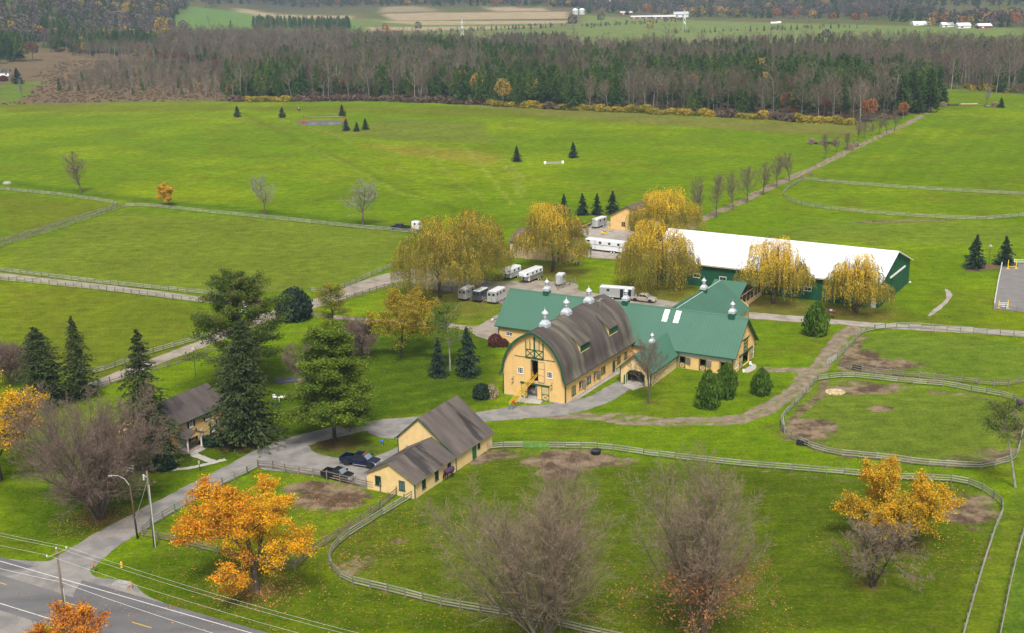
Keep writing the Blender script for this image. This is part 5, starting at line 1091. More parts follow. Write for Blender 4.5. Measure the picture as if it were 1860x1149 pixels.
# --- front shed: low wing and taller saltbox section
sh = thing('shed', 'pale yellow shed with a low wing and taller grey shingled saltbox roof, before the barn', 'shed', (-14.57, 165.34, 0), 1.0645)
L1, L2, W1 = 11.52, 11.18, 8.45; E1, R1 = 2.63, 4.88
f = Wall((0, W1), (0, -1), (-1, 0)); s = Wall((0, 0), (1, 0), (0, -1))
wo_ = [(1.50, 2.57, .95, 2.45), (5.70, 6.77, .95, 2.45)]
build_wall(sh, f, W1, [(0, E1), (W1 / 2, R1 - .08), (W1, E1)], YEL2, wo_, clap=.16)
so_ = [(1.9, 2.9, .75, 2.25), (5.45, 6.45, .7, 2.22), (9.05, 10.0, .75, 2.2), (18.05, 18.85, 1.25, 2.1)]
build_wall(sh, s, L1 + L2, [(0, E1), (L1 + L2, E1)], YEL2, so_, clap=.16); build_wall(sh, Wall((0, W1), (1, 0), (0, 1)), L1, [(0, E1), (L1, E1)], YEL2)
TR_, TV, TLZ, TLV = 7.62, 6.5, 4.0, 10.5
tf = Wall((L1, TLV), (0, -1), (-1, 0)); tops = [(0, TLZ), (TLV - TV, TR_ - .08), (TLV, E1)]
build_wall(sh, tf, TLV, tops, YEL2, clap=.16); build_wall(sh, Wall((L1 + L2, TLV), (0, -1), (1, 0)), TLV, tops, YEL2); build_wall(sh, Wall((L1, TLV), (1, 0), (0, 1)), L2, [(0, TLZ), (L2, TLZ)], YEL2, clap=.16)
q = (R1 - E1) / (W1 / 2)
slab(sh, 'roof', [(-.3, -.35, E1 - .35 * q + .1), (L1 - .1, -.35, E1 - .35 * q + .1), (L1 - .1, W1 / 2, R1 + .1), (-.3, W1 / 2, R1 + .1)], .12, SHG)
slab(sh, 'roof', [(-.3, W1 + .35, E1 - .35 * q + .1), (L1 - .02, W1 + .35, E1 - .35 * q + .1), (L1 - .02, W1 / 2, R1 + .1), (-.3, W1 / 2, R1 + .1)], .12, SHG)
q2 = (TR_ - E1) / TV; q3 = (TR_ - TLZ) / (TLV - TV)
slab(sh, 'roof', [(L1 - .3, -.35, E1 - .35 * q2 + .12), (L1 + L2 + .3, -.35, E1 - .35 * q2 + .12), (L1 + L2 + .3, TV, TR_ + .12), (L1 - .3, TV, TR_ + .12)], .13, SHG)
slab(sh, 'roof', [(L1 - .3, TLV + .45, TLZ - .45 * q3 + .12), (L1 + L2 + .3, TLV + .45, TLZ - .45 * q3 + .12), (L1 + L2 + .3, TV, TR_ + .12), (L1 - .3, TV, TR_ + .12)], .13, SHG)
trimbar(sh, 'barge_board', [((L1 - .34, TLV + .45, TLZ - .45 * q3), (L1 - .34, TV, TR_)), ((L1 - .34, -.35, E1 - .2), (L1 - .34, TV, TR_)), ((L1 - .3, TLV + .5, TLZ - .4), (L1 + L2 + .3, TLV + .5, TLZ - .4))], GTR, .07, .2)
trimbar(sh, 'rake_board', [((-.33, -.35, E1 - .16), (-.33, W1 / 2, R1)), ((-.33, W1 + .35, E1 - .16), (-.33, W1 / 2, R1)), ((-.3, -.38, E1 - .13), (L1 - .3, -.38, E1 - .13)), ((L1 - .2, -.38, E1 - .13), (L1 + L2 + .3, -.38, E1 - .13))], FENP, .06, .14)
corner(sh, [(0, 0), (L1 - .04, -.02), (L1 - .04, TLV)], 2.5, GTR, .07); c_ = MB(); c_.box(L1 - .1, L1 + .03, TLV - .06, TLV + .08, 0, TLZ); c_.build('corner_trim', GTR, sh)
for i_, (a0, a1, z0_, z1_) in enumerate(wo_): window(sh, f, a0, a1, z0_, z1_, GTR, GLS if i_ == 0 else GLSB, 2, 2, .11)
for a0, a1, z0_, z1_ in so_: window(sh, s, a0, a1, z0_, z1_, GTR, GLS, 2, 2, .09)
dd_ = MB(); s.box(dd_, 16.4, 17.6, .05, 2.35, .03, .08); dd_.build('door', mat('bright_green_door_paint', (.01, .13, .05), rough=.5), sh)
wl_ = MB(); tf.tube = None; wl_.tube(tf.p(1.7, 3.0, .02), tf.p(1.7, 3.0, .3), .04); wl_.tube(tf.p(1.7, 3.05, .3), tf.p(1.7, 2.85, .3), .09, .05); wl_.build('wall_lamp', WHT, sh)
pd = MB(); tf.box(pd, 3.2, 3.25, 4.2, 6.1, .024, .04); tf.box(pd, 4.7, 4.75, 4.2, 5.9, .024, .04); pd.build('loft_hatch_seam', YEL, sh)

# --- farmhouse
hx_, hy_ = -56.71, 181.36
ho = thing('farmhouse', 'two-storey ochre yellow farmhouse with brown roof, black shutters and small front porch', 'house', (hx_, hy_, 0), 1.0404)
HL, HD, HE, HR = 16.4, 8.4, 4.75, 7.4
f = Wall((0, 0), (1, 0), (0, -1)); g_ = Wall((0, HD), (0, -1), (-1, 0))
build_wall(ho, f, HL, [(0, HE), (HL, HE)], OCH, clap=.2); build_wall(ho, g_, HD, [(0, HE), (HD / 2, HR - .1), (HD, HE)], OCH, clap=.2)
build_wall(ho, Wall((HL, HD), (0, -1), (1, 0)), HD, [(0, HE), (HD / 2, HR - .1), (HD, HE)], OCH); build_wall(ho, Wall((0, HD), (1, 0), (0, 1)), HL, [(0, HE), (HL, HE)], OCH)
q = (HR - HE) / (HD / 2)
for ve, s_ in ((-.45, 1), (HD + .45, -1)): slab(ho, 'roof', [(-.4, ve, HE - .45 * q + .1), (HL + .4, ve, HE - .45 * q + .1), (HL + .4, HD / 2, HR + .1), (-.4, HD / 2, HR + .1)], .14, SHG2)
trimbar(ho, 'fascia', [((-.4, -.48, HE - .25), (HL + .4, -.48, HE - .25))], GTR, .06, .18)
vp = MB(); vp.tube((5.6, 2.9, 6.3), (5.6, 2.9, 7.0), .07); vp.build('vent_pipe', BLK, ho)
def shwin(par, W_, a0, a1, z0, z1):
    w_ = window(par, W_, a0, a1, z0, z1, WHT, GLSB, 2, 2, .09)
    for x0, x1 in ((a0 - .42, a0 - .04), (a1 + .04, a1 + .42)): mb = MB(); W_.box(mb, x0, x1, z0 - .05, z1 + .05, .03, .07); mb.build('shutter', BLK, w_)
for a0, a1, z0_, z1_ in ((7.8, 8.7, 3.15, 4.35), (11.5, 12.4, 3.2, 4.4), (7.9, 8.95, .7, 2.5), (12.7, 13.7, .75, 2.6), (2.2, 3.1, 3.15, 4.35), (2.2, 3.2, .75, 2.5), (15.0, 15.8, .75, 2.5)): shwin(ho, f, a0, a1, z0_, z1_)
for a0 in (1.6, 5.6): shwin(ho, g_, a0, a0 + .9, 3.1, 4.3); shwin(ho, g_, a0, a0 + .9, .7, 2.3)
mt_ = MB(); f.box(mt_, 10.25, 10.6, .9, 2.1, .03, .18); mt_.build('electric_meter', GALV, ho)
dr = MB(); f.box(dr, 5.3, 6.3, .5, 2.5, .03, .08); dr.build('door', mat('pale_blue_door', (.45, .52, .55)), ho)
po = MB(); po.box(4.6, 8.0, -2.6, -.03, 0, .48); pch = po.build('porch_floor', mat('porch_boards', (.30, .24, .20), var=.15), ho)
for k in range(2): s_ = MB(); s_.box(4.9 + .2 * k, 7.8 - .2 * k, -3.2 + .3 * k, -2.6, 0, .16 + .16 * k); s_.build('step', CONC, ho)
for u_ in (4.8, 7.8): p_ = MB(); p_.box(u_ - .09, u_ + .09, -2.5, -2.32, .48, 2.75); p_.build('porch_post', WHT, ho)
slab(ho, 'porch_roof', [(4.3, -2.9, 2.75), (4.3, -.02, 2.75), (6.3, -.02, 3.75), (6.3, -2.9, 3.75)], .1, SHG2); slab(ho, 'porch_roof', [(8.3, -2.9, 2.75), (8.3, -.02, 2.75), (6.3, -.02, 3.75), (6.3, -2.9, 3.75)], .1, SHG2)
g2 = MB(); g2.v += [(4.4, -2.75, 2.7), (8.2, -2.75, 2.7), (6.3, -2.75, 3.65)]; g2.f.append((0, 1, 2)); g2.m.append(0); g2.build('porch_gable', OCH, ho)
tb = MB(); tb.box(4.5, 8.1, -2.5, -2.34, 2.6, 2.78); tb.build('porch_beam', WHT, ho)
bt = Wall((HL, 1.0), (1, 0), (0, -1)); build_wall(ho, bt, 5.4, [(0, 3.0), (5.4, 3.0)], OCH, clap=.2); build_wall(ho, Wall((HL + 5.4, 1.0), (0, 1), (1, 0)), 5.4, [(0, 3.0), (2.7, 4.6), (5.4, 3.0)], OCH)
slab(ho, 'roof', [(HL, .6, 2.85), (HL + 5.8, .6, 2.85), (HL + 5.8, 3.7, 4.7), (HL, 3.7, 4.7)], .12, SHG2); slab(ho, 'roof', [(HL, 6.8, 2.85), (HL + 5.8, 6.8, 2.85), (HL + 5.8, 3.7, 4.7), (HL, 3.7, 4.7)], .12, SHG2)
window(ho, bt, 1.0, 1.9, 1.3, 2.5, WHT, GLSB, 2, 2, .09); window(ho, bt, 3.0, 3.9, 1.3, 2.5, WHT, GLSB, 2, 2, .09)

# --- tan garage behind the willow, yellow gabled building farther back
gx_, gy_ = 14.43, 312.06
ga = thing('garage', 'tan garage with brown roof partly hidden behind the second willow', 'garage', (gx_, gy_, 0), 2.6892)
f = Wall((0, 0), (1, 0), (0, 1)); e = Wall((0, 0), (0, -1), (-1, 0)); L_, W_g, E_, R_ = 16.2, 11.8, 4.5, 6.7
build_wall(ga, f, L_, [(0, E_), (L_, E_)], TAN, ribs=.6); build_wall(ga, e, W_g, [(0, E_), (W_g / 2, R_ - .1), (W_g, E_)], TAN, ribs=.6); build_wall(ga, Wall((L_, 0), (0, -1), (1, 0)), W_g, [(0, E_), (W_g / 2, R_ - .1), (W_g, E_)], TAN); build_wall(ga, Wall((0, -W_g), (1, 0), (0, -1)), L_, [(0, E_), (L_, E_)], TAN)
q = (R_ - E_) / (W_g / 2)
for ve in (.5, -W_g - .5): slab(ga, 'roof', [(-.5, ve, E_ - .5 * q + .1), (L_ + .5, ve, E_ - .5 * q + .1), (L_ + .5, -W_g / 2, R_ + .1), (-.5, -W_g / 2, R_ + .1)], .12, SHG3)
xd = MB()
for a0 in (6.2, 11.6):
    x = MB(); f.box(x, a0, a0 + 4.2, .05, 3.4, .03, .07); xo = x.build('door', TAN, ga); b2 = MB(); f.bar(b2, a0 + .1, .15, a0 + 4.1, 3.3, .14, .072, .10); f.bar(b2, a0 + .1, 3.3, a0 + 4.1, .15, .14, .074, .104); f.box(b2, a0, a0 + .12, .05, 3.4, .072, .10); f.box(b2, a0 + 4.08, a0 + 4.2, .05, 3.4, .072, .10); b2.build('brace', mat('pale_tan_board', (.60, .46, .32)), xo)
dd_ = MB(); f.box(dd_, 1.2, 2.6, .05, 2.4, .03, .08); dd_.build('door', GTR, ga); window(ga, e, 5.4, 6.6, 1.6, 2.6, GTR, GLS, 2, 1, .1); window(ga, e, 8.8, 9.8, 1.6, 2.6, GTR, GLS, 2, 1, .1)
trimbar(ga, 'barge_board', [((-.54, .5, E_ - .25), (-.54, -W_g / 2, R_)), ((-.54, -W_g - .5, E_ - .25), (-.54, -W_g / 2, R_))], GTR, .06, .2)
yb = thing('yellow_outbuilding', 'yellow gabled building with green trim half hidden by the farthest willow', 'outbuilding', (29.28, 353.5, 0), 1.0)
W_y, L_y, E_, R_ = 11.0, 16.0, 4.1, 7.2
f = Wall((0, 0), (0, -1), (-1, 0)); build_wall(yb, f, W_y, [(0, E_), (W_y / 2, R_ - .1), (W_y, E_)], YEL, ribs=.5); build_wall(yb, Wall((0, 0), (1, 0), (0, 1)), L_y, [(0, E_), (L_y, E_)], YEL); build_wall(yb, Wall((0, -W_y), (1, 0), (0, -1)), L_y, [(0, E_), (L_y, E_)], YEL); build_wall(yb, Wall((L_y, 0), (0, -1), (1, 0)), W_y, [(0, E_), (W_y / 2, R_ - .1), (W_y, E_)], YEL)
q = (R_ - E_) / (W_y / 2)
for ve in (.5, -W_y - .5): slab(yb, 'roof', [(-.5, ve, E_ - .5 * q + .1), (L_y + .5, ve, E_ - .5 * q + .1), (L_y + .5, -W_y / 2, R_ + .1), (-.5, -W_y / 2, R_ + .1)], .12, SHG3)
trimbar(yb, 'barge_board', [((-.54, .5, E_ - .25), (-.54, -W_y / 2, R_)), ((-.54, -W_y - .5, E_ - .25), (-.54, -W_y / 2, R_))], GTR, .06, .2); window(yb, f, 3.6, 4.8, 1.2, 2.4, GTR, GLS, 2, 2, .1); dd_ = MB(); f.box(dd_, 6.4, 9.4, .05, 3.0, .03, .08); dd_.build('door', GTR, yb)
# ------------------------------------------------------------------ fences
POSTM = MB().box(-.07, .07, -.07, .07, -.05, 1.42).mesh('post', FENP); POSTB = MB().box(-.08, .08, -.08, .08, -.05, 1.5).mesh('post_brown', FENB)
RAILM = MB().box(0, 1, -.022, .022, -.075, .075).mesh('rail', FEN); RAILB = MB().box(0, 1, -.022, .022, -.07, .07).mesh('rail_brown', FENB); RAILW = MB().box(0, 1, -.022, .022, -.08, .08).mesh('rail_white', WHT); POSTW = MB().box(-.07, .07, -.07, .07, -.05, 1.3).mesh('post_white', WHT)
STY = {'g': (POSTM, RAILM), 'b': (POSTB, RAILB), 'w': (POSTW, RAILW)}
def fence(lab, P, style='g', rails=3, sp=2.55, hz=(.42, .80, 1.18), closed=False, smooth=True, group='board fences of the paddocks', cap=290):
    Q = W(P); Q = catmull(Q, 10, closed) if smooth else np.array(Q, float)
    if closed: Q = np.r_[Q, Q[:1]]
    seg = np.linalg.norm(np.diff(Q, axis=0), axis=1); cum = np.r_[0, np.cumsum(seg)]; n_ = max(1, int(round(cum[-1] / sp)))
    T_ = np.linspace(0, cum[-1], n_ + 1); X = np.interp(T_, cum, Q[:, 0]); Y = np.interp(T_, cum, Q[:, 1])
    root = thing('fence', lab, 'fence', (float(X[0]), float(Y[0]), 0), group=group); pm_, rm_ = STY[style]; rs = np.random.RandomState(n_)
    pts = [(float(x - X[0]), float(y - Y[0])) for x, y in zip(X, Y)]
    d = [math.hypot(X[i], Y[i]) for i in range(len(X))]
    spans = sorted(range(n_), key=lambda i: d[i]); near = set(spans[:cap // rails]); rest = MB()
    for i, (x, y) in enumerate(pts[:-1] if closed else pts):
        a = math.atan2(pts[min(i + 1, n_)][1] - pts[max(i - 1, 0)][1], pts[min(i + 1, n_)][0] - pts[max(i - 1, 0)][0])
        if i < 290: link('post', pm_, root, (x, y, 0), (rs.normal(0, .02), rs.normal(0, .02), a))
    for i in range(n_):
        (x0, y0), (x1, y1) = pts[i], pts[i + 1]; L = math.hypot(x1 - x0, y1 - y0); a = math.atan2(y1 - y0, x1 - x0); ox, oy = -math.sin(a) * .085, math.cos(a) * .085
        for z in hz[:rails]:
            dz0 = rs.normal(0, .018); sl = rs.normal(0, .008)
            if i in near: link('rail', rm_, root, (x0 + ox, y0 + oy, z + dz0), (0, sl, a), (L, 1, 1))
            else:
                c_, s_ = math.cos(a), math.sin(a); e_ = .022
                rest.hexa([(x0 + ox + s_ * e_, y0 + oy - c_ * e_, z - .07), (x1 + ox + s_ * e_, y1 + oy - c_ * e_, z - .07), (x1 + ox - s_ * e_, y1 + oy + c_ * e_, z - .07), (x0 + ox - s_ * e_, y0 + oy + c_ * e_, z - .07),
                           (x0 + ox + s_ * e_, y0 + oy - c_ * e_, z + .07), (x1 + ox + s_ * e_, y1 + oy - c_ * e_, z + .07), (x1 + ox - s_ * e_, y1 + oy + c_ * e_, z + .07), (x0 + ox - s_ * e_, y0 + oy + c_ * e_, z + .07)])
    if rest.v: rest.build('rail', rm_.materials[0], root, kind='stuff')
    return root
fence('grey-green fence of the front paddock, from the shed corner round the lower left curve', [(753.5, 901), (663, 956), (612, 992), (597, 1020), (604.7, 1038), (632, 1059), (697.6, 1075), (766.5, 1093), (801, 1101), (869, 1113), (960, 1128), (1100, 1160), (1250, 1190)])
fence('grey-green fence along the far side of the front paddock, curving down the right edge', [(998, 815), (1092, 817), (1184, 829.5), (1314, 844.7), (1420, 854), (1484, 859), (1550, 865), (1624, 871.6), (1732, 876.5), (1767, 885), (1798, 901), (1821, 925), (1806, 967), (1779, 1051), (1755.6, 1133), (1740, 1190)])
fence('short fence from the tall shed end to the green gate', [(879, 818), (915, 814.5), (950, 814)], smooth=False)
fence('fence of the narrow lane at the lower right edge', [(1885, 900), (1860, 966), (1837, 1052), (1817.5, 1148), (1808, 1190)])
fence('brown fence of the small maple paddock, running from the shed front down to the maple', [(721, 898), (663, 944), (581, 996), (560, 1011), (528, 1038), (486, 1032), (400, 1006), (310, 984), (259, 974)], 'b')
fence('fence of the small maple paddock along the driveway side', [(259, 972), (273, 958), (334, 921), (404, 882), (449, 861), (469, 850)])
fence('brown fence between the pickups and the small paddock, ending at the shed front', [(469, 849), (492, 850), (519, 857), (560, 863.6), (580.6, 866), (625, 877), (673.6, 888.5), (718, 897)], 'b', smooth=False)
fence('fence closing the round paddock on the right, with the blanketed horse inside', [(1424, 785), (1420.5, 764), (1454, 727), (1482, 694), (1498, 690), (1522, 687), (1549, 686), (1605, 692), (1661, 697.6), (1720, 702.5), (1762, 711), (1815, 720), (1839, 727), (1858, 738), (1866, 761), (1856, 788), (1846, 829), (1824, 842), (1776.6, 851.5), (1744, 849.5), (1671.5, 844.5), (1599, 834.5), (1531, 828.5), (1501, 822.5), (1466, 811.5), (1437, 796)])
fence('fence of the upper right paddock beside the gravel road', [(1521, 652), (1546, 628), (1569, 605), (1611, 597), (1661, 595.5), (1765, 604), (1845, 612), (1890, 618)])
fence('brown-grey fence along the lower edge of the upper right paddock', [(1525, 664), (1546, 671), (1587, 678.5), (1655, 685), (1714, 691), (1774, 698), (1803, 701), (1830, 701), (1853.5, 696.5), (1885, 688)], 'b')
fence('long far fence of the oval paddock on the right meadow, upper side', [(1457, 328.5), (1461, 328), (1564, 338), (1726, 348.6), (1860, 356), (1900, 358)], sp=2.9)
fence('curved fence of the oval paddock on the right meadow, lower side', [(1457, 328.5), (1440, 338), (1423, 352), (1427, 362), (1454, 372.7), (1516, 383), (1578, 389), (1660, 395.5), (1753, 400), (1790, 400.5), (1860, 394), (1900, 388)], sp=2.9)
fence('pale fence of the upper left corner paddock, with a pointed right end', [(-40, 342), (0, 346), (113, 357), (180.6, 366.8), (214, 373), (203, 380), (75, 419.5), (0, 442), (-40, 455)], sp=2.9, smooth=False)
fence('long pale fence from the left edge past the meadow trees to the dark pickup', [(-40, 464), (0, 450), (113, 416), (211, 382.5), (226, 376.5), (263, 376), (376, 388), (482, 398), (655, 416.5), (700, 420), (757, 425.5)], sp=2.9, smooth=False)
fence('fence above the gravel lane at the left edge', [(-40, 489), (0, 494), (113, 508.5), (226, 521.5), (357.5, 535), (420, 541)], sp=2.6)
fence('lower fence below the gravel lane at the left edge', [(-40, 507), (0, 511), (181, 529), (361, 551.5)], sp=2.6)
fence('fence from the manure patch up along the lane to the big left willow', [(564, 532), (602, 532), (640, 518), (700, 492), (722, 483)], sp=2.6)
fence('fence on the lawn side of the lane, running under the left willow', [(600, 556), (617, 551.5), (655, 540.5), (694, 528), (720, 523.5), (744, 526), (817.5, 530), (850, 536)], 'b', sp=2.6)
fence('three-rail fence left of the lower lane, seen between the spruces', [(168, 680), (196, 672), (279.6, 641.5), (319, 630), (360.6, 617.5), (400, 603)], sp=2.6)
fence('low thin fence right of the lower lane, beside the lamp post', [(179, 703), (299, 668), (341, 654), (391, 637)], 'b', rails=2, hz=(.35, .75))
fence('brown board fence before the three parked horse trailers', [(838, 545), (862, 548), (890, 551), (915, 554)], 'b', smooth=False)
fence('low rail fence beside the small silver trailer', [(1013, 528), (1045, 514)], 'b', rails=2, smooth=False); fence('low rail fence left of the white gooseneck trailers', [(884, 514), (912, 504)], 'b', rails=2, smooth=False)
fence('white rail fence on the left side of the riding arena', [(1862, 480.5), (1820.5, 479), (1812, 520), (1805, 562)], 'w', rails=2, hz=(.6, 1.1), smooth=False)
fence('dark rail fence on the near side of the riding arena', [(1805, 563), (1830, 565.5), (1862, 568.5), (1890, 571)], 'b', rails=2, smooth=False)
def gate(lab, a, b_, mt, n_=6, h=1.3):
    A, B = G(*a), G(*b_); L = math.hypot(B[0] - A[0], B[1] - A[1]); g_ = thing('gate', lab, 'gate', (*A, 0), math.atan2(B[1] - A[1], B[0] - A[0]))
    for k in range(n_): m_ = MB(); z = .2 + (h - .2) * k / (n_ - 1); m_.tube((0, 0, z), (L, 0, z), .028, n=6); m_.build('bar', mt, g_)
    for x in (0, L * .33, L * .66, L): m_ = MB(); m_.tube((x, .03, .15), (x, .03, h + .03), .03, n=6); m_.build('upright', mt, g_)
gm = mat('galvanised_green_gate', (.16, .36, .16)); gmg = mat('galvanised_gate', (.45, .47, .45))
gate('green tubular gate in the fence behind the front paddock', (950.5, 814), (997, 815), gm); gate('grey tubular gate at the left tip of the round right paddock', (1421, 764), (1425, 787), gmg); gate('grey tubular gate at the corner of the upper right paddock', (1503, 663), (1520, 652.5), gmg)

# ------------------------------------------------------------------ vehicles
WH = {}
def wheel(parent, x, y, r=.39, w_=.26, rimm=None):
    k = (r, w_, rimm.name if rimm else '')
    if k not in WH:
        t = MB(); 
        pf = [(r * .62, -w_ / 2), (r * .92, -w_ / 2), (r, -w_ * .36), (r, w_ * .36), (r * .92, w_ / 2), (r * .62, w_ / 2)]; t.lathe(pf, n=20); t.v = [(a, c, b_) for a, b_, c in t.v]
        m_ = MB(); m_.lathe([(0, -w_ * .38), (r * .25, -w_ * .42), (r * .55, -w_ * .32), (r * .63, -w_ * .46), (r * .63, w_ * .46), (r * .55, w_ * .32), (r * .25, w_ * .42), (0, w_ * .38)], n=16); m_.v = [(a, c, b_) for a, b_, c in m_.v]
        WH[k] = (t.mesh('wheel', RUB, True), m_.mesh('rim', rimm or CHR))
    o = link('wheel', WH[k][0], parent, (x, y, r)); link('rim', WH[k][1], o)
def loft(mb, secs, mi=0):
    """secs: list of equal-length closed rings"""
    n_ = len(secs[0]); k = len(mb.v)
    for s_ in secs: mb.v += [tuple(p) for p in s_]
    for a in range(len(secs) - 1):
        for i in range(n_): j = (i + 1) % n_; mb.f.append((k + a * n_ + i, k + a * n_ + j, k + (a + 1) * n_ + j, k + (a + 1) * n_ + i)); mb.m.append(mi)
    mb.f.append(tuple(k + i for i in range(n_))[::-1]); mb.m.append(mi); e_ = k + (len(secs) - 1) * n_; mb.f.append(tuple(e_ + i for i in range(n_))); mb.m.append(mi)
def rbox(x0, x1, w_, z0, z1, c=.12, wt=None):
    """ring in yz at each x"""
    wt = wt or w_
    return lambda x: [(x, -w_ / 2, z0), (x, w_ / 2, z0), (x, w_ / 2, z1 - c), (x, wt / 2 - c, z1), (x, -wt / 2 + c, z1), (x, -w_ / 2, z1 - c)]
def pickup(lab, px, py, ang, paint_, lower=None, L=5.9, cab=2.3, scale=1.0, lights=False, group='pickup trucks'):
    """nose towards +x"""
    x_, y_ = G(px, py); t = thing('pickup_truck', lab, 'pickup truck', (x_, y_, 0), ang, group, (scale,) * 3); w_ = 1.98
    fx = L / 2; hood = 1.35; cab0 = fx - hood - .15; cab1 = cab0 - cab; bed0 = -fx
    b_ = MB()
    def ring(x, z0, z1, ww, ch=.10): return [(x, -ww / 2, z0 + .06), (x, -ww / 2 + .06, z0), (x, ww / 2 - .06, z0), (x, ww / 2, z0 + .06), (x, ww / 2, z1 - ch), (x, ww / 2 - ch, z1), (x, -ww / 2 + ch, z1), (x, -ww / 2, z1 - ch)]
    loft(b_, [ring(cab1, .48, 1.22, w_), ring(cab0, .48, 1.22, w_), ring(cab0 + .5, .48, 1.20, w_), ring(fx - .35, .48, 1.12, w_ - .04), ring(fx - .06, .50, 1.02, w_ - .12), ring(fx, .58, .92, w_ - .2)])
    bo = b_.build('body', paint_, t, smooth=True); bo.data.set_sharp_from_angle(angle=R(28))
    bd = MB(); bt_ = 1.22
    bd.box(bed0, cab1 - .04, -w_ / 2, -w_ / 2 + .12, .50, bt_); bd.box(bed0, cab1 - .04, w_ / 2 - .12, w_ / 2, .50, bt_); bd.box(bed0, bed0 + .08, -w_ / 2 + .12, w_ / 2 - .12, .50, bt_ - .02); bd.box(cab1 - .12, cab1 - .04, -w_ / 2 + .12, w_ / 2 - .12, .5, bt_); bd.build('bed_side', paint_, t, bevel=.03)
    bf = MB(); bf.box(bed0 + .08, cab1 - .12, -w_ / 2 + .12, w_ / 2 - .12, .55, .66); bf.build('bed_floor', BLK, t)
    c = MB(); rf = 1.86; z_ = 1.20
    def cr(x, z, ww, ch): return (x, ww)
    bot = [(cab1 + .02, z_), (cab0 + .28, z_)]; top = [(cab1 + .22, rf), (cab0 - .55, rf)]; wb, wt = w_ - .14, w_ - .50
    c.hexa([(bot[0][0], -wb / 2, z_), (bot[1][0], -wb / 2, z_), (bot[1][0], wb / 2, z_), (bot[0][0], wb / 2, z_), (top[0][0], -wt / 2, rf), (top[1][0], -wt / 2, rf), (top[1][0], wt / 2, rf), (top[0][0], wt / 2, rf)]); c.build('cab', paint_, t, bevel=.07)
    def quad(name, P_, mt, off=.012):
        v = [Vector(p) for p in P_]; n_ = (v[1] - v[0]).cross(v[3] - v[0]).normalized(); ce = sum(v, Vector()) / 4
        if n_.dot(ce - Vector((0, 0, 1.4))) < 0: n_ = -n_
        m_ = MB(); m_.hexa([p - n_ * .01 for p in v] + [p + n_ * off for p in v]); return m_.build(name, mt, t)
    def lp(a, b_, u_): return tuple(a[i] + (b_[i] - a[i]) * u_ for i in range(3))
    def face(P0, P1, P2, P3, u0, u1, v0, v1):   # P0-P1 bottom, P3-P2 top
        f_ = lambda u_, v_: lp(lp(P0, P1, u_), lp(P3, P2, u_), v_); return [f_(u0, v0), f_(u1, v0), f_(u1, v1), f_(u0, v1)]
    B0, B1, B2, B3 = (bot[0][0], -wb / 2, z_), (bot[1][0], -wb / 2, z_), (bot[1][0], wb / 2, z_), (bot[0][0], wb / 2, z_); T0, T1, T2, T3 = (top[0][0], -wt / 2, rf), (top[1][0], -wt / 2, rf), (top[1][0], wt / 2, rf), (top[0][0], wt / 2, rf)
    quad('windscreen', face(B1, B2, T2, T1, .07, .93, .1, .88), mat('windscreen_glass', (.16, .20, .23), rough=.06, spec=.9)); quad('rear_window', face(B0, B3, T3, T0, .12, .88, .2, .85), GLS)
    for P_ in ((B0, B1, T1, T0), (B3, B2, T2, T3)):
        for u0, u1 in ((.06, .40), (.45, .86)): quad('side_window', face(*P_, u0, u1, .14, .86), GLS)
    for x in (fx - .98, bed0 + 1.15):
        for y in (-w_ / 2 + .12, w_ / 2 - .12):
            wheel(t, x, y, .40, .27); ar_ = MB(); s_ = 1 if y > 0 else -1; ar_.tube((x, y + s_ * .125, .42), (x, y + s_ * .145, .42), .50, n=18); ar_.build('wheel_arch', lower or BLK, t)
    g_ = MB(); g_.box(fx - .005, fx + .04, -.55, .55, .66, .94); g_.build('grille', CHR, t)
    bm_ = MB(); bm_.box(fx - .12, fx + .12, -w_ / 2 + .04, w_ / 2 - .04, .42, .60); bm_.build('bumper', CHR, t, bevel=.03); bm_ = MB(); bm_.box(bed0 - .12, bed0 - .01, -w_ / 2 + .05, w_ / 2 - .05, .45, .60); bm_.build('bumper', CHR, t)
    for y in (-.76, .76): h_ = MB(); h_.box(fx - .08, fx + .03, y - .16, y + .16, .70, .92); h_.build('headlight', mat('headlight_lens', (.75, .75, .72), rough=.15, spec=.8), t); m_ = MB(); s_ = 1 if y > 0 else -1; m_.box(cab0 - .2, cab0 + .02, s_ * (w_ / 2 - .04), s_ * (w_ / 2 + .22), 1.22, 1.5); m_.build('mirror', BLK, t); q = MB(); q.box(bed0 - .02, bed0 + .02, y * 1.18 - .08, y * 1.18 + .08, .75, 1.1); q.build('tail_light', REDP, t)
    rb = MB(); rb.box(cab1 + .2, cab0 + .1, -w_ / 2 - .10, -w_ / 2 + .02, .40, .47); rb.box(cab1 + .2, cab0 + .1, w_ / 2 - .02, w_ / 2 + .10, .40, .47); rb.build('running_board', lower or CHR, t)
    if lights: q = MB(); [q.box(top[1][0] - .15, top[1][0] - .05, y - .06, y + .06, rf + .004, rf + .06) for y in (-.5, -.25, 0, .25, .5)]; q.build('roof_marker_light', mat('amber_lens', (.7, .2, .02)), t)
    return t
def car_paint(n_, c): return mat(n_, c, rough=.35, var=.03, spec=.4, coat=.25)
def ang(a, b_): A, B = G(*a), G(*b_); return math.atan2(B[1] - A[1], B[0] - A[0])
pickup('dark blue crew-cab pickup with a chrome grille, parked nearer the grass island', 655, 843, ang((615, 838), (694, 846)) - .12, car_paint('dark_blue_paint', (.004, .008, .032)), scale=1.08, lights=True)
pickup('black pickup parked beside the rail fence, in front of the dark blue one', 614, 868, ang((580, 862), (650, 872)) - .10, car_paint('black_paint', (.010, .012, .014)), L=5.3, cab=1.8, scale=.96)
pickup('beige and silver pickup hitched to the grey horse trailer behind the barn', 1169, 548, ang((1140, 544), (1192, 549)) - .05, car_paint('beige_silver_paint', (.36, .31, .25)), L=5.7)
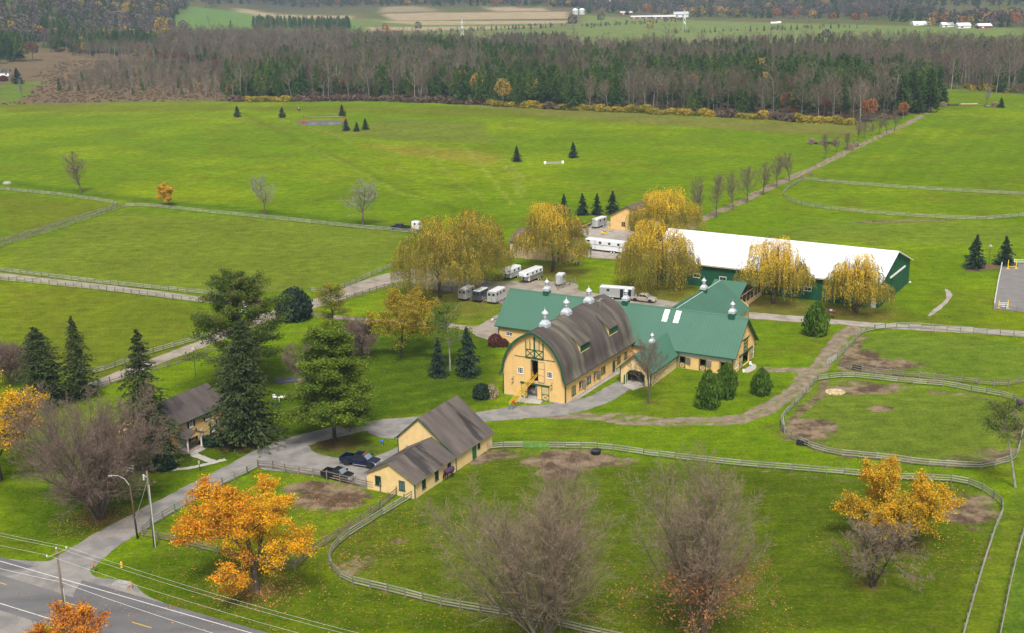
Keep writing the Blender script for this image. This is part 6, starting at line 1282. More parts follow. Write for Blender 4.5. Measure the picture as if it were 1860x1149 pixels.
pickup('small dark pickup on the meadow edge in front of the left willow', 727, 417.5, ang((757, 420), (700, 416)), car_paint('dark_grey_paint', (.012, .014, .02)))
def trailer(lab, px, py, an_, L=5, Wd=2.1, H=2.2, body=None, roof=None, goose=0, side_low=None, axles=2, doors=0, win=2, group='horse trailers', slant=0, stripe=None, z0=.55, nosech=.5, endwin=True, cat='horse trailer', black=False):
    """nose towards +x; goose = length of the raised gooseneck part"""
    x_, y_ = G(px, py); t = thing('horse_trailer', lab, cat, (x_, y_, 0), an_, group); body = body or mat('white_trailer_skin', (.72, .73, .74), rough=.35, spec=.5, var=.04); roof = roof or mat('pale_trailer_roof', (.62, .63, .64), rough=.4, var=.06)
    def sec(x, za, zb, ww, c=.16): return [(x, -ww / 2, za), (x, ww / 2, za), (x, ww / 2, zb - c), (x, ww / 2 - c * .8, zb), (x, -ww / 2 + c * .8, zb), (x, -ww / 2, zb - c)]
    zt = z0 + H; b_ = MB(); x0 = -L / 2; x1 = L / 2
    loft(b_, [sec(x0, z0, zt, Wd), sec(x1 - (.0 if goose else nosech), z0, zt, Wd)] + ([] if goose else [sec(x1, z0, zt - .12, Wd * .55)])); bo = b_.build('body', body, t)
    if goose: g_ = MB(); loft(g_, [sec(x1 + .002, z0 + H * .50, zt, Wd), sec(x1 + goose - .5, z0 + H * .55, zt - .03, Wd), sec(x1 + goose, z0 + H * .62, zt - .12, Wd * .6)]); g_.build('nose', body, t); h_ = MB(); h_.tube((x1 + goose - .9, 0, z0 + H * .55), (x1 + goose - .9, 0, .55), .09); h_.tube((x1 + .25, .6, z0 + H * .5), (x1 + .25, .6, .05), .05); h_.tube((x1 + .25, -.6, z0 + H * .5), (x1 + .25, -.6, .05), .05); h_.build('hitch', BLK, t)
    else: h_ = MB(); h_.tube((x1 - .6, .6, z0 - .05), (x1 + 1.2, 0, z0 - .05), .05); h_.tube((x1 - .6, -.6, z0 - .05), (x1 + 1.2, 0, z0 - .05), .05); h_.tube((x1 + 1.0, 0, z0 + .2), (x1 + 1.0, 0, .03), .04); h_.build('hitch', BLK, t)
    r_ = MB(); xe = x1 + (goose - .5 if goose else -nosech); r_.hexa([(x0 - .02, -Wd / 2 + .10, zt - .02), (xe, -Wd / 2 + .10, zt - .02), (xe, Wd / 2 - .10, zt - .02), (x0 - .02, Wd / 2 - .10, zt - .02), (x0 - .02, -Wd / 2 + .3, zt + .06), (xe, -Wd / 2 + .3, zt + .06), (xe, Wd / 2 - .3, zt + .06), (x0 - .02, Wd / 2 - .3, zt + .06)]); r_.build('roof', roof, t)
    if side_low:
        s_ = MB()
        for y in (-1, 1): s_.box(x0 + .03, x1 - .05 - (0 if goose else nosech), y * Wd / 2 - (.0 if y > 0 else .012), y * Wd / 2 + (.012 if y > 0 else 0), z0 + .02, z0 + H * .45)
        s_.build('lower_panel', side_low, t)
    if stripe:
        s_ = MB()
        for y in (-1, 1): s_.box(x0 + .05, x1 - .1, min(y * Wd / 2, y * (Wd / 2 + .02)), max(y * Wd / 2, y * (Wd / 2 + .02)), z0 + H * .47, z0 + H * .51)
        s_.build('stripe', stripe, t)
    for y in (-1, 1):
        for k in range(win):
            cx_ = x0 + L * (k + .6) / (win + .2) * .92; w_ = MB(); w_.box(cx_ - .34, cx_ + .34, min(y * Wd / 2, y * (Wd / 2 + .022)), max(y * Wd / 2, y * (Wd / 2 + .022)), z0 + H * .60, z0 + H * .83); w_.build('window', GLS, t)
        if goose: w_ = MB(); w_.box(x1 + goose * .3, x1 + goose * .7, min(y * Wd / 2, y * (Wd / 2 + .022)), max(y * Wd / 2, y * (Wd / 2 + .022)), z0 + H * .72, z0 + H * .88); w_.build('window', GLS, t)
        f_ = MB(); r_w = .34; ax = [x0 + L * .34 + (k - (axles - 1) / 2) * .85 for k in range(axles)]
        f_.box(ax[0] - .55, ax[-1] + .55, min(y * (Wd / 2 + .002), y * (Wd / 2 + .26)), max(y * (Wd / 2 + .002), y * (Wd / 2 + .26)), r_w * 2 + .02, r_w * 2 + .08); f_.build('fender', CHR, t)
        for a_ in ax: wheel(t, a_, y * (Wd / 2 + .12), r_w, .22, WHT)
    if endwin:
        for y in (-Wd * .25, Wd * .25): w_ = MB(); w_.box(x0 - .02, x0 - .002, y - .3, y + .3, z0 + H * .58, z0 + H * .82); w_.build('rear_window', GLS, t); 
        w_ = MB(); w_.box(x0 - .03, x0 - .003, -.03, .03, z0 + .05, zt - .2); w_.build('door_seam', BLK, t)
    for k in range(doors):
        cx_ = x1 - .9 - k * 1.9
        for y in (-1, 1): w_ = MB(); w_.box(cx_ - .38, cx_ + .38, min(y * Wd / 2, y * (Wd / 2 + .018)), max(y * Wd / 2, y * (Wd / 2 + .018)), z0 + .03, z0 + H * .9); w_.build('side_door', DRK if black else mat('door_white', (.6, .6, .6)), t)
    return t
ALU = mat('brushed_aluminium_skin', (.52, .53, .54), rough=.35, metal=.4, var=.07); DKG_ = mat('dark_grey_trailer_skin', (.055, .06, .07), rough=.4, var=.05); SIL = mat('silver_grey_skin', (.36, .37, .38), rough=.4, metal=.2, var=.06)
tdir = ang((868, 549), (916, 527))
trailer('grey horse trailer, leftmost of the three behind the brown fence', 849, 543, tdir + .03, 4.9, 2.1, 2.25, SIL, win=2, side_low=ALU)
trailer('dark charcoal horse trailer, middle of the three behind the brown fence', 874, 546, tdir + .03, 4.6, 2.0, 2.15, DKG_, win=2, side_low=mat('charcoal_panel', (.09, .095, .10)))
trailer('light silver horse trailer, rightmost of the three behind the brown fence', 903, 548, tdir + .05, 5.6, 2.2, 2.45, ALU, win=3)
gdir = ang((965, 512), (930, 507)) ; gd2 = ang((985, 497), (948, 512))
trailer('white gooseneck horse trailer with a grey belt, left of the pair on the gravel', 931, 505, gd2, 4.6, 2.2, 2.3, goose=1.7, win=2, side_low=ALU, stripe=BLK, endwin=False)
trailer('longer white gooseneck horse trailer with a steel lower side, right of the pair', 967, 509, gd2, 6.2, 2.3, 2.35, goose=1.9, win=3, side_low=mat('mirror_steel', (.35, .33, .30), rough=.25, metal=.6, var=.2), stripe=BLK, endwin=False)
trailer('small rounded silver two-horse trailer beside the low rail', 1017, 518, gd2 + .25, 3.2, 1.9, 2.15, ALU, win=1, nosech=.7, axles=2)
trailer('grey horse trailer with open black side doors, hitched to the beige pickup', 1122, 543, ang((1100, 541), (1146, 544)) - .03, 8.0, 2.3, 2.3, SIL, win=2, doors=2, black=True, nosech=.4)
trailer('long white gooseneck living-quarters trailer between the tan garage and the willow', 1108, 458, ang((1140, 462), (1080, 455)), 9.6, 2.4, 2.7, goose=2.4, win=3, doors=1, stripe=mat('navy_stripe', (.02, .03, .10)), axles=2)
trailer('silver and white horse trailer parked back by the three small spruces', 1088, 413, ang((1098, 409), (1072, 417)), 5.2, 2.1, 2.3, ALU, win=2, side_low=SIL)
trailer('small white horse trailer behind the dark pickup at the meadow edge', 757, 419, ang((770, 421), (745, 418)), 2.6, 2.0, 2.2, win=1, nosech=.2, axles=1)
fx_, fy_ = G(1064, 413); ft = thing('flat_trailer', 'low empty flatbed trailer beside the silver trailer at the back', 'flatbed trailer', (fx_, fy_, 0), ang((1075, 408), (1055, 416)))
m_ = MB(); m_.box(-2.2, 2.2, -1, 1, .5, .62); m_.build('deck', FENB, ft); m_ = MB(); [m_.box(-2.2, 2.2, y, y + .05, .63, .95) for y in (-1, .95)]; m_.build('side_rail', BLK, ft); m_ = MB(); m_.tube((2.2, .5, .5), (3.4, 0, .5), .05); m_.tube((2.2, -.5, .5), (3.4, 0, .5), .05); m_.build('hitch', BLK, ft)
for x in (-.4, .4):
    for y in (-1.15, 1.15): wheel(ft, x, y, .32, .2, WHT)
for lab, px, py, sc2 in (('yellow snow plough blade lying nearest the yellow gabled building', 1112, 415, 1), ('yellow snow plough blade lying left of the other one', 1099, 424, .9)):
    x_, y_ = G(px, py); t = thing('plough_blade', lab, 'plough blade', (x_, y_, 0), .4, 'yellow plough blades', (sc2,) * 3)
    m_ = MB(); pr_ = [(.25 * math.cos(a) - .25, .45 + .45 * math.sin(a)) for a in np.linspace(-1.4, 1.4, 9)]; m_.prism(pr_ + [(x - .06, z) for x, z in pr_[::-1]], -1.3, 1.3); m_.build('blade', YELP, t); m_ = MB(); m_.tube((-.3, -.5, .3), (-1.3, 0, .3), .06); m_.tube((-.3, .5, .3), (-1.3, 0, .3), .06); m_.box(-1.5, -1.2, -.3, .3, .1, .7); m_.build('mount', YELP, t)
def sedan(lab, px, py, an_, paint_):
    x_, y_ = G(px, py); t = thing('parked_car', lab, 'car', (x_, y_, 0), an_, 'cars half hidden behind the pine'); b_ = MB()
    def ring(x, z0, z1, ww): return [(x, -ww / 2, z0), (x, ww / 2, z0), (x, ww / 2, z1 - .1), (x, ww / 2 - .12, z1), (x, -ww / 2 + .12, z1), (x, -ww / 2, z1 - .1)]
    loft(b_, [ring(-2.3, .4, .85, 1.5), ring(-2.1, .3, .98, 1.75), ring(-.9, .28, 1.0, 1.8), ring(1.0, .28, .98, 1.8), ring(2.0, .3, .82, 1.72), ring(2.3, .38, .65, 1.4)]); b_.build('body', paint_, t, smooth=True).data.set_sharp_from_angle(angle=R(30))
    c = MB(); c.hexa([(-1.7, -.78, .97), (1.1, -.78, .97), (1.1, .78, .97), (-1.7, .78, .97), (-1.1, -.6, 1.42), (.3, -.6, 1.42), (.3, .6, 1.42), (-1.1, .6, 1.42)]); c.build('cabin', GLS, t, bevel=.06); r_ = MB(); r_.box(-1.05, .25, -.58, .58, 1.41, 1.45); r_.build('roof', paint_, t, bevel=.02)
    for x in (-1.4, 1.4):
        for y in (-.8, .8): wheel(t, x, y, .32, .2)
sedan('white car glimpsed through the dark pine on the upper lane', 452, 567, ang((430, 572), (470, 560)), car_paint('white_car_paint', (.75, .75, .75))); sedan('dark red car glimpsed beside the white one behind the pine', 472, 556, ang((455, 560), (490, 552)), car_paint('dark_red_paint', (.20, .015, .012)))

# ------------------------------------------------------------------ horses and rider (bodies grown from skeletons)
def skin(name, verts, edges, radii, mt, parent, sub=2):
    me_ = bpy.data.meshes.new(name); me_.from_pydata([tuple(v) for v in verts], edges, []); o = bpy.data.objects.new(name, me_); col.objects.link(o)
    sm = o.modifiers.new('skin', 'SKIN'); 
    for i, r_ in enumerate(radii): me_.skin_vertices[0].data[i].radius = (r_, r_) if not isinstance(r_, tuple) else r_
    me_.skin_vertices[0].data[0].use_root = True; sb = o.modifiers.new('sub', 'SUBSURF'); sb.levels = sb.render_levels = sub
    dg = bpy.context.evaluated_depsgraph_get(); ev = o.evaluated_get(dg); nm_ = bpy.data.meshes.new_from_object(ev); nm_.materials.clear(); nm_.materials.append(mt); nm_.name = name
    for p in nm_.polygons: p.use_smooth = True
    o.modifiers.clear(); o.data = nm_; o.parent = parent; return o
def horse(lab, px, py, an_, coat_, head=(1.20, 0, 1.75), mouth=(1.50, 0, 1.45), blanket=None, saddle=None, stride=.12, group='horses', sc2=1.0, hood=False, legm=None):
    x_, y_ = G(px, py); t = thing('horse', lab, 'horse', (x_, y_, 0), an_, group, (sc2,) * 3); v = []; e_ = []; r_ = []
    def add(p, rad, par=None): v.append(p); r_.append(rad); e_.append((par, len(v) - 1)) if par is not None else None; return len(v) - 1
    pel = add((-.55, 0, 1.22), (.27, .30)); mid_ = add((-.1, 0, 1.16), (.28, .31), pel); ch_ = add((.38, 0, 1.18), (.25, .31), mid_); rump = add((-.80, 0, 1.25), (.20, .22), pel)
    nb_ = add((.66, 0, 1.33), (.16, .22), ch_); nk = add(((nb_ and .66 + (head[0] - .66) * .55), 0, 1.33 + (head[2] - 1.33) * .55), (.10, .15), nb_); hd_ = add(head, (.09, .12), nk); fc = add(((head[0] + mouth[0]) / 2, 0, (head[2] + mouth[2]) / 2), (.075, .09), hd_); add(mouth, (.05, .06), fc)
    tl_ = add((-.98, 0, 1.15), (.05, .05), rump); tl2 = add((-1.06, 0, .85), (.06, .06), tl_); add((-1.05, 0, .55), (.03, .03), tl2)
    for s_, k in ((1, 1), (-1, -1)):
        d = stride * k
        a = add((-.62, .14 * s_, .92), (.14, .15), pel); a2 = add((-.52 + d, .16 * s_, .72), (.10, .11), a); b2 = add((-.80 + d, .16 * s_, .50), (.058, .06), a2); c2_ = add((-.74 + d * 1.6, .16 * s_, .16), (.042, .042), b2); add((-.68 + d * 1.6, .16 * s_, .04), (.06, .055), c2_)
        d = -stride * k
        a = add((.42, .13 * s_, .92), (.12, .13), ch_); a2 = add((.40 + d * .6, .15 * s_, .70), (.08, .085), a); b2 = add((.46 + d, .15 * s_, .42), (.052, .052), a2); c2_ = add((.45 + d * 1.5, .15 * s_, .15), (.040, .040), b2); add((.50 + d * 1.5, .15 * s_, .04), (.06, .055), c2_)
    skin('body', v, e_, r_, coat_, t)
    er = MB(); up_ = Vector((0, 0, 1)); hv_ = Vector(head)
    for s_ in (-1, 1): er.tube(hv_ + Vector((-.03, .06 * s_, .08)), hv_ + Vector((-.02, .08 * s_, .24)), .035, .008, 5)
    er.build('ear', coat_, t); mn = MB(); a = Vector((.60, 0, 1.55)); b_ = hv_ + Vector((-.06, 0, .12))
    for k in range(8): p = a.lerp(b_, k / 7); mn.tube(p, p + Vector((-.04, .06, -.18)), .05, .02, 5)
    mn.build('mane', mat('black_hair', (.012, .010, .010)), t)
    if blanket:
        B = MB(); us_ = np.linspace(-.98, .80, 9); k0 = 0; n_ = 13; rings = []
        for u_ in us_:
            hw_ = .36 - .10 * abs(u_ + .1) ** 2; tz = 1.53 + (.02 if u_ < -.4 else 0) - (.05 if u_ > .6 else 0)
            rg = [(u_, hw_ * math.sin(a) * (1.0 if abs(a) < 1.6 else 1.0), tz - (1 - math.cos(min(abs(a), 1.57))) * .40 - max(abs(a) - 1.57, 0) * .30) for a in np.linspace(-2.3, 2.3, n_)]; rings.append(rg); B.v += rg
        for i_ in range(len(us_) - 1):
            for j_ in range(n_ - 1): B.f.append((i_ * n_ + j_, i_ * n_ + j_ + 1, (i_ + 1) * n_ + j_ + 1, (i_ + 1) * n_ + j_)); B.m.append(0)
        B.build('blanket', blanket, t, smooth=True)
        if hood: H_ = MB(); H_.tube((.62, 0, 1.36), tuple(Vector((.62, 0, 1.36)).lerp(hv_, .85)), .27, .16, 10); H_.build('neck_cover', blanket, t, smooth=True)
    if saddle:
        S_ = MB(); 
        for a0, a1 in zip(np.linspace(-1.5, 1.3, 8)[:-1], np.linspace(-1.5, 1.3, 8)[1:]): S_.hexa([(-.25, .35 * math.sin(a0), 1.16 + .36 * math.cos(a0)), (.25, .35 * math.sin(a0), 1.16 + .36 * math.cos(a0)), (.25, .35 * math.sin(a1), 1.16 + .36 * math.cos(a1)), (-.25, .35 * math.sin(a1), 1.16 + .36 * math.cos(a1)), (-.25, .39 * math.sin(a0), 1.17 + .39 * math.cos(a0)), (.25, .39 * math.sin(a0), 1.17 + .39 * math.cos(a0)), (.25, .39 * math.sin(a1), 1.17 + .39 * math.cos(a1)), (-.25, .39 * math.sin(a1), 1.17 + .39 * math.cos(a1))])
        S_.build('saddle_pad', saddle, t)
    return t
PUR = mat('purple_blanket', (.075, .035, .085), rough=.85, var=.25, scale=5); DHO = mat('dark_bay_coat', (.045, .022, .014), rough=.5); BAY = mat('bay_coat', (.11, .028, .014), rough=.45, var=.2)
horse('horse in a purple blanket grazing against the shed wall', 815, 868, ang((824, 864), (806, 873)), DHO, (1.05, 0, .70), (1.12, 0, .28), PUR, stride=.05, sc2=1.12)
horse('horse in a dark purple blanket inside the round paddock near the right edge', 1851, 743, ang((1845, 738), (1854, 746)), DHO, (1.05, 0, .70), (1.12, 0, .28), PUR, stride=.05, sc2=1.05)
horse('brown saddled horse walking left along the gravel road near the arena', 1509, 576.5, ang((1520, 577), (1498, 575)), BAY, (1.18, 0, 1.72), (1.45, 0, 1.40), saddle=mat('blue_grey_pad', (.25, .28, .36)), stride=.2, sc2=1.15)
rx, ry = G(543, 203); hh2 = horse('dark horse carrying a rider on the far meadow beyond the pond', 543, 203, 2.6, DHO, stride=.15)
pr2 = thing('person', 'rider in a white top and dark trousers on the far meadow horse', 'person', (rx, ry, 0), 2.6)
skin('body', [(0, 0, 1.62), (0, 0, 1.85), (0, 0, 2.10), (.02, 0, 2.22), (.05, 0, 2.38), (.02, .22, 2.06), (.14, .26, 1.82), (.34, .12, 1.72), (.02, -.22, 2.06), (.14, -.26, 1.82), (.34, -.12, 1.72), (.1, .30, 1.52), (.28, .42, 1.22), (.10, .42, .85), (.22, .42, .78), (.1, -.30, 1.52), (.28, -.42, 1.22), (.10, -.42, .85), (.22, -.42, .78)],
     [(0, 1), (1, 2), (2, 3), (3, 4), (2, 5), (5, 6), (6, 7), (2, 8), (8, 9), (9, 10), (0, 11), (11, 12), (12, 13), (13, 14), (0, 15), (15, 16), (16, 17), (17, 18)], [.15, .14, .15, .06, .10, .07, .05, .04, .07, .05, .04, .10, .08, .05, .05, .10, .08, .05, .05], mat('white_shirt', (.7, .7, .7)), pr2, 1)
hm_ = MB(); hm_.lathe([(.13, 0), (.13, .06), (.09, .13), (0, .15)], (.05, 0, 2.38), 10); hm_.build('helmet', BLK, pr2); tr_ = MB(); 
for s_ in (-1, 1): tr_.tube((.08, .28 * s_, 1.56), (.28, .44 * s_, 1.22), .12, .10, 8); tr_.tube((.28, .44 * s_, 1.22), (.10, .44 * s_, .85), .09, .07, 8)
tr_.build('trousers', BLK, pr2)

# ------------------------------------------------------------------ poles, wires and small things
def pole(lab, base, top, r0, r1, mt, cat='utility pole', name='utility_pole'):
    x_, y_ = G(*base); h = height_at(base[0], base[1], top[1]); t = thing(name, lab, cat, (x_, y_, 0)); v = ray(*top); k = y_ / v[1]; tx = v[0] * k - x_
    m_ = MB(); m_.tube((0, 0, 0), (tx * .9, 0, h), r0, r1, 10); m_.build('pole', mt, t, smooth=True); return t, Vector((x_, y_, 0)), Vector((tx * .9, 0, h))
p1, o1, t1 = pole('wooden utility pole with a crossarm at the road in the lower left', (124, 1152), (101.8, 995), .17, .12, POLE)
pdir = Vector((rn[0], rn[1], 0)); m_ = MB(); ca = t1 + Vector((0, 0, -.55)); A_ = ca - pdir * 0 + Vector((-1.25, -.55, 0)) * -1; 
arm = Vector((G(115.4, 994, t1.z)[0] - G(81.4, 1009, t1.z)[0], G(115.4, 994, t1.z)[1] - G(81.4, 1009, t1.z)[1], 0)); arm = arm.normalized() * 1.35
m_.hexa([tuple(ca + arm * s_ + Vector((arm.y, -arm.x, 0)).normalized() * q + Vector((0, 0, z))) for z in (0, .12) for s_, q in ((-1, .13), (1, .13), (1, .22), (-1, .22))]); m_.build('crossarm', WOOD, p1)
ins = []
for s_ in (-.95, .95): q = ca + arm * s_ + Vector((0, 0, .12)); m_ = MB(); m_.lathe([(.05, 0), (.09, .05), (.05, .1), (.08, .15), (.03, .22)], tuple(q), 8); m_.build('insulator', GALV, p1); ins.append(q + Vector((0, 0, .2)))
m_ = MB(); m_.lathe([(.05, 0), (.09, .05), (.05, .1), (.08, .15), (.03, .22)], tuple(t1), 8); m_.build('insulator', GALV, p1); ins.append(t1 + Vector((0, 0, .2)))
m_ = MB(); m_.tube(t1 * .05 + Vector((.2, -.03, 0)), t1 * .55 + Vector((.18, -.03, 0)), .06); m_.build('conduit', GALV, p1)
rd3 = Vector((rd[0], rd[1], 0))
def wire(lab, a, b_, sag, r_=.011, group='overhead wires', mt=None):
    t = MB(); n_ = 24; P_ = [a.lerp(b_, i / n_) - Vector((0, 0, 4 * sag * (i / n_) * (1 - i / n_))) for i in range(n_ + 1)]
    for p, q in zip(P_[:-1], P_[1:]): t.tube(p - a, q - a, r_, n=5, cap=False)
    o = t.build('overhead_wire', mt or WIRE); o.location = a; return tag(o, lab, 'wire', group)
for q, lab in zip(ins, ('on the near end of the crossarm', 'on the far end of the crossarm', 'on the pole top')):
    wire('pale power wire running right from the road pole, ' + lab, o1 + q, o1 + q + rd3 * 62, 1.0); wire('pale power wire running left from the road pole, ' + lab, o1 + q, o1 + q - rd3 * 45, .8)
cq = o1 + t1 * .62; wire('lower black and grey phone cable crossing the road to the right', cq, cq + rd3 * 62, 1.0, .022); wire('lower phone cable running left from the road pole', cq, cq - rd3 * 45, .8, .02)
p2, o2, t2 = pole('leaning utility pole with a pale conduit beside the driveway fence', (281, 992), (266.6, 854), .17, .12, POLE); m_ = MB(); m_.tube((.15, -.15, 0), tuple(t2 * .82 + Vector((.14, -.14, 0))), .07); m_.build('conduit', GALV, p2)
m_ = MB(); m_.tube(tuple(t2 + Vector((-.15, 0, -.9))), tuple(t2 + Vector((-.6, .3, -.6))), .04); m_.tube(tuple(t2 + Vector((-.6, .3, -1.4))), tuple(t2 + Vector((-.6, .3, -.6))), .12, n=10); m_.build('transformer_fuse', GALV, p2)
p3, o3, t3 = pole('thin dark wooden pole with a curved street lamp arm by the driveway', (250, 977), (235, 877), .14, .10, mat('brown_pole_wood', (.09, .055, .035), var=.2)); m_ = MB(); P_ = [t3 + Vector((0, 0, -.3)), t3 + Vector((-.6, 0, .7)), t3 + Vector((-1.4, 0, 1.2)), t3 + Vector((-2.3, 0, 1.25))]
for a, b_ in zip(P_[:-1], P_[1:]): m_.tube(a, b_, .05)
m_.build('lamp_arm', GALV, p3); m_ = MB(); m_.box(P_[-1].x - .45, P_[-1].x + .1, -.12, .12, P_[-1].z - .12, P_[-1].z + .04); m_.build('lamp_head', GALV, p3, bevel=.04)
wire('service cable between the two driveway poles', o2 + t2 * .9, o3 + t3 * .35, .2, .02)
def lamp_post(lab, base, top, wd=.45):
    x_, y_ = G(*base); h = height_at(*base, top[1]); t = thing('lamp_post', lab, 'lamp post', (x_, y_, 0), group='lamp posts'); m_ = MB(); m_.tube((0, 0, 0), (0, 0, h - .5), .07, .055); m_.build('post', GTR, t); m_ = MB(); m_.box(-wd, wd, -wd, wd, h - .5, h - .32); m_.hexa([(-wd, -wd, h - .318), (wd, -wd, h - .318), (wd, wd, h - .318), (-wd, wd, h - .318), (-.15, -.15, h), (.15, -.15, h), (.15, .15, h), (-.15, .15, h)]); m_.build('lamp_head', mat('rusty_pale_metal', (.38, .30, .25)), t)
lamp_post('tall dark lamp post with a square pale head above the farmhouse', (355.6, 683), (351.5, 629), .42); lamp_post('lamp post with pale head between the two right-hand spruces', (1796, 481), (1799, 445), .4); lamp_post('short black lamp post at the farmhouse garden path', (363, 855), (361, 836), .14)
def simple(name, lab, cat, px, py, rz=0, group=None): return thing(name, lab, cat, (*G(px, py), 0), rz, group)
t = simple('water_trough', 'round black rubber water trough inside the far fence of the front paddock', 'water trough', 1082, 823); m_ = MB(); m_.lathe([(.75, 0), (.85, .65), (.88, .68), (.80, .68), (.70, .1), (0, .1)], n=24); m_.build('tub', BLK, t, smooth=True); m_ = MB(); m_.lathe([(0, .52), (.78, .52)], n=24); m_.build('water', mat('trough_water', (.02, .03, .03), rough=.05, spec=.8), t)
for lab, px, py in (('black water trough under the fence at the lower left of the round paddock', 1457, 807), ('black water trough in the corner of the upper right paddock', 1556, 669)):
    t = simple('water_trough', lab, 'water trough', px, py, -.3); m_ = MB(); 
    for a in ((-.9, .9, -.4, -.33, 0, .7), (-.9, .9, .33, .4, 0, .7), (-.9, -.83, -.33, .33, 0, .7), (.83, .9, -.33, .33, 0, .7), (-.83, .83, -.33, .33, .02, .5)): m_.box(*a)
    m_.build('tub', BLK, t)
t = simple('road_mailbox', 'orange-brown mailbox on a post at the driveway mouth', 'mailbox', 171, 1039, .4); m_ = MB(); m_.box(-.06, .06, -.06, .06, 0, 1.05); m_.build('post', POLE, t); m_ = MB(); m_.prism([(-.14, 1.06), (.14, 1.06), (.14, 1.22), (.08, 1.33), (-.08, 1.33), (-.14, 1.22)], -.3, .3); m_.build('box', mat('rusty_orange_metal', (.45, .20, .05)), t)
t = simple('fire_hydrant', 'small yellow-orange fire hydrant on the lawn right of the mailbox', 'fire hydrant', 221, 1029); m_ = MB(); m_.lathe([(.16, 0), (.16, .06), (.11, .08), (.11, .55), (.16, .57), (.16, .62), (.12, .75), (.04, .82), (0, .83)], n=14); m_.tube((-.2, 0, .45), (.2, 0, .45), .06); m_.tube((0, -.2, .4), (0, 0, .4), .07); m_.build('barrel', mat('hydrant_paint', (.75, .42, .03)), t)
t = simple('catch_basin', 'rectangular stone-edged drain grate at the road turnout', 'drain', 222, 1062, -.35); m_ = MB(); 
for a in ((-1.2, 1.2, -.6, -.45, 0, .25), (-1.2, 1.2, .45, .6, 0, .3), (-1.2, -1.05, -.45, .45, 0, .25), (1.05, 1.2, -.45, .45, 0, .25)): m_.box(*a)
m_.build('kerb', STONE, t); m_ = MB(); [m_.box(-1.05 + k * .2, -.97 + k * .2, -.45, .45, .05, .12) for k in range(11)]; m_.build('grate', GALV, t)
t = simple('marker_post', 'short orange marker post beside the drain grate', 'marker post', 239, 1068); m_ = MB(); m_.box(-.07, .07, -.07, .07, 0, 1.0); m_.build('post', mat('orange_marker', (.6, .25, .04)), t)
t = simple('picnic_table', 'small white garden table on the lawn under the leaning bare tree', 'table', 515, 726, .3); m_ = MB(); m_.box(-.9, .9, -.5, .5, .70, .75); m_.build('table_top', WHT, t)
for x in (-.7, .7):
    for y in (-.35, .35): m_ = MB(); m_.tube((x * 1.15, y * 1.2, 0), (x, y, .70), .035); m_.build('leg', WHT, t)
t = simple('garden_chair', 'white garden chair left of the small white table', 'chair', 500, 724, .9); m_ = MB(); m_.box(-.3, .3, -.3, .3, .42, .47); m_.build('seat', WHT, t); m_ = MB(); m_.box(-.3, .3, .27, .32, .48, .95); m_.build('backrest', WHT, t)
for x in (-.26, .26):
    for y in (-.26, .26): m_ = MB(); m_.tube((x, y, 0), (x, y, .42), .03); m_.build('leg', WHT, t)
t = simple('trampoline_cover', 'dark grey low slab on the lawn left of the leaning bare tree', 'slab', 520, 690, .2); m_ = MB(); m_.box(-2.0, 2.0, -1.6, 1.6, 0, .25); m_.build('slab', mat('dark_slate', (.06, .06, .065), var=.2), t, bevel=.05)
t = simple('ball_marker', 'bright blue ball on a short stem at the tip of the grass island', 'garden ball', 694.5, 808); m_ = MB(); m_.lathe([(.0, .45)] + [(.28 * math.sin(a), .75 - .28 * math.cos(a)) for a in np.linspace(.2, 2.9, 9)] + [(0, 1.03)], n=16); m_.build('ball', BLUP, t, smooth=True); m_ = MB(); m_.tube((0, 0, 0), (0, 0, .5), .03); m_.build('stem', WHT, t)
t = simple('deck_railing', 'white deck railing with several bays behind the big bare tree', 'railing', 200, 848, ang((200, 848), (246, 860)));
for z_ in (.25, .75, 1.3): m_ = MB(); m_.box(0, 5.2, -.05, .05, z_, z_ + .1); m_.build('rail', WHT, t)
for k in range(5): m_ = MB(); m_.box(k * 1.3 - .07, k * 1.3 + .07, -.08, .08, 0, 1.45); m_.build('post', WHT, t)
for k in range(2): m_ = MB(); m_.box(k * 5.2 - .06, k * 5.2 + .06, 1.8, 1.92, 0, 1.45); m_.build('post', WHT, t); m_ = MB(); m_.box(k * 5.2 - .05, k * 5.2 + .05, .1, 1.8, 1.28, 1.38); m_.build('rail', WHT, t)
m_ = MB(); m_.box(0, .12, -.3, -.18, 0, 3.0); m_.build('tall_post', WHT, t)
t = simple('utility_box', 'dark green metal box on the grass right of the tan garage', 'utility box', 1047, 482); m_ = MB(); m_.box(-.6, .6, -.5, .5, 0, 1.0); m_.build('cabinet', mat('dark_box', (.04, .06, .05)), t, bevel=.05); m_ = MB(); m_.box(-.65, .65, -.55, .55, 1.002, 1.08); m_.build('lid', mat('grey_lid', (.2, .22, .22)), t)
t = simple('log_bench', 'white-ended log lying on the grass left of the long stable', 'log', 903, 578, .9); m_ = MB(); m_.tube((-1.6, 0, .25), (1.6, 0, .25), .24, n=12); m_.build('log', BRKP, t); m_ = MB(); m_.tube((-1.75, 0, .25), (-1.61, 0, .25), .25, n=12); m_.build('cut_end', WHT, t)
t = simple('rock', 'flat grey boulder on the meadow at the far left edge', 'boulder', 13, 334); m_ = MB(); m_.lathe([(1.6, 0), (1.5, .5), (1.0, .8), (.3, .9), (0, .9)], n=9); m_.build('boulder', STONE, t)
t = simple('stone_jump', 'low stone wall jump between the two meadow spruces', 'jump', 1006, 298, .05)
for k in range(9):
    m_ = MB(); h_ = .75 if 0 < k < 8 else 1.1; m_.box(-3.9 + k * .87, -3.05 + k * .87, -.4, .4, 0, h_); m_.build('stone', STONE if 0 < k < 8 else WHT, t, bevel=.08)
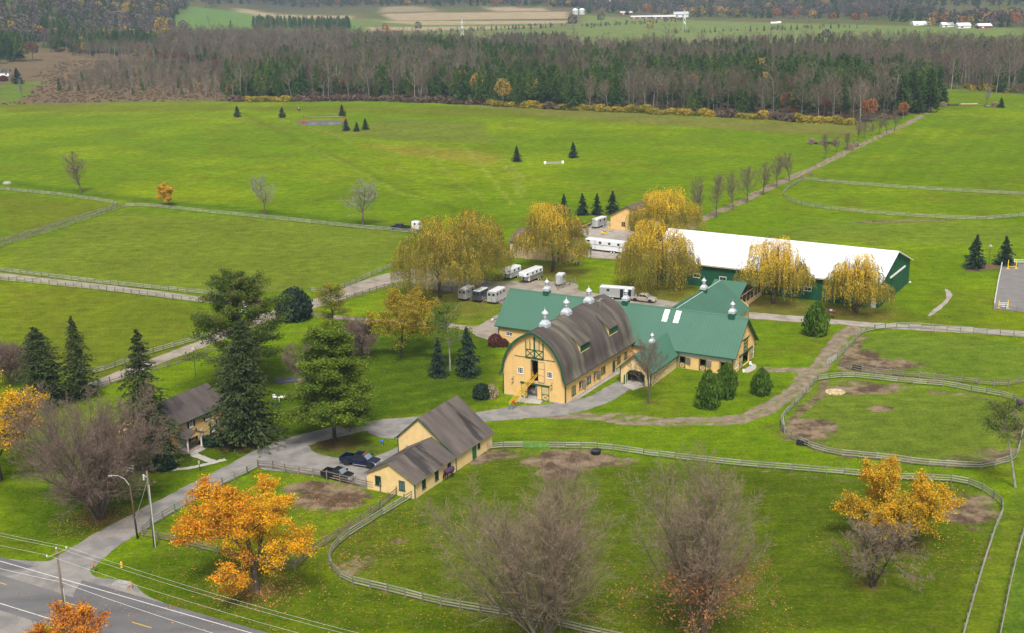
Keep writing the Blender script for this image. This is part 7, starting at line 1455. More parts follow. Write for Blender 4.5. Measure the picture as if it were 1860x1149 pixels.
t = simple('log_jump', 'long low log rail behind the pond, with red flags at the ends', 'jump', 590, 214.5, -.03); m_ = MB(); m_.tube((-12, 0, .45), (10, 0, .45), .2); m_.build('log', FENB, t)
for x in (-11, 9): m_ = MB(); m_.tube((x, -.2, 0), (x, -.2, 1.2), .3); m_.build('marker', REDP, t)
t = simple('pond_marker', 'red block at the left end of the pond', 'jump marker', 552, 224.5); m_ = MB(); m_.box(-1, 1, -.6, .6, 0, 1.0); m_.build('block', REDP, t, bevel=.1)
t = simple('pond_marker', 'red block at the right end of the pond', 'jump marker', 627, 222.5); m_ = MB(); m_.box(-1, 1, -.6, .6, 0, 1.0); m_.build('block', REDP, t, bevel=.1)
t = simple('hedge_jump', 'dark low hedge between the tan grass clumps by the track', 'hedge', 1497, 262, -.06); rs = np.random.RandomState(3); P_ = np.stack([rs.uniform(-4.2, 4.2, 900), rs.uniform(-.5, .5, 900), rs.uniform(0, .9, 900)], -1); v_, f_ = leaves(rs, P_, .3); link('foliage', npmesh('hedge', v_, [f_], L_DSH), t)
for lab, px, py, L_ in (('dark log jump right of the evergreen at the wood end', 1725, 192.5, 9), ('pale log jump on the far right meadow edge', 1760, 191.5, 9), ('brown brush pile on the far right meadow edge', 1800, 195, 6)):
    t = simple('log_jump', lab, 'jump', px, py); m_ = MB(); m_.tube((-L_ / 2, 0, .5), (L_ / 2, 0, .5), .5, n=10); m_.tube((-L_ / 2, .9, .4), (L_ / 2, .9, .4), .4, n=10); m_.build('log', {'d': BRKD, 'p': WOOD, 'b': FENB}[lab[0]], t)
for lab, px, py in (('bright yellow jump standards at the top of the riding arena', 1838, 488), ('yellow and white jump with two panels at the lower corner of the riding arena', 1822, 560)):
    t = simple('show_jump', lab, 'jump', px, py); 
    for x in (-1.0, 1.0): m_ = MB(); m_.box(x - .08, x + .08, -.08, .08, .06, 2.2 if py < 500 else 1.8); m_.build('standard', YELP, t); m_ = MB(); m_.box(x - .35, x + .35, -.35, .35, 0, .058); m_.build('foot', YELP if py < 500 else WHT, t)
    for z_ in ((.5,) if py < 500 else (.35, .75, 1.15)): m_ = MB(); m_.tube((-1, 0, z_), (1, 0, z_), .06); m_.build('pole', YELP if py < 500 else WHT, t)
t = simple('hay_pile', 'pile of pale straw bedding in the round right paddock', 'straw pile', 1517, 711); rs = np.random.RandomState(9); a_ = rs.uniform(0, 6.28, 900); r_ = np.sqrt(rs.uniform(0, 1, 900)) * 1.7; P_ = np.stack([r_ * np.cos(a_), r_ * np.sin(a_) * 1.0, .22 * (1 - r_ / 1.8) * rs.uniform(.4, 1, 900) + .03], -1); v_, f_ = leaves(rs, P_, .45, .3, 2.0); link('straw', npmesh('straw', v_, [f_], mat('straw', (.62, .50, .30), island=.2)), t)
# people and clutter at the stable end door
t = simple('saddle_rack', 'white plastic chair and tack at the stable end door', 'chair', 1364, 664, .5); m_ = MB(); m_.box(-.25, .25, -.25, .25, .4, .46); m_.build('seat', WHT, t); m_ = MB(); m_.box(-.25, .25, .22, .27, .46, .95); m_.build('backrest', WHT, t); m_ = MB(); [m_.tube((x, y, 0), (x, y, .4), .03) for x in (-.2, .2) for y in (-.2, .2)]; m_.build('leg', WHT, t)
t = simple('sign_post', 'small white post sign beside the stable corner', 'sign post', 1350.5, 674.5); m_ = MB(); m_.tube((0, 0, 0), (0, 0, 1.2), .04); m_.build('post', BLK, t); m_ = MB(); m_.box(-.18, .18, -.1, .1, 0, .6); m_.build('base', WHT, t)
# fallen leaves
rs = np.random.RandomState(12); LP = []
for cx, cy, rx_, ry_, n_ in ((470, 1070, 6, 5, 1500), (520, 1000, 16, 12, 1300), (640, 1020, 22, 18, 1800), (560, 900, 14, 10, 900), (985, 1160, 16, 14, 2200), (1270, 1160, 14, 14, 2200), (1632, 990, 12, 10, 900), (180, 945, 7, 6, 900), (330, 1090, 25, 10, 700), (650, 950, 14, 14, 800), (440, 1110, 25, 8, 500)):
    x_, y_ = G(cx, cy); a_ = rs.uniform(0, 6.28, n_); r_ = rs.uniform(0, 1, n_) ** .6; LP.append(np.stack([x_ + rx_ * r_ * np.cos(a_), y_ + ry_ * r_ * np.sin(a_), np.full(n_, .05)], -1))
LP = np.concatenate(LP); v_, f_ = leaves(rs, LP, .17, .8, 6); o = link('fallen_leaves', npmesh('fallen_leaves', v_, [f_], [mat('fallen_leaf', (.50, .27, .05), island=.45, hue=.03, var=.3), mat('fallen_leaf_brown', (.24, .12, .05), island=.4)], (rs.uniform(0, 1, len(f_)) < .6).astype(int)))
tag(o, 'scattered yellow and brown fallen leaves on the grass under the autumn trees', 'fallen leaves', kind='stuff')
# ------------------------------------------------------------------ woods
FB1 = mat('forest_twigs_grey', (.17, .135, .088), var=.25, scale=.08, island=.35, objr=.25); FB2 = mat('forest_twigs_brown', (.145, .102, .066), var=.25, scale=.08, island=.35, objr=.25)
FP = mat('forest_conifer_needles', (.050, .092, .012), var=.2, scale=.2, island=.35, objr=.25, hue=.01); FP2 = mat('forest_conifer_needles_bright', (.085, .13, .015), var=.2, scale=.2, island=.3, objr=.2)
FO = leafmat('forest_leaves_orange', (.36, .15, .045)); FY = leafmat('forest_leaves_yellow', (.40, .28, .06)); FT = mat('forest_trunk_pale', (.24, .215, .18), objr=.5, var=.2); FTD = mat('forest_trunk_dark', (.09, .075, .06), objr=.3)
def fbare(name, seed, H=17, Rc=3.4, tw=None, tk_=None, n=(11, 7, 6)):
    rs = np.random.RandomState(seed); l0 = walk(rs, np.zeros((1, 3)), np.array([[rs.normal(0, .05), 0, 1.]]), np.array([H]), np.array([.21]), 6, .03, .05, .3)
    c = children(rs, *l0, np.array([H]), n[0], .38, .98, (24, 58), Rc * 1.5 / H, shape=lambda t: 1.2 - .8 * (t - .4).clip(0), rr=.5); l1 = walk(rs, *c, 4, .1, .12, .3)
    c = children(rs, *l1, c[2], n[1], .2, 1, (20, 50), .55, rr=.5); l2 = walk(rs, *c, 2, .12, .1, .4); l2[2][:] = .034
    c = children(rs, *l2, c[2], n[2], .2, 1, (20, 55), .6, rr=.5); l3 = walk(rs, *c, 1, .12, .1, .6); l3[2][:] = .032
    V_, F_, M_ = joinVF([(*tubes(l0, 5), 0), (*tubes(l1, 3), 0), (*ribbons(rs, l2), 1), (*ribbons(rs, l3), 1)]); return npmesh(name, V_, [F_], [tk_ or FT, tw or FB1], M_)
def fcon(name, seed, H=17, Rc=2.7, z0=.30, lm=None, k=130, nq=12, q=1.1, power=.7):
    rs = np.random.RandomState(seed); t = np.linspace(z0, .98, k); az = np.arange(k) * 2.4 + rs.normal(0, .4, k); Ln = Rc * ((1 - t) / (1 - z0)) ** power * rs.uniform(.55, 1.15, k) + .15
    u_ = rs.uniform(.25, 1, (k, nq)); P = np.stack([np.cos(az)[:, None] * Ln[:, None] * u_, np.sin(az)[:, None] * Ln[:, None] * u_, t[:, None] * H - .25 * Ln[:, None] * u_ ** 2 + rs.normal(0, .15, (k, nq))], -1) + rs.normal(0, .22, (k, nq, 3))
    dd = np.stack([np.cos(az), np.sin(az), -.3 + 0 * az], -1)[:, None] + 0 * P; V1, F1 = leaves(rs, P.reshape(-1, 3), (q * (.5 + .5 * (1 - np.repeat(t, nq)))), .45, .8, nrm(dd.reshape(-1, 3)))
    l0 = walk(rs, np.zeros((1, 3)), np.array([[0, 0, 1.]]), np.array([H * .98]), np.array([.2]), 3, .01, 0, .15); V_, F_, M_ = joinVF([(*tubes(l0, 5), 0), (V1, F1, 1)]); return npmesh(name, V_, [F_], [FTD, lm or FP], M_)
def fleaf(name, seed, H, Rc, lm, n_=700, q=.7):
    rs = np.random.RandomState(seed); th = rs.uniform(0, 6.28, n_); ph = np.arccos(rs.uniform(-.7, 1, n_)); lump = 1 + .3 * (vnoise(th * 2, ph * 2, 1, seed) - .5); r_ = rs.uniform(.5, 1, n_) ** .4 * lump
    P = np.stack([Rc * r_ * np.sin(ph) * np.cos(th), Rc * r_ * np.sin(ph) * np.sin(th), H * .62 + H * .36 * r_ * np.cos(ph)], -1); V1, F1 = leaves(rs, P, q, .75, .4)
    l0 = walk(rs, np.zeros((1, 3)), np.array([[0, 0, 1.]]), np.array([H * .7]), np.array([.22]), 3, .03, 0, .3); V_, F_, M_ = joinVF([(*tubes(l0, 5), 0), (V1, F1, 1)]); return npmesh(name, V_, [F_], [FT, lm], M_)
KB = [fbare('forest_bare_%d' % k, 900 + k, 17, 3.6, (FB1, FB1, FB2)[k % 3], (FT, FTD, FTD)[k % 3]) for k in range(4)]
KC = [fcon('forest_conifer_%d' % k, 920 + k, 17, 3.5, (.22, .38, .12, .34)[k], (FP, FP, FP, FP2)[k]) for k in range(4)]
KO = [fleaf('forest_orange', 941, 12, 3.2, FO), fleaf('forest_yellow', 942, 14, 3.6, FY), fleaf('forest_rust', 943, 13, 3.2, leafmat('forest_leaves_rust', (.20, .075, .05)))]
# lighter copies for the far hills: a few hundred faces each
KF = [fbare('hill_bare', 951, 15, 4.0, mat('hill_twigs', (.12, .10, .09), var=.3, scale=.02, island=.3, objr=.3), FTD, (8, 4, 3)), fcon('hill_conifer', 952, 15, 3.6, .1, FP, 40, 7, 2.4), fleaf('hill_orange', 953, 13, 4.2, FO, 160, 1.7), fleaf('hill_grey', 954, 14, 4.6, mat('hill_crown_grey', (.12, .095, .08), var=.3, scale=.03, island=.3, objr=.3), 170, 1.6), fleaf('hill_gold', 955, 13, 4.2, FY, 160, 1.7)]
def inside(P, x, y): return poly_sd(W(P), x, y) < 0
def scatter(P, sp, seed):
    Q = np.array(W(P)); rs = np.random.RandomState(seed); a, b_ = Q.min(0), Q.max(0); nx_, ny_ = int((b_[0] - a[0]) / sp) + 1, int((b_[1] - a[1]) / sp) + 1
    X, Y = np.meshgrid(a[0] + np.arange(nx_) * sp, a[1] + np.arange(ny_) * sp); X = (X + rs.uniform(-.48, .48, X.shape) * sp).ravel(); Y = (Y + rs.uniform(-.48, .48, Y.shape) * sp).ravel()
    k = poly_sd(Q, X + (fbm(X, Y, 25, seed) - .5) * 22, Y + (fbm(X, Y, 25, seed + 8) - .5) * 22) < 0; return X[k], Y[k]
def to_px(x, y, z=0):
    Z = z - CAMH; d = y * math.cos(PITCH) - Z * math.sin(PITCH); w_ = y * math.sin(PITCH) + Z * math.cos(PITCH); X = FOC * x / d; Y = -FOC * w_ / d; c, s = math.cos(ROLL), math.sin(ROLL); return PX + c * X - s * Y, PY + s * X + c * Y
pts = {'bare': [], 'conifer': [], 'leafy': []}
def put(P, sp, seed, pc, po=.02, hs_=(.75, 1.1), edge_con=None):
    X, Y = scatter(P, sp, seed); rs = np.random.RandomState(seed + 5); cl = fbm(X, Y, 80, seed + 3, 3); px_, py_ = to_px(X, Y)
    for x, y, c_, a, b_ in zip(X, Y, cl, px_, py_):
        p = pc(a, b_, c_) if callable(pc) else pc; r_ = rs.uniform(); k = 'leafy' if r_ < po * (2.5 if c_ > .62 else .5) else ('conifer' if rs.uniform() < p else 'bare')
        pts[k].append((x, y, rs.uniform(*hs_), rs.uniform(0, 6.28), rs.randint(0, 12)))
def pcA(a, b_, c):
    front = sstep(150, 205, b_); p = .75 if 560 < a < 1250 else .50
    if a < 560: p = .30 + .5 * sstep(430, 560, a)
    if a > 1600: p = 1.0 if a > 1622 else .5
    if b_ < 126 and a < 640: p = .12
    if 140 < b_ < 178: p *= 1.35
    return p * (1.4 if .50 < c else .4) * (1.2 - .95 * sstep(178, 200, b_ - .018 * max(a - 500, 0)) * (a < 1590))
put(FOREST_A, 6.6, 1, pcA, .03, (.62, 1.22)); put(FOREST_B, 7.6, 2, lambda a, b_, c: (.45 if b_ < 135 else .15) * (1.6 if c > .5 else .6), .02, (.85, 1.15))
put([(95, 170), (410, 180), (415, 130), (300, 120), (200, 125)], 6.0, 3, .10, .02, (.22, .60))
put([(100, 96), (300, 98), (300, 82), (560, 86), (500, 120), (290, 118)], 8.5, 4, .12, .08, (.6, .9))
put([(85, 98), (290, 100), (270, 88), (110, 84)], 8, 6, .85, .05, (.9, 1.3))
put([(0, 118), (38, 112), (32, 96), (0, 98)], 7, 7, 1, 0, (1.1, 1.4)); put([(60, 72), (160, 82), (140, 66), (60, 60)], 9, 8, .9, 0, (.9, 1.3))
put([(455, 56), (640, 60), (630, 48), (470, 46)], 11, 9, .92, .03, (.75, 1.0)); put([(890, 80), (1035, 80), (1030, 70), (900, 72)], 9, 10, .95, .03, (.45, .6))
put([(1640, 216), (1692, 200), (1684, 176), (1622, 184)], 6.2, 11, 1, .0, (1.1, 1.35))
LABS = {'bare': ('forest_bare_tree', 'grey bare tree among the slender trunks of the wood beyond the meadow', 'bare trees of the wood', KB), 'conifer': ('forest_conifer', 'dark green conifer standing in the wood beyond the meadow', 'conifers of the wood', KC), 'leafy': ('forest_autumn_tree', 'autumn-coloured tree standing in the wood beyond the meadow', 'coloured trees of the wood', KO)}
def gn_scatter(name, P, src, seed=0):
    """one mass: points carrying turn and size, the tree mesh instanced on them"""
    P = np.array(P); me_ = bpy.data.meshes.new(name); me_.vertices.add(len(P)); me_.vertices.foreach_set('co', np.ascontiguousarray(P[:, :3], np.float32).ravel())
    a = me_.attributes.new('turn', 'FLOAT', 'POINT'); a.data.foreach_set('value', P[:, 4].astype(np.float32)); a = me_.attributes.new('size', 'FLOAT', 'POINT'); a.data.foreach_set('value', P[:, 3].astype(np.float32))
    for m_ in src.materials: me_.materials.append(m_)
    o = link(name, me_); ng = bpy.data.node_groups.new(name, 'GeometryNodeTree'); ng.interface.new_socket('Geometry', in_out='INPUT', socket_type='NodeSocketGeometry'); ng.interface.new_socket('Geometry', in_out='OUTPUT', socket_type='NodeSocketGeometry')
    N_ = ng.nodes; L_ = ng.links; gi = N_.new('NodeGroupInput'); go = N_.new('NodeGroupOutput'); ip = N_.new('GeometryNodeInstanceOnPoints'); oi = N_.new('GeometryNodeObjectInfo'); oi.transform_space = 'ORIGINAL'
    na = N_.new('GeometryNodeInputNamedAttribute'); na.data_type = 'FLOAT'; na.inputs['Name'].default_value = 'turn'; nb_ = N_.new('GeometryNodeInputNamedAttribute'); nb_.data_type = 'FLOAT'; nb_.inputs['Name'].default_value = 'size'; cx = N_.new('ShaderNodeCombineXYZ')
    L_.new(na.outputs['Attribute'], cx.inputs['Z']); L_.new(gi.outputs[0], ip.inputs['Points']); L_.new(oi.outputs['Geometry'], ip.inputs['Instance']); L_.new(cx.outputs[0], ip.inputs['Rotation']); L_.new(nb_.outputs['Attribute'], ip.inputs['Scale']); L_.new(ip.outputs[0], go.inputs[0])
    md = o.modifiers.new('scatter', 'NODES'); md.node_group = ng; return o, oi
SRC = {}
for k, L_ in pts.items():
    nm_, lb, gr, KS = LABS[k]; L_.sort(key=lambda q: q[0] ** 2 + q[1] ** 2); near, rest = L_[:300], L_[300:]
    for x, y, s_, r_, v_ in near:
        o = link(nm_, KS[v_ % len(KS)], None, (x, y, float(hgt(x, y)) - .1), (0, 0, r_), (s_ * random.uniform(.9, 1.2), s_ * random.uniform(.9, 1.2), s_)); vi = v_ % len(KS)
        lb2 = {'bare': ('grey bare tree with a pale trunk in the wood beyond the meadow', 'grey bare tree with a dark trunk in the wood beyond the meadow', 'brown bare tree with a dark trunk in the wood beyond the meadow', 'tall grey bare tree with a pale trunk, fine crown, in the wood beyond the meadow'), 'conifer': ('dark green conifer with a bare lower trunk in the wood beyond the meadow', 'dark conifer with a high crown in the wood beyond the meadow', 'dark conifer branched down to the ground in the wood beyond the meadow', 'brighter green conifer standing in the wood beyond the meadow'),
               'leafy': ('orange-leaved tree standing in the wood beyond the meadow', 'yellow-leaved tree standing in the wood beyond the meadow', 'rust-leaved tree standing in the wood beyond the meadow')}[k][vi]
        tag(o, lb2, 'tree', lb2.replace(' beyond the meadow', ''))
        if KS[v_ % len(KS)].name not in SRC: SRC[KS[v_ % len(KS)].name] = o
    for vi, me_ in enumerate(KS):
        q = [(x, y, float(hgt(x, y)) - .1, s_, r_) for x, y, s_, r_, v_ in rest if v_ % len(KS) == vi]
        if not q: continue
        o, oi = gn_scatter('wood', q, me_); oi.inputs['Object'].default_value = SRC[me_.name]
        tag(o, {'bare': 'mass of grey bare trees farther back in the wood', 'conifer': 'mass of dark conifers farther back in the wood', 'leafy': 'autumn-coloured trees scattered farther back in the wood'}[k], 'trees', kind='stuff')
# single coloured trees that stand out
for lab, px, py, ty, hw, me_ in (('bright yellow round tree on the upper left skyline of the wood', 297, 92, 36, 13, KO[1]), ('yellow-orange tree among the conifers at the right tip of the wood', 1636, 168, 128, 14, KO[1]), ('orange tree low among the bare trunks, left of the right wood tip', 1578, 222, 176, 14, KO[0]), ('orange tree at the right tip of the wood by the track', 1640, 217, 183, 9, KO[0]),
        ('rust-orange tree among the left scrub conifers', 405, 135, 108, 9, KO[0]), ('orange tree in the back of the left wood', 710, 80, 57, 12, KO[1]), ('small orange tree inside the right wood front', 1440, 212, 190, 9, KO[0]), ('pale rust tree inside the right wood front', 1530, 214, 186, 11, KO[2]), ('dark red tree by the far left pines', 60, 112, 75, 14, KO[2]), ('orange tree on the crest of the right rear wood', 1678, 100, 76, 11, KO[0]), ('dark red tree on the crest of the right rear wood', 1755, 108, 84, 13, KO[2])):
    x, y = G(px, py); h = height_at(px, py, ty); r = hw / scale_at(py); o = link('autumn_tree', me_, None, (x, y, float(hgt(x, y))), (0, 0, random.uniform(0, 6)), (r / 3.2, r / 3.2, h / 12.5)); tag(o, lab, 'tree')
# gold and brown shrubs along the wood edge
gb = leafmat('gold_bush_leaves', (.42, .34, .03), c2=(.22, .20, .03), c2lo=.4, c2hi=.6, objr=.35); rs = np.random.RandomState(8)
SHG_ = shrub('gold_bush', 311, gb, 1, 1, 420, .30, 0)[1]; SHD_ = shrub('brown_brush', 312, mat('brown_brush_leaves', (.13, .085, .055), island=.35, objr=.3), 1, 1, 420, .28, 0)[1]
edge = catmull(W([(415, 186), (560, 185), (700, 185), (850, 191), (1000, 199), (1150, 206), (1300, 213), (1440, 221), (1560, 229)]), 30); seg = np.r_[0, np.cumsum(np.linalg.norm(np.diff(edge, axis=0), axis=1))]
for i, t_ in enumerate(np.arange(2, seg[-1], 2.9)):
    x = np.interp(t_, seg, edge[:, 0]); y = np.interp(t_, seg, edge[:, 1]) + rs.uniform(0, 6); a = to_px(x, y)[0]; gp_ = vnoise(np.array([t_]), np.array([0.]), 16, 3)[0] + (.12 if a > 800 else -.12); gold_ = gp_ > .42
    if i > 290: break
    s_ = rs.uniform(1.9, 3.1); o = link('gold_shrub' if gold_ else 'brown_shrub', SHG_ if gold_ else SHD_, None, (float(x), float(y), 0), (0, 0, rs.uniform(0, 6)), (s_ * 1.3, s_ * 1.1, s_ * rs.uniform(.7, 1.5)))
    tag(o, 'golden-yellow shrub in the hedge-like band along the wood edge' if gold_ else 'brown leafless shrub in the band along the wood edge', 'shrub', 'golden shrubs along the wood edge' if gold_ else 'brown shrubs along the wood edge')
def mass(name, P, sp, seed, src_mesh, lab, cat, sc_=(.8, 1.3), prob=None):
    X, Y = scatter(P, sp, seed); rs = np.random.RandomState(seed); k = np.ones(len(X), bool) if prob is None else rs.uniform(0, 1, len(X)) < prob(X, Y); X, Y = X[k], Y[k]
    if not len(X): return
    Z = hgt(X, Y) - .2; S = rs.uniform(*sc_, len(X)); T_ = rs.uniform(0, 6.28, len(X)); key = src_mesh.name
    if key not in SRC:
        SRC[key] = link(name.replace('mass', 'tree') + '_single', src_mesh, None, (float(X[0]), float(Y[0]), float(Z[0]))); tag(SRC[key], 'single tree standing at the edge: ' + lab[:40], 'tree'); SRC[key].name = name
    o, oi = gn_scatter(name, np.stack([X, Y, Z, S, T_], -1), src_mesh); oi.inputs['Object'].default_value = SRC[key]; return tag(o, lab, cat, kind='stuff')
scr = mat('scrub_brush', (.18, .125, .072), island=.35, var=.3, scale=.05); SCR = shrub('scrub', 321, scr, 1, 1, 260, .38, 0)[1]; SRC[SCR.name] = tag(link('scrub_bush', SCR, None, (*G(118, 186), 0), None, (2, 2, 2)), 'brown scrub bush at the near end of the left thicket', 'bush')
mass('scrub', [(0, 190), (50, 182), (75, 150), (60, 140), (110, 112), (300, 112), (410, 140), (420, 184), (250, 184), (90, 190)], 3.2, 51, SCR, 'brown brushy scrub covering the rough ground left of the wood', 'scrub', (.4, 1.15), lambda x, y: .2 + .3 * fbm(x, y, 20, 4))
mass('scrub', FOREST_A, 6.5, 52, SCR, 'brown undergrowth on the floor of the wood', 'undergrowth', (1.0, 2.2), lambda x, y: .5 + 0 * x)
GBM = shrub('far_gold', 322, gb, 1, 1, 200, .45, 0)[1]; SRC[GBM.name] = tag(link('gold_shrub', GBM, None, (*G(1700, 158), 0), None, (3, 3, 2.5)), 'golden bush at the near end of the strip between the two woods', 'shrub')
mass('gold_shrubs', [(1690, 154), (1700, 163), (1890, 176), (1890, 168), (1760, 156)], 6, 53, GBM, 'golden shrubs and brush between the two woods at the right', 'shrubs', (1.5, 3.2), lambda x, y: .5 + 0 * x)
# hills and far woods
for k, me_ in enumerate(KF):
    x, y = G((380, 420, 700, 760, 1180)[k], (52, 60, 62, 60, 60)[k]); SRC[me_.name] = tag(link('lone_tree', me_, None, (x, y, float(hgt(x, y)))), ('grey bare tree standing in the far left green field', 'dark conifer standing in the far left green field', 'orange tree at the lower edge of the far tan fields', 'grey-brown round tree at the lower edge of the far tan fields', 'golden tree in the pale far pasture')[k], 'tree')
def hillwood(P, sp, seed, w_, name='hill_wood', lab='hazy mixed autumn woods on the far hills', sc_=(.8, 1.25)):
    X, Y = scatter(P, sp, seed); rs = np.random.RandomState(seed); cl = fbm(X, Y, 130, seed, 3); r_ = rs.uniform(0, 1, len(X)) + (cl - .5) * .9; cw = np.cumsum(w_); ki = np.searchsorted(cw / cw[-1], r_.clip(0, .999))
    for k, me_ in enumerate(KF):
        m_ = ki == k
        if not m_.any(): continue
        x, y = X[m_], Y[m_]; o, oi = gn_scatter(name, np.stack([x, y, hgt(x, y) - .3, rs.uniform(*sc_, len(x)), rs.uniform(0, 6.28, len(x))], -1), me_); oi.inputs['Object'].default_value = SRC[me_.name]
        tag(o, lab + ', ' + ('bare grey trees', 'dark conifers', 'orange trees', 'grey-brown crowns', 'golden trees')[k], 'trees', kind='stuff')
def scatter_world(x0, x1, y0, y1, sp, seed):
    rs = np.random.RandomState(seed); X, Y = np.meshgrid(np.arange(x0, x1, sp), np.arange(y0, y1, sp)); return (X + rs.uniform(-.5, .5, X.shape) * sp).ravel(), (Y + rs.uniform(-.5, .5, Y.shape) * sp).ravel()
FW = [.30, .26, .015, .40, .03]
hillwood([(-40, 104), (30, 98), (60, 92), (200, 90), (300, 80), (330, 60), (300, 48), (345, 10), (350, -6), (-60, -20)], 11.5, 61, [.30, .27, .012, .40, .025])
_G = G
X, Y = scatter_world(-1500, 1500, 1980, 3900, 17, 71); px_, py_ = to_px(X, Y, hgt(X, Y)); k = (py_ < 16 + 12 * (fbm(X, Y, 300, 7) - .5)) & (px_ > -150) & (px_ < 2010) & (py_ > -60) & ~((px_ > 400) & (px_ < 1000) & (py_ > 8)) & (fbm(X, Y, 420, 12, 2) < .66)
X, Y = X[k], Y[k]; cl = fbm(X, Y, 170, 5, 3); rs = np.random.RandomState(72); r_ = rs.uniform(0, 1, len(X)) + (cl - .5) * .9; cw = np.cumsum(FW); ki = np.searchsorted(cw / cw[-1], r_.clip(0, .999))
for k, me_ in enumerate(KF):
    m_ = ki == k; x, y = X[m_], Y[m_]; o, oi = gn_scatter('hill_wood', np.stack([x, y, hgt(x, y) - .3, rs.uniform(.9, 1.4, len(x)), rs.uniform(0, 6.28, len(x))], -1), me_); oi.inputs['Object'].default_value = SRC[me_.name]
    tag(o, 'hazy blue-grey woods across the distant valley, ' + ('bare grey trees', 'dark conifers', 'orange trees', 'grey-brown crowns', 'golden trees')[k], 'trees', kind='stuff')
hillwood([(1240, 32), (1500, 36), (1700, 42), (1700, 26), (1400, 20), (1100, 16), (1040, 12), (1060, 24)], 12, 63, FW, 'far_wood', 'hazy belt of trees beyond the pale pastures')
hillwood([(500, 12), (1060, 14), (1060, 8), (500, 2)], 14, 64, FW, 'far_wood', 'distant belt of trees beyond the tan fields')
hillwood([(1685, 50), (1860, 52), (1900, 48), (1860, 40), (1690, 40)], 12, 65, [.1, .1, .12, .4, .3], 'farm_grove', 'golden grove round the far right white farm', (.9, 1.3))
for i, P in enumerate(([(840, 60), (1035, 50), (1035, 47), (840, 57)], [(780, 62), (850, 60), (850, 58), (780, 60)], [(1060, 52), (1240, 40), (1240, 38), (1060, 49)], [(1260, 84), (1560, 66), (1560, 64), (1260, 82)], [(1220, 62), (1560, 52), (1560, 51), (1220, 60)], [(1560, 62), (1860, 78), (1860, 77), (1560, 61)])):
    hillwood(P, 9, 80 + i, [.1, .5, .02, .5, .03], 'hedgerow', 'dark hedgerow between far fields', (.25, .5))
for lab, px, py, s_, k in (('round tree beside the far white silos', 1092, 46, 1.2, 3), ('tall grey tree left of the far white silos', 1040, 54, 1.4, 3), ('golden tree in the brushy hollow before the far pasture', 985, 88, 1.0, 4), ('dark red-brown tree in the far right pasture', 1377, 90, .9, 2), ('bare tree in the far right pasture, left of its neighbour', 1397, 86, 1.1, 0), ('bare tree in the far right pasture, right of its neighbour', 1421, 84, 1.2, 0), ('spreading brownish tree in the middle of the far right pasture', 1500, 80, 1.0, 3), ('tall pale bare tree rising at the wood behind the greenhouse strip', 1215, 108, 1.6, 0), ('grey bare tree right of the tan stripes', 1043, 60, 1.6, 0), ('golden round tree on the right pasture edge', 1475, 40, 1.2, 4), ('rusty tree at the left of the far red row', 1513, 42, 1.0, 2), ('rusty tree in the middle of the far red row', 1552, 43, 1.0, 2), ('rusty tree at the right of the far red row', 1570, 43, 1.0, 2), ('golden tree before the far right white barn', 1690, 56, 1.1, 4)):
    x, y = G(px, py); tag(link('lone_tree', KF[k], None, (x, y, float(hgt(x, y))), (0, 0, random.uniform(0, 6)), (s_,) * 3), lab, 'tree')
# far farm buildings
def far_barn(lab, px, py, wpx, hpx, dep, wm, rm, cat='barn', turn=0, round_=False, lean=0):
    x, y = G(px, py); s_ = scale_at(py); L = wpx / s_; Hh = hpx / s_ * .96; t = thing('far_barn', lab, cat, (x, y, float(hgt(x, y)) - .3), turn); e_ = Hh * .6
    m_ = MB(); m_.box(-L / 2, L / 2, 0, dep, 0, e_); m_.build('wall', wm, t); m_ = MB()
    if round_: pr_ = [(dep / 2 - dep / 2 * 1.03 * math.cos(a), e_ * .3 + (Hh - e_ * .3) * math.sin(a)) for a in np.linspace(0, math.pi, 13)]
    else: pr_ = [(-.8, e_ - .4), (dep / 2, Hh), (dep + .8, e_ - .4)]
    m_.prism(pr_, -L / 2 - .5, L / 2 + .5, axis='x'); m_.build('roof', rm, t)
    for k in range(max(1, int(L / 9))): w_ = MB(); w_.box(-L / 2 + 3 + k * 9, -L / 2 + 5.5 + k * 9, -.12, -.02, e_ * .25, e_ * .6); w_.build('window', GLS if wm is not BARNR else WHT, t)
    return t
far_barn('long red barn with white roof, left half of the far red farm', 1168, 34, 42, 5.5, 8, BARNR, GRYP); far_barn('long red barn with pale roof, right half of the far red farm', 1206, 35, 40, 7, 8, BARNR, GRYP); far_barn('small red barn behind the far red farm', 1138, 27, 20, 6, 12, BARNR, GRYP); far_barn('pale grey shed right of the far red farm', 1238, 32, 26, 10, 12, WHT, GALV)
far_barn('white half-round barn on the far right pasture', 1675, 47, 27, 7, 14, WHT, WRF, round_=True); far_barn('white farmhouse, leftmost at the far right white farm', 1722, 50, 18, 8, 10, WHT, WRF, 'house'); far_barn('white barn in the middle of the far right white farm', 1752, 52, 20, 9, 12, WHT, WRF); far_barn('red-brown barn with white roof under the golden trees', 1790, 52, 20, 8, 12, BARNR, WRF)
far_barn('low white greenhouse strip behind the wood', 1170, 92, 34, 5, 5, WHT, WRF, 'greenhouse', round_=True); far_barn('short white greenhouse end behind the wood', 1204, 92, 18, 6, 5, WHT, WRF, 'greenhouse', round_=True); far_barn('tiny white buildings at the top of the photo', 1095, 5, 36, 3, 12, WHT, WRF, 'house')
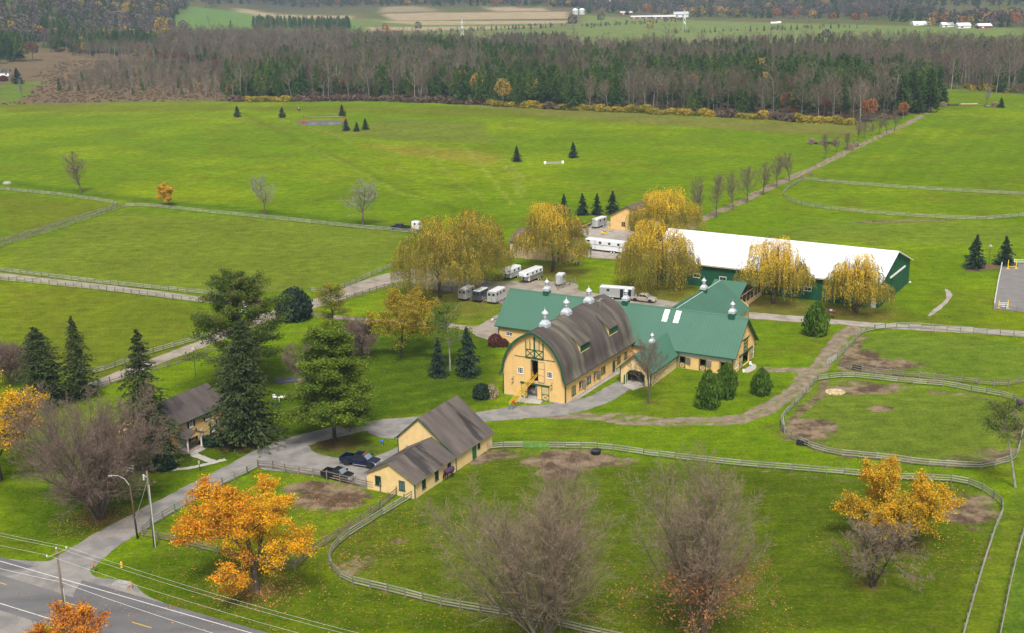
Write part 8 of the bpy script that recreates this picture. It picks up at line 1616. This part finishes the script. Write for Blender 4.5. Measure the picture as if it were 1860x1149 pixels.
hx2, hy2 = G(-6, 140); hs2 = thing('small_house', 'small white house with grey roof at the far left edge', 'house', (hx2, hy2, 0), .2); m_ = MB(); m_.box(0, 9, 0, 8, 0, 3.2); m_.build('wall', WHT, hs2); slab(hs2, 'roof', [(-.6, -.6, 3.0), (9.6, -.6, 3.0), (9.6, 4, 5.2), (-.6, 4, 5.2)], .15, SHG); slab(hs2, 'roof', [(-.6, 8.6, 3.0), (9.6, 8.6, 3.0), (9.6, 4, 5.2), (-.6, 4, 5.2)], .15, SHG); m_ = MB(); m_.box(6.4, 7.6, -.06, -.01, 1.0, 2.2); m_.build('window', GLS, hs2)
for i, (lab, px) in enumerate((('white silo, left of the far pair', 1045), ('white silo, right of the far pair', 1057))):
    x, y = G(px, 27); t = thing('silo', lab, 'silo', (x, y, float(hgt(x, y)) - .3), group='far silos'); m_ = MB(); m_.lathe([(4.6, 0), (4.6, 7)], n=16); m_.build('wall', GALV, t, smooth=True); m_ = MB(); m_.lathe([(4.8, 7.0), (3, 9), (0, 10)], n=16); m_.build('roof', WRF, t, smooth=True)
for i, (lab, px, py) in enumerate((('white wrapped bale, leftmost on the far pasture', 1403, 45), ('white wrapped bale, middle one on the far pasture', 1409, 44.5), ('white wrapped bale, rightmost on the far pasture', 1415, 44))):
    x, y = G(px, py); t = MB(); t.tube((-2.4, 0, 1.5), (2.4, 0, 1.5), 1.6, n=12); o = t.build('wrapped_bale', WHT); o.location = (x, y, float(hgt(x, y))); tag(o, lab, 'bale', 'wrapped bales')
for i, (px, py) in enumerate(((840, 74), (1243, 54))):
    x, y = G(px, py); t = thing('lattice_tower', ('thin grey power pylon over the middle wood', 'thin grey power pylon in the far pasture')[i], 'pylon', (x, y, float(hgt(x, y)))); m_ = MB()
    for a, b_ in ((-2, -2), (2, -2), (2, 2), (-2, 2)): m_.tube((a, b_, 0), (a * .2, b_ * .2, 24), .15, n=4)
    for z_ in (6, 12, 18): k_ = 2 * (1 - z_ / 30); m_.tube((-k_, -k_, z_), (k_, k_, z_ + 5), .1, n=4); m_.tube((k_, -k_, z_), (-k_, k_, z_ + 5), .1, n=4)
    m_.build('frame', GALV, t); m_ = MB(); m_.tube((-4, 0, 20), (4, 0, 20), .15, n=4); m_.build('arm', GALV, t)

# ------------------------------------------------------------------ haze
hz = MB().box(-8950, 8950, -650, 9450, -1.6, 190).build('haze', []); tag(hz, kind='stuff'); hz['label'] = 'thin blue-grey autumn haze lying over the whole valley'
HM = bpy.data.materials.new('haze_volume'); HM.use_nodes = True; HM.node_tree.nodes.clear(); pv = HM.node_tree.nodes.new('ShaderNodeVolumePrincipled'); pv.inputs['Color'].default_value = (.52, .74, 1.0, 1); pv.inputs['Density'].default_value = 0.00010
ou = HM.node_tree.nodes.new('ShaderNodeOutputMaterial'); HM.node_tree.links.new(pv.outputs[0], ou.inputs['Volume']); hz.data.materials.clear(); hz.data.materials.append(HM)
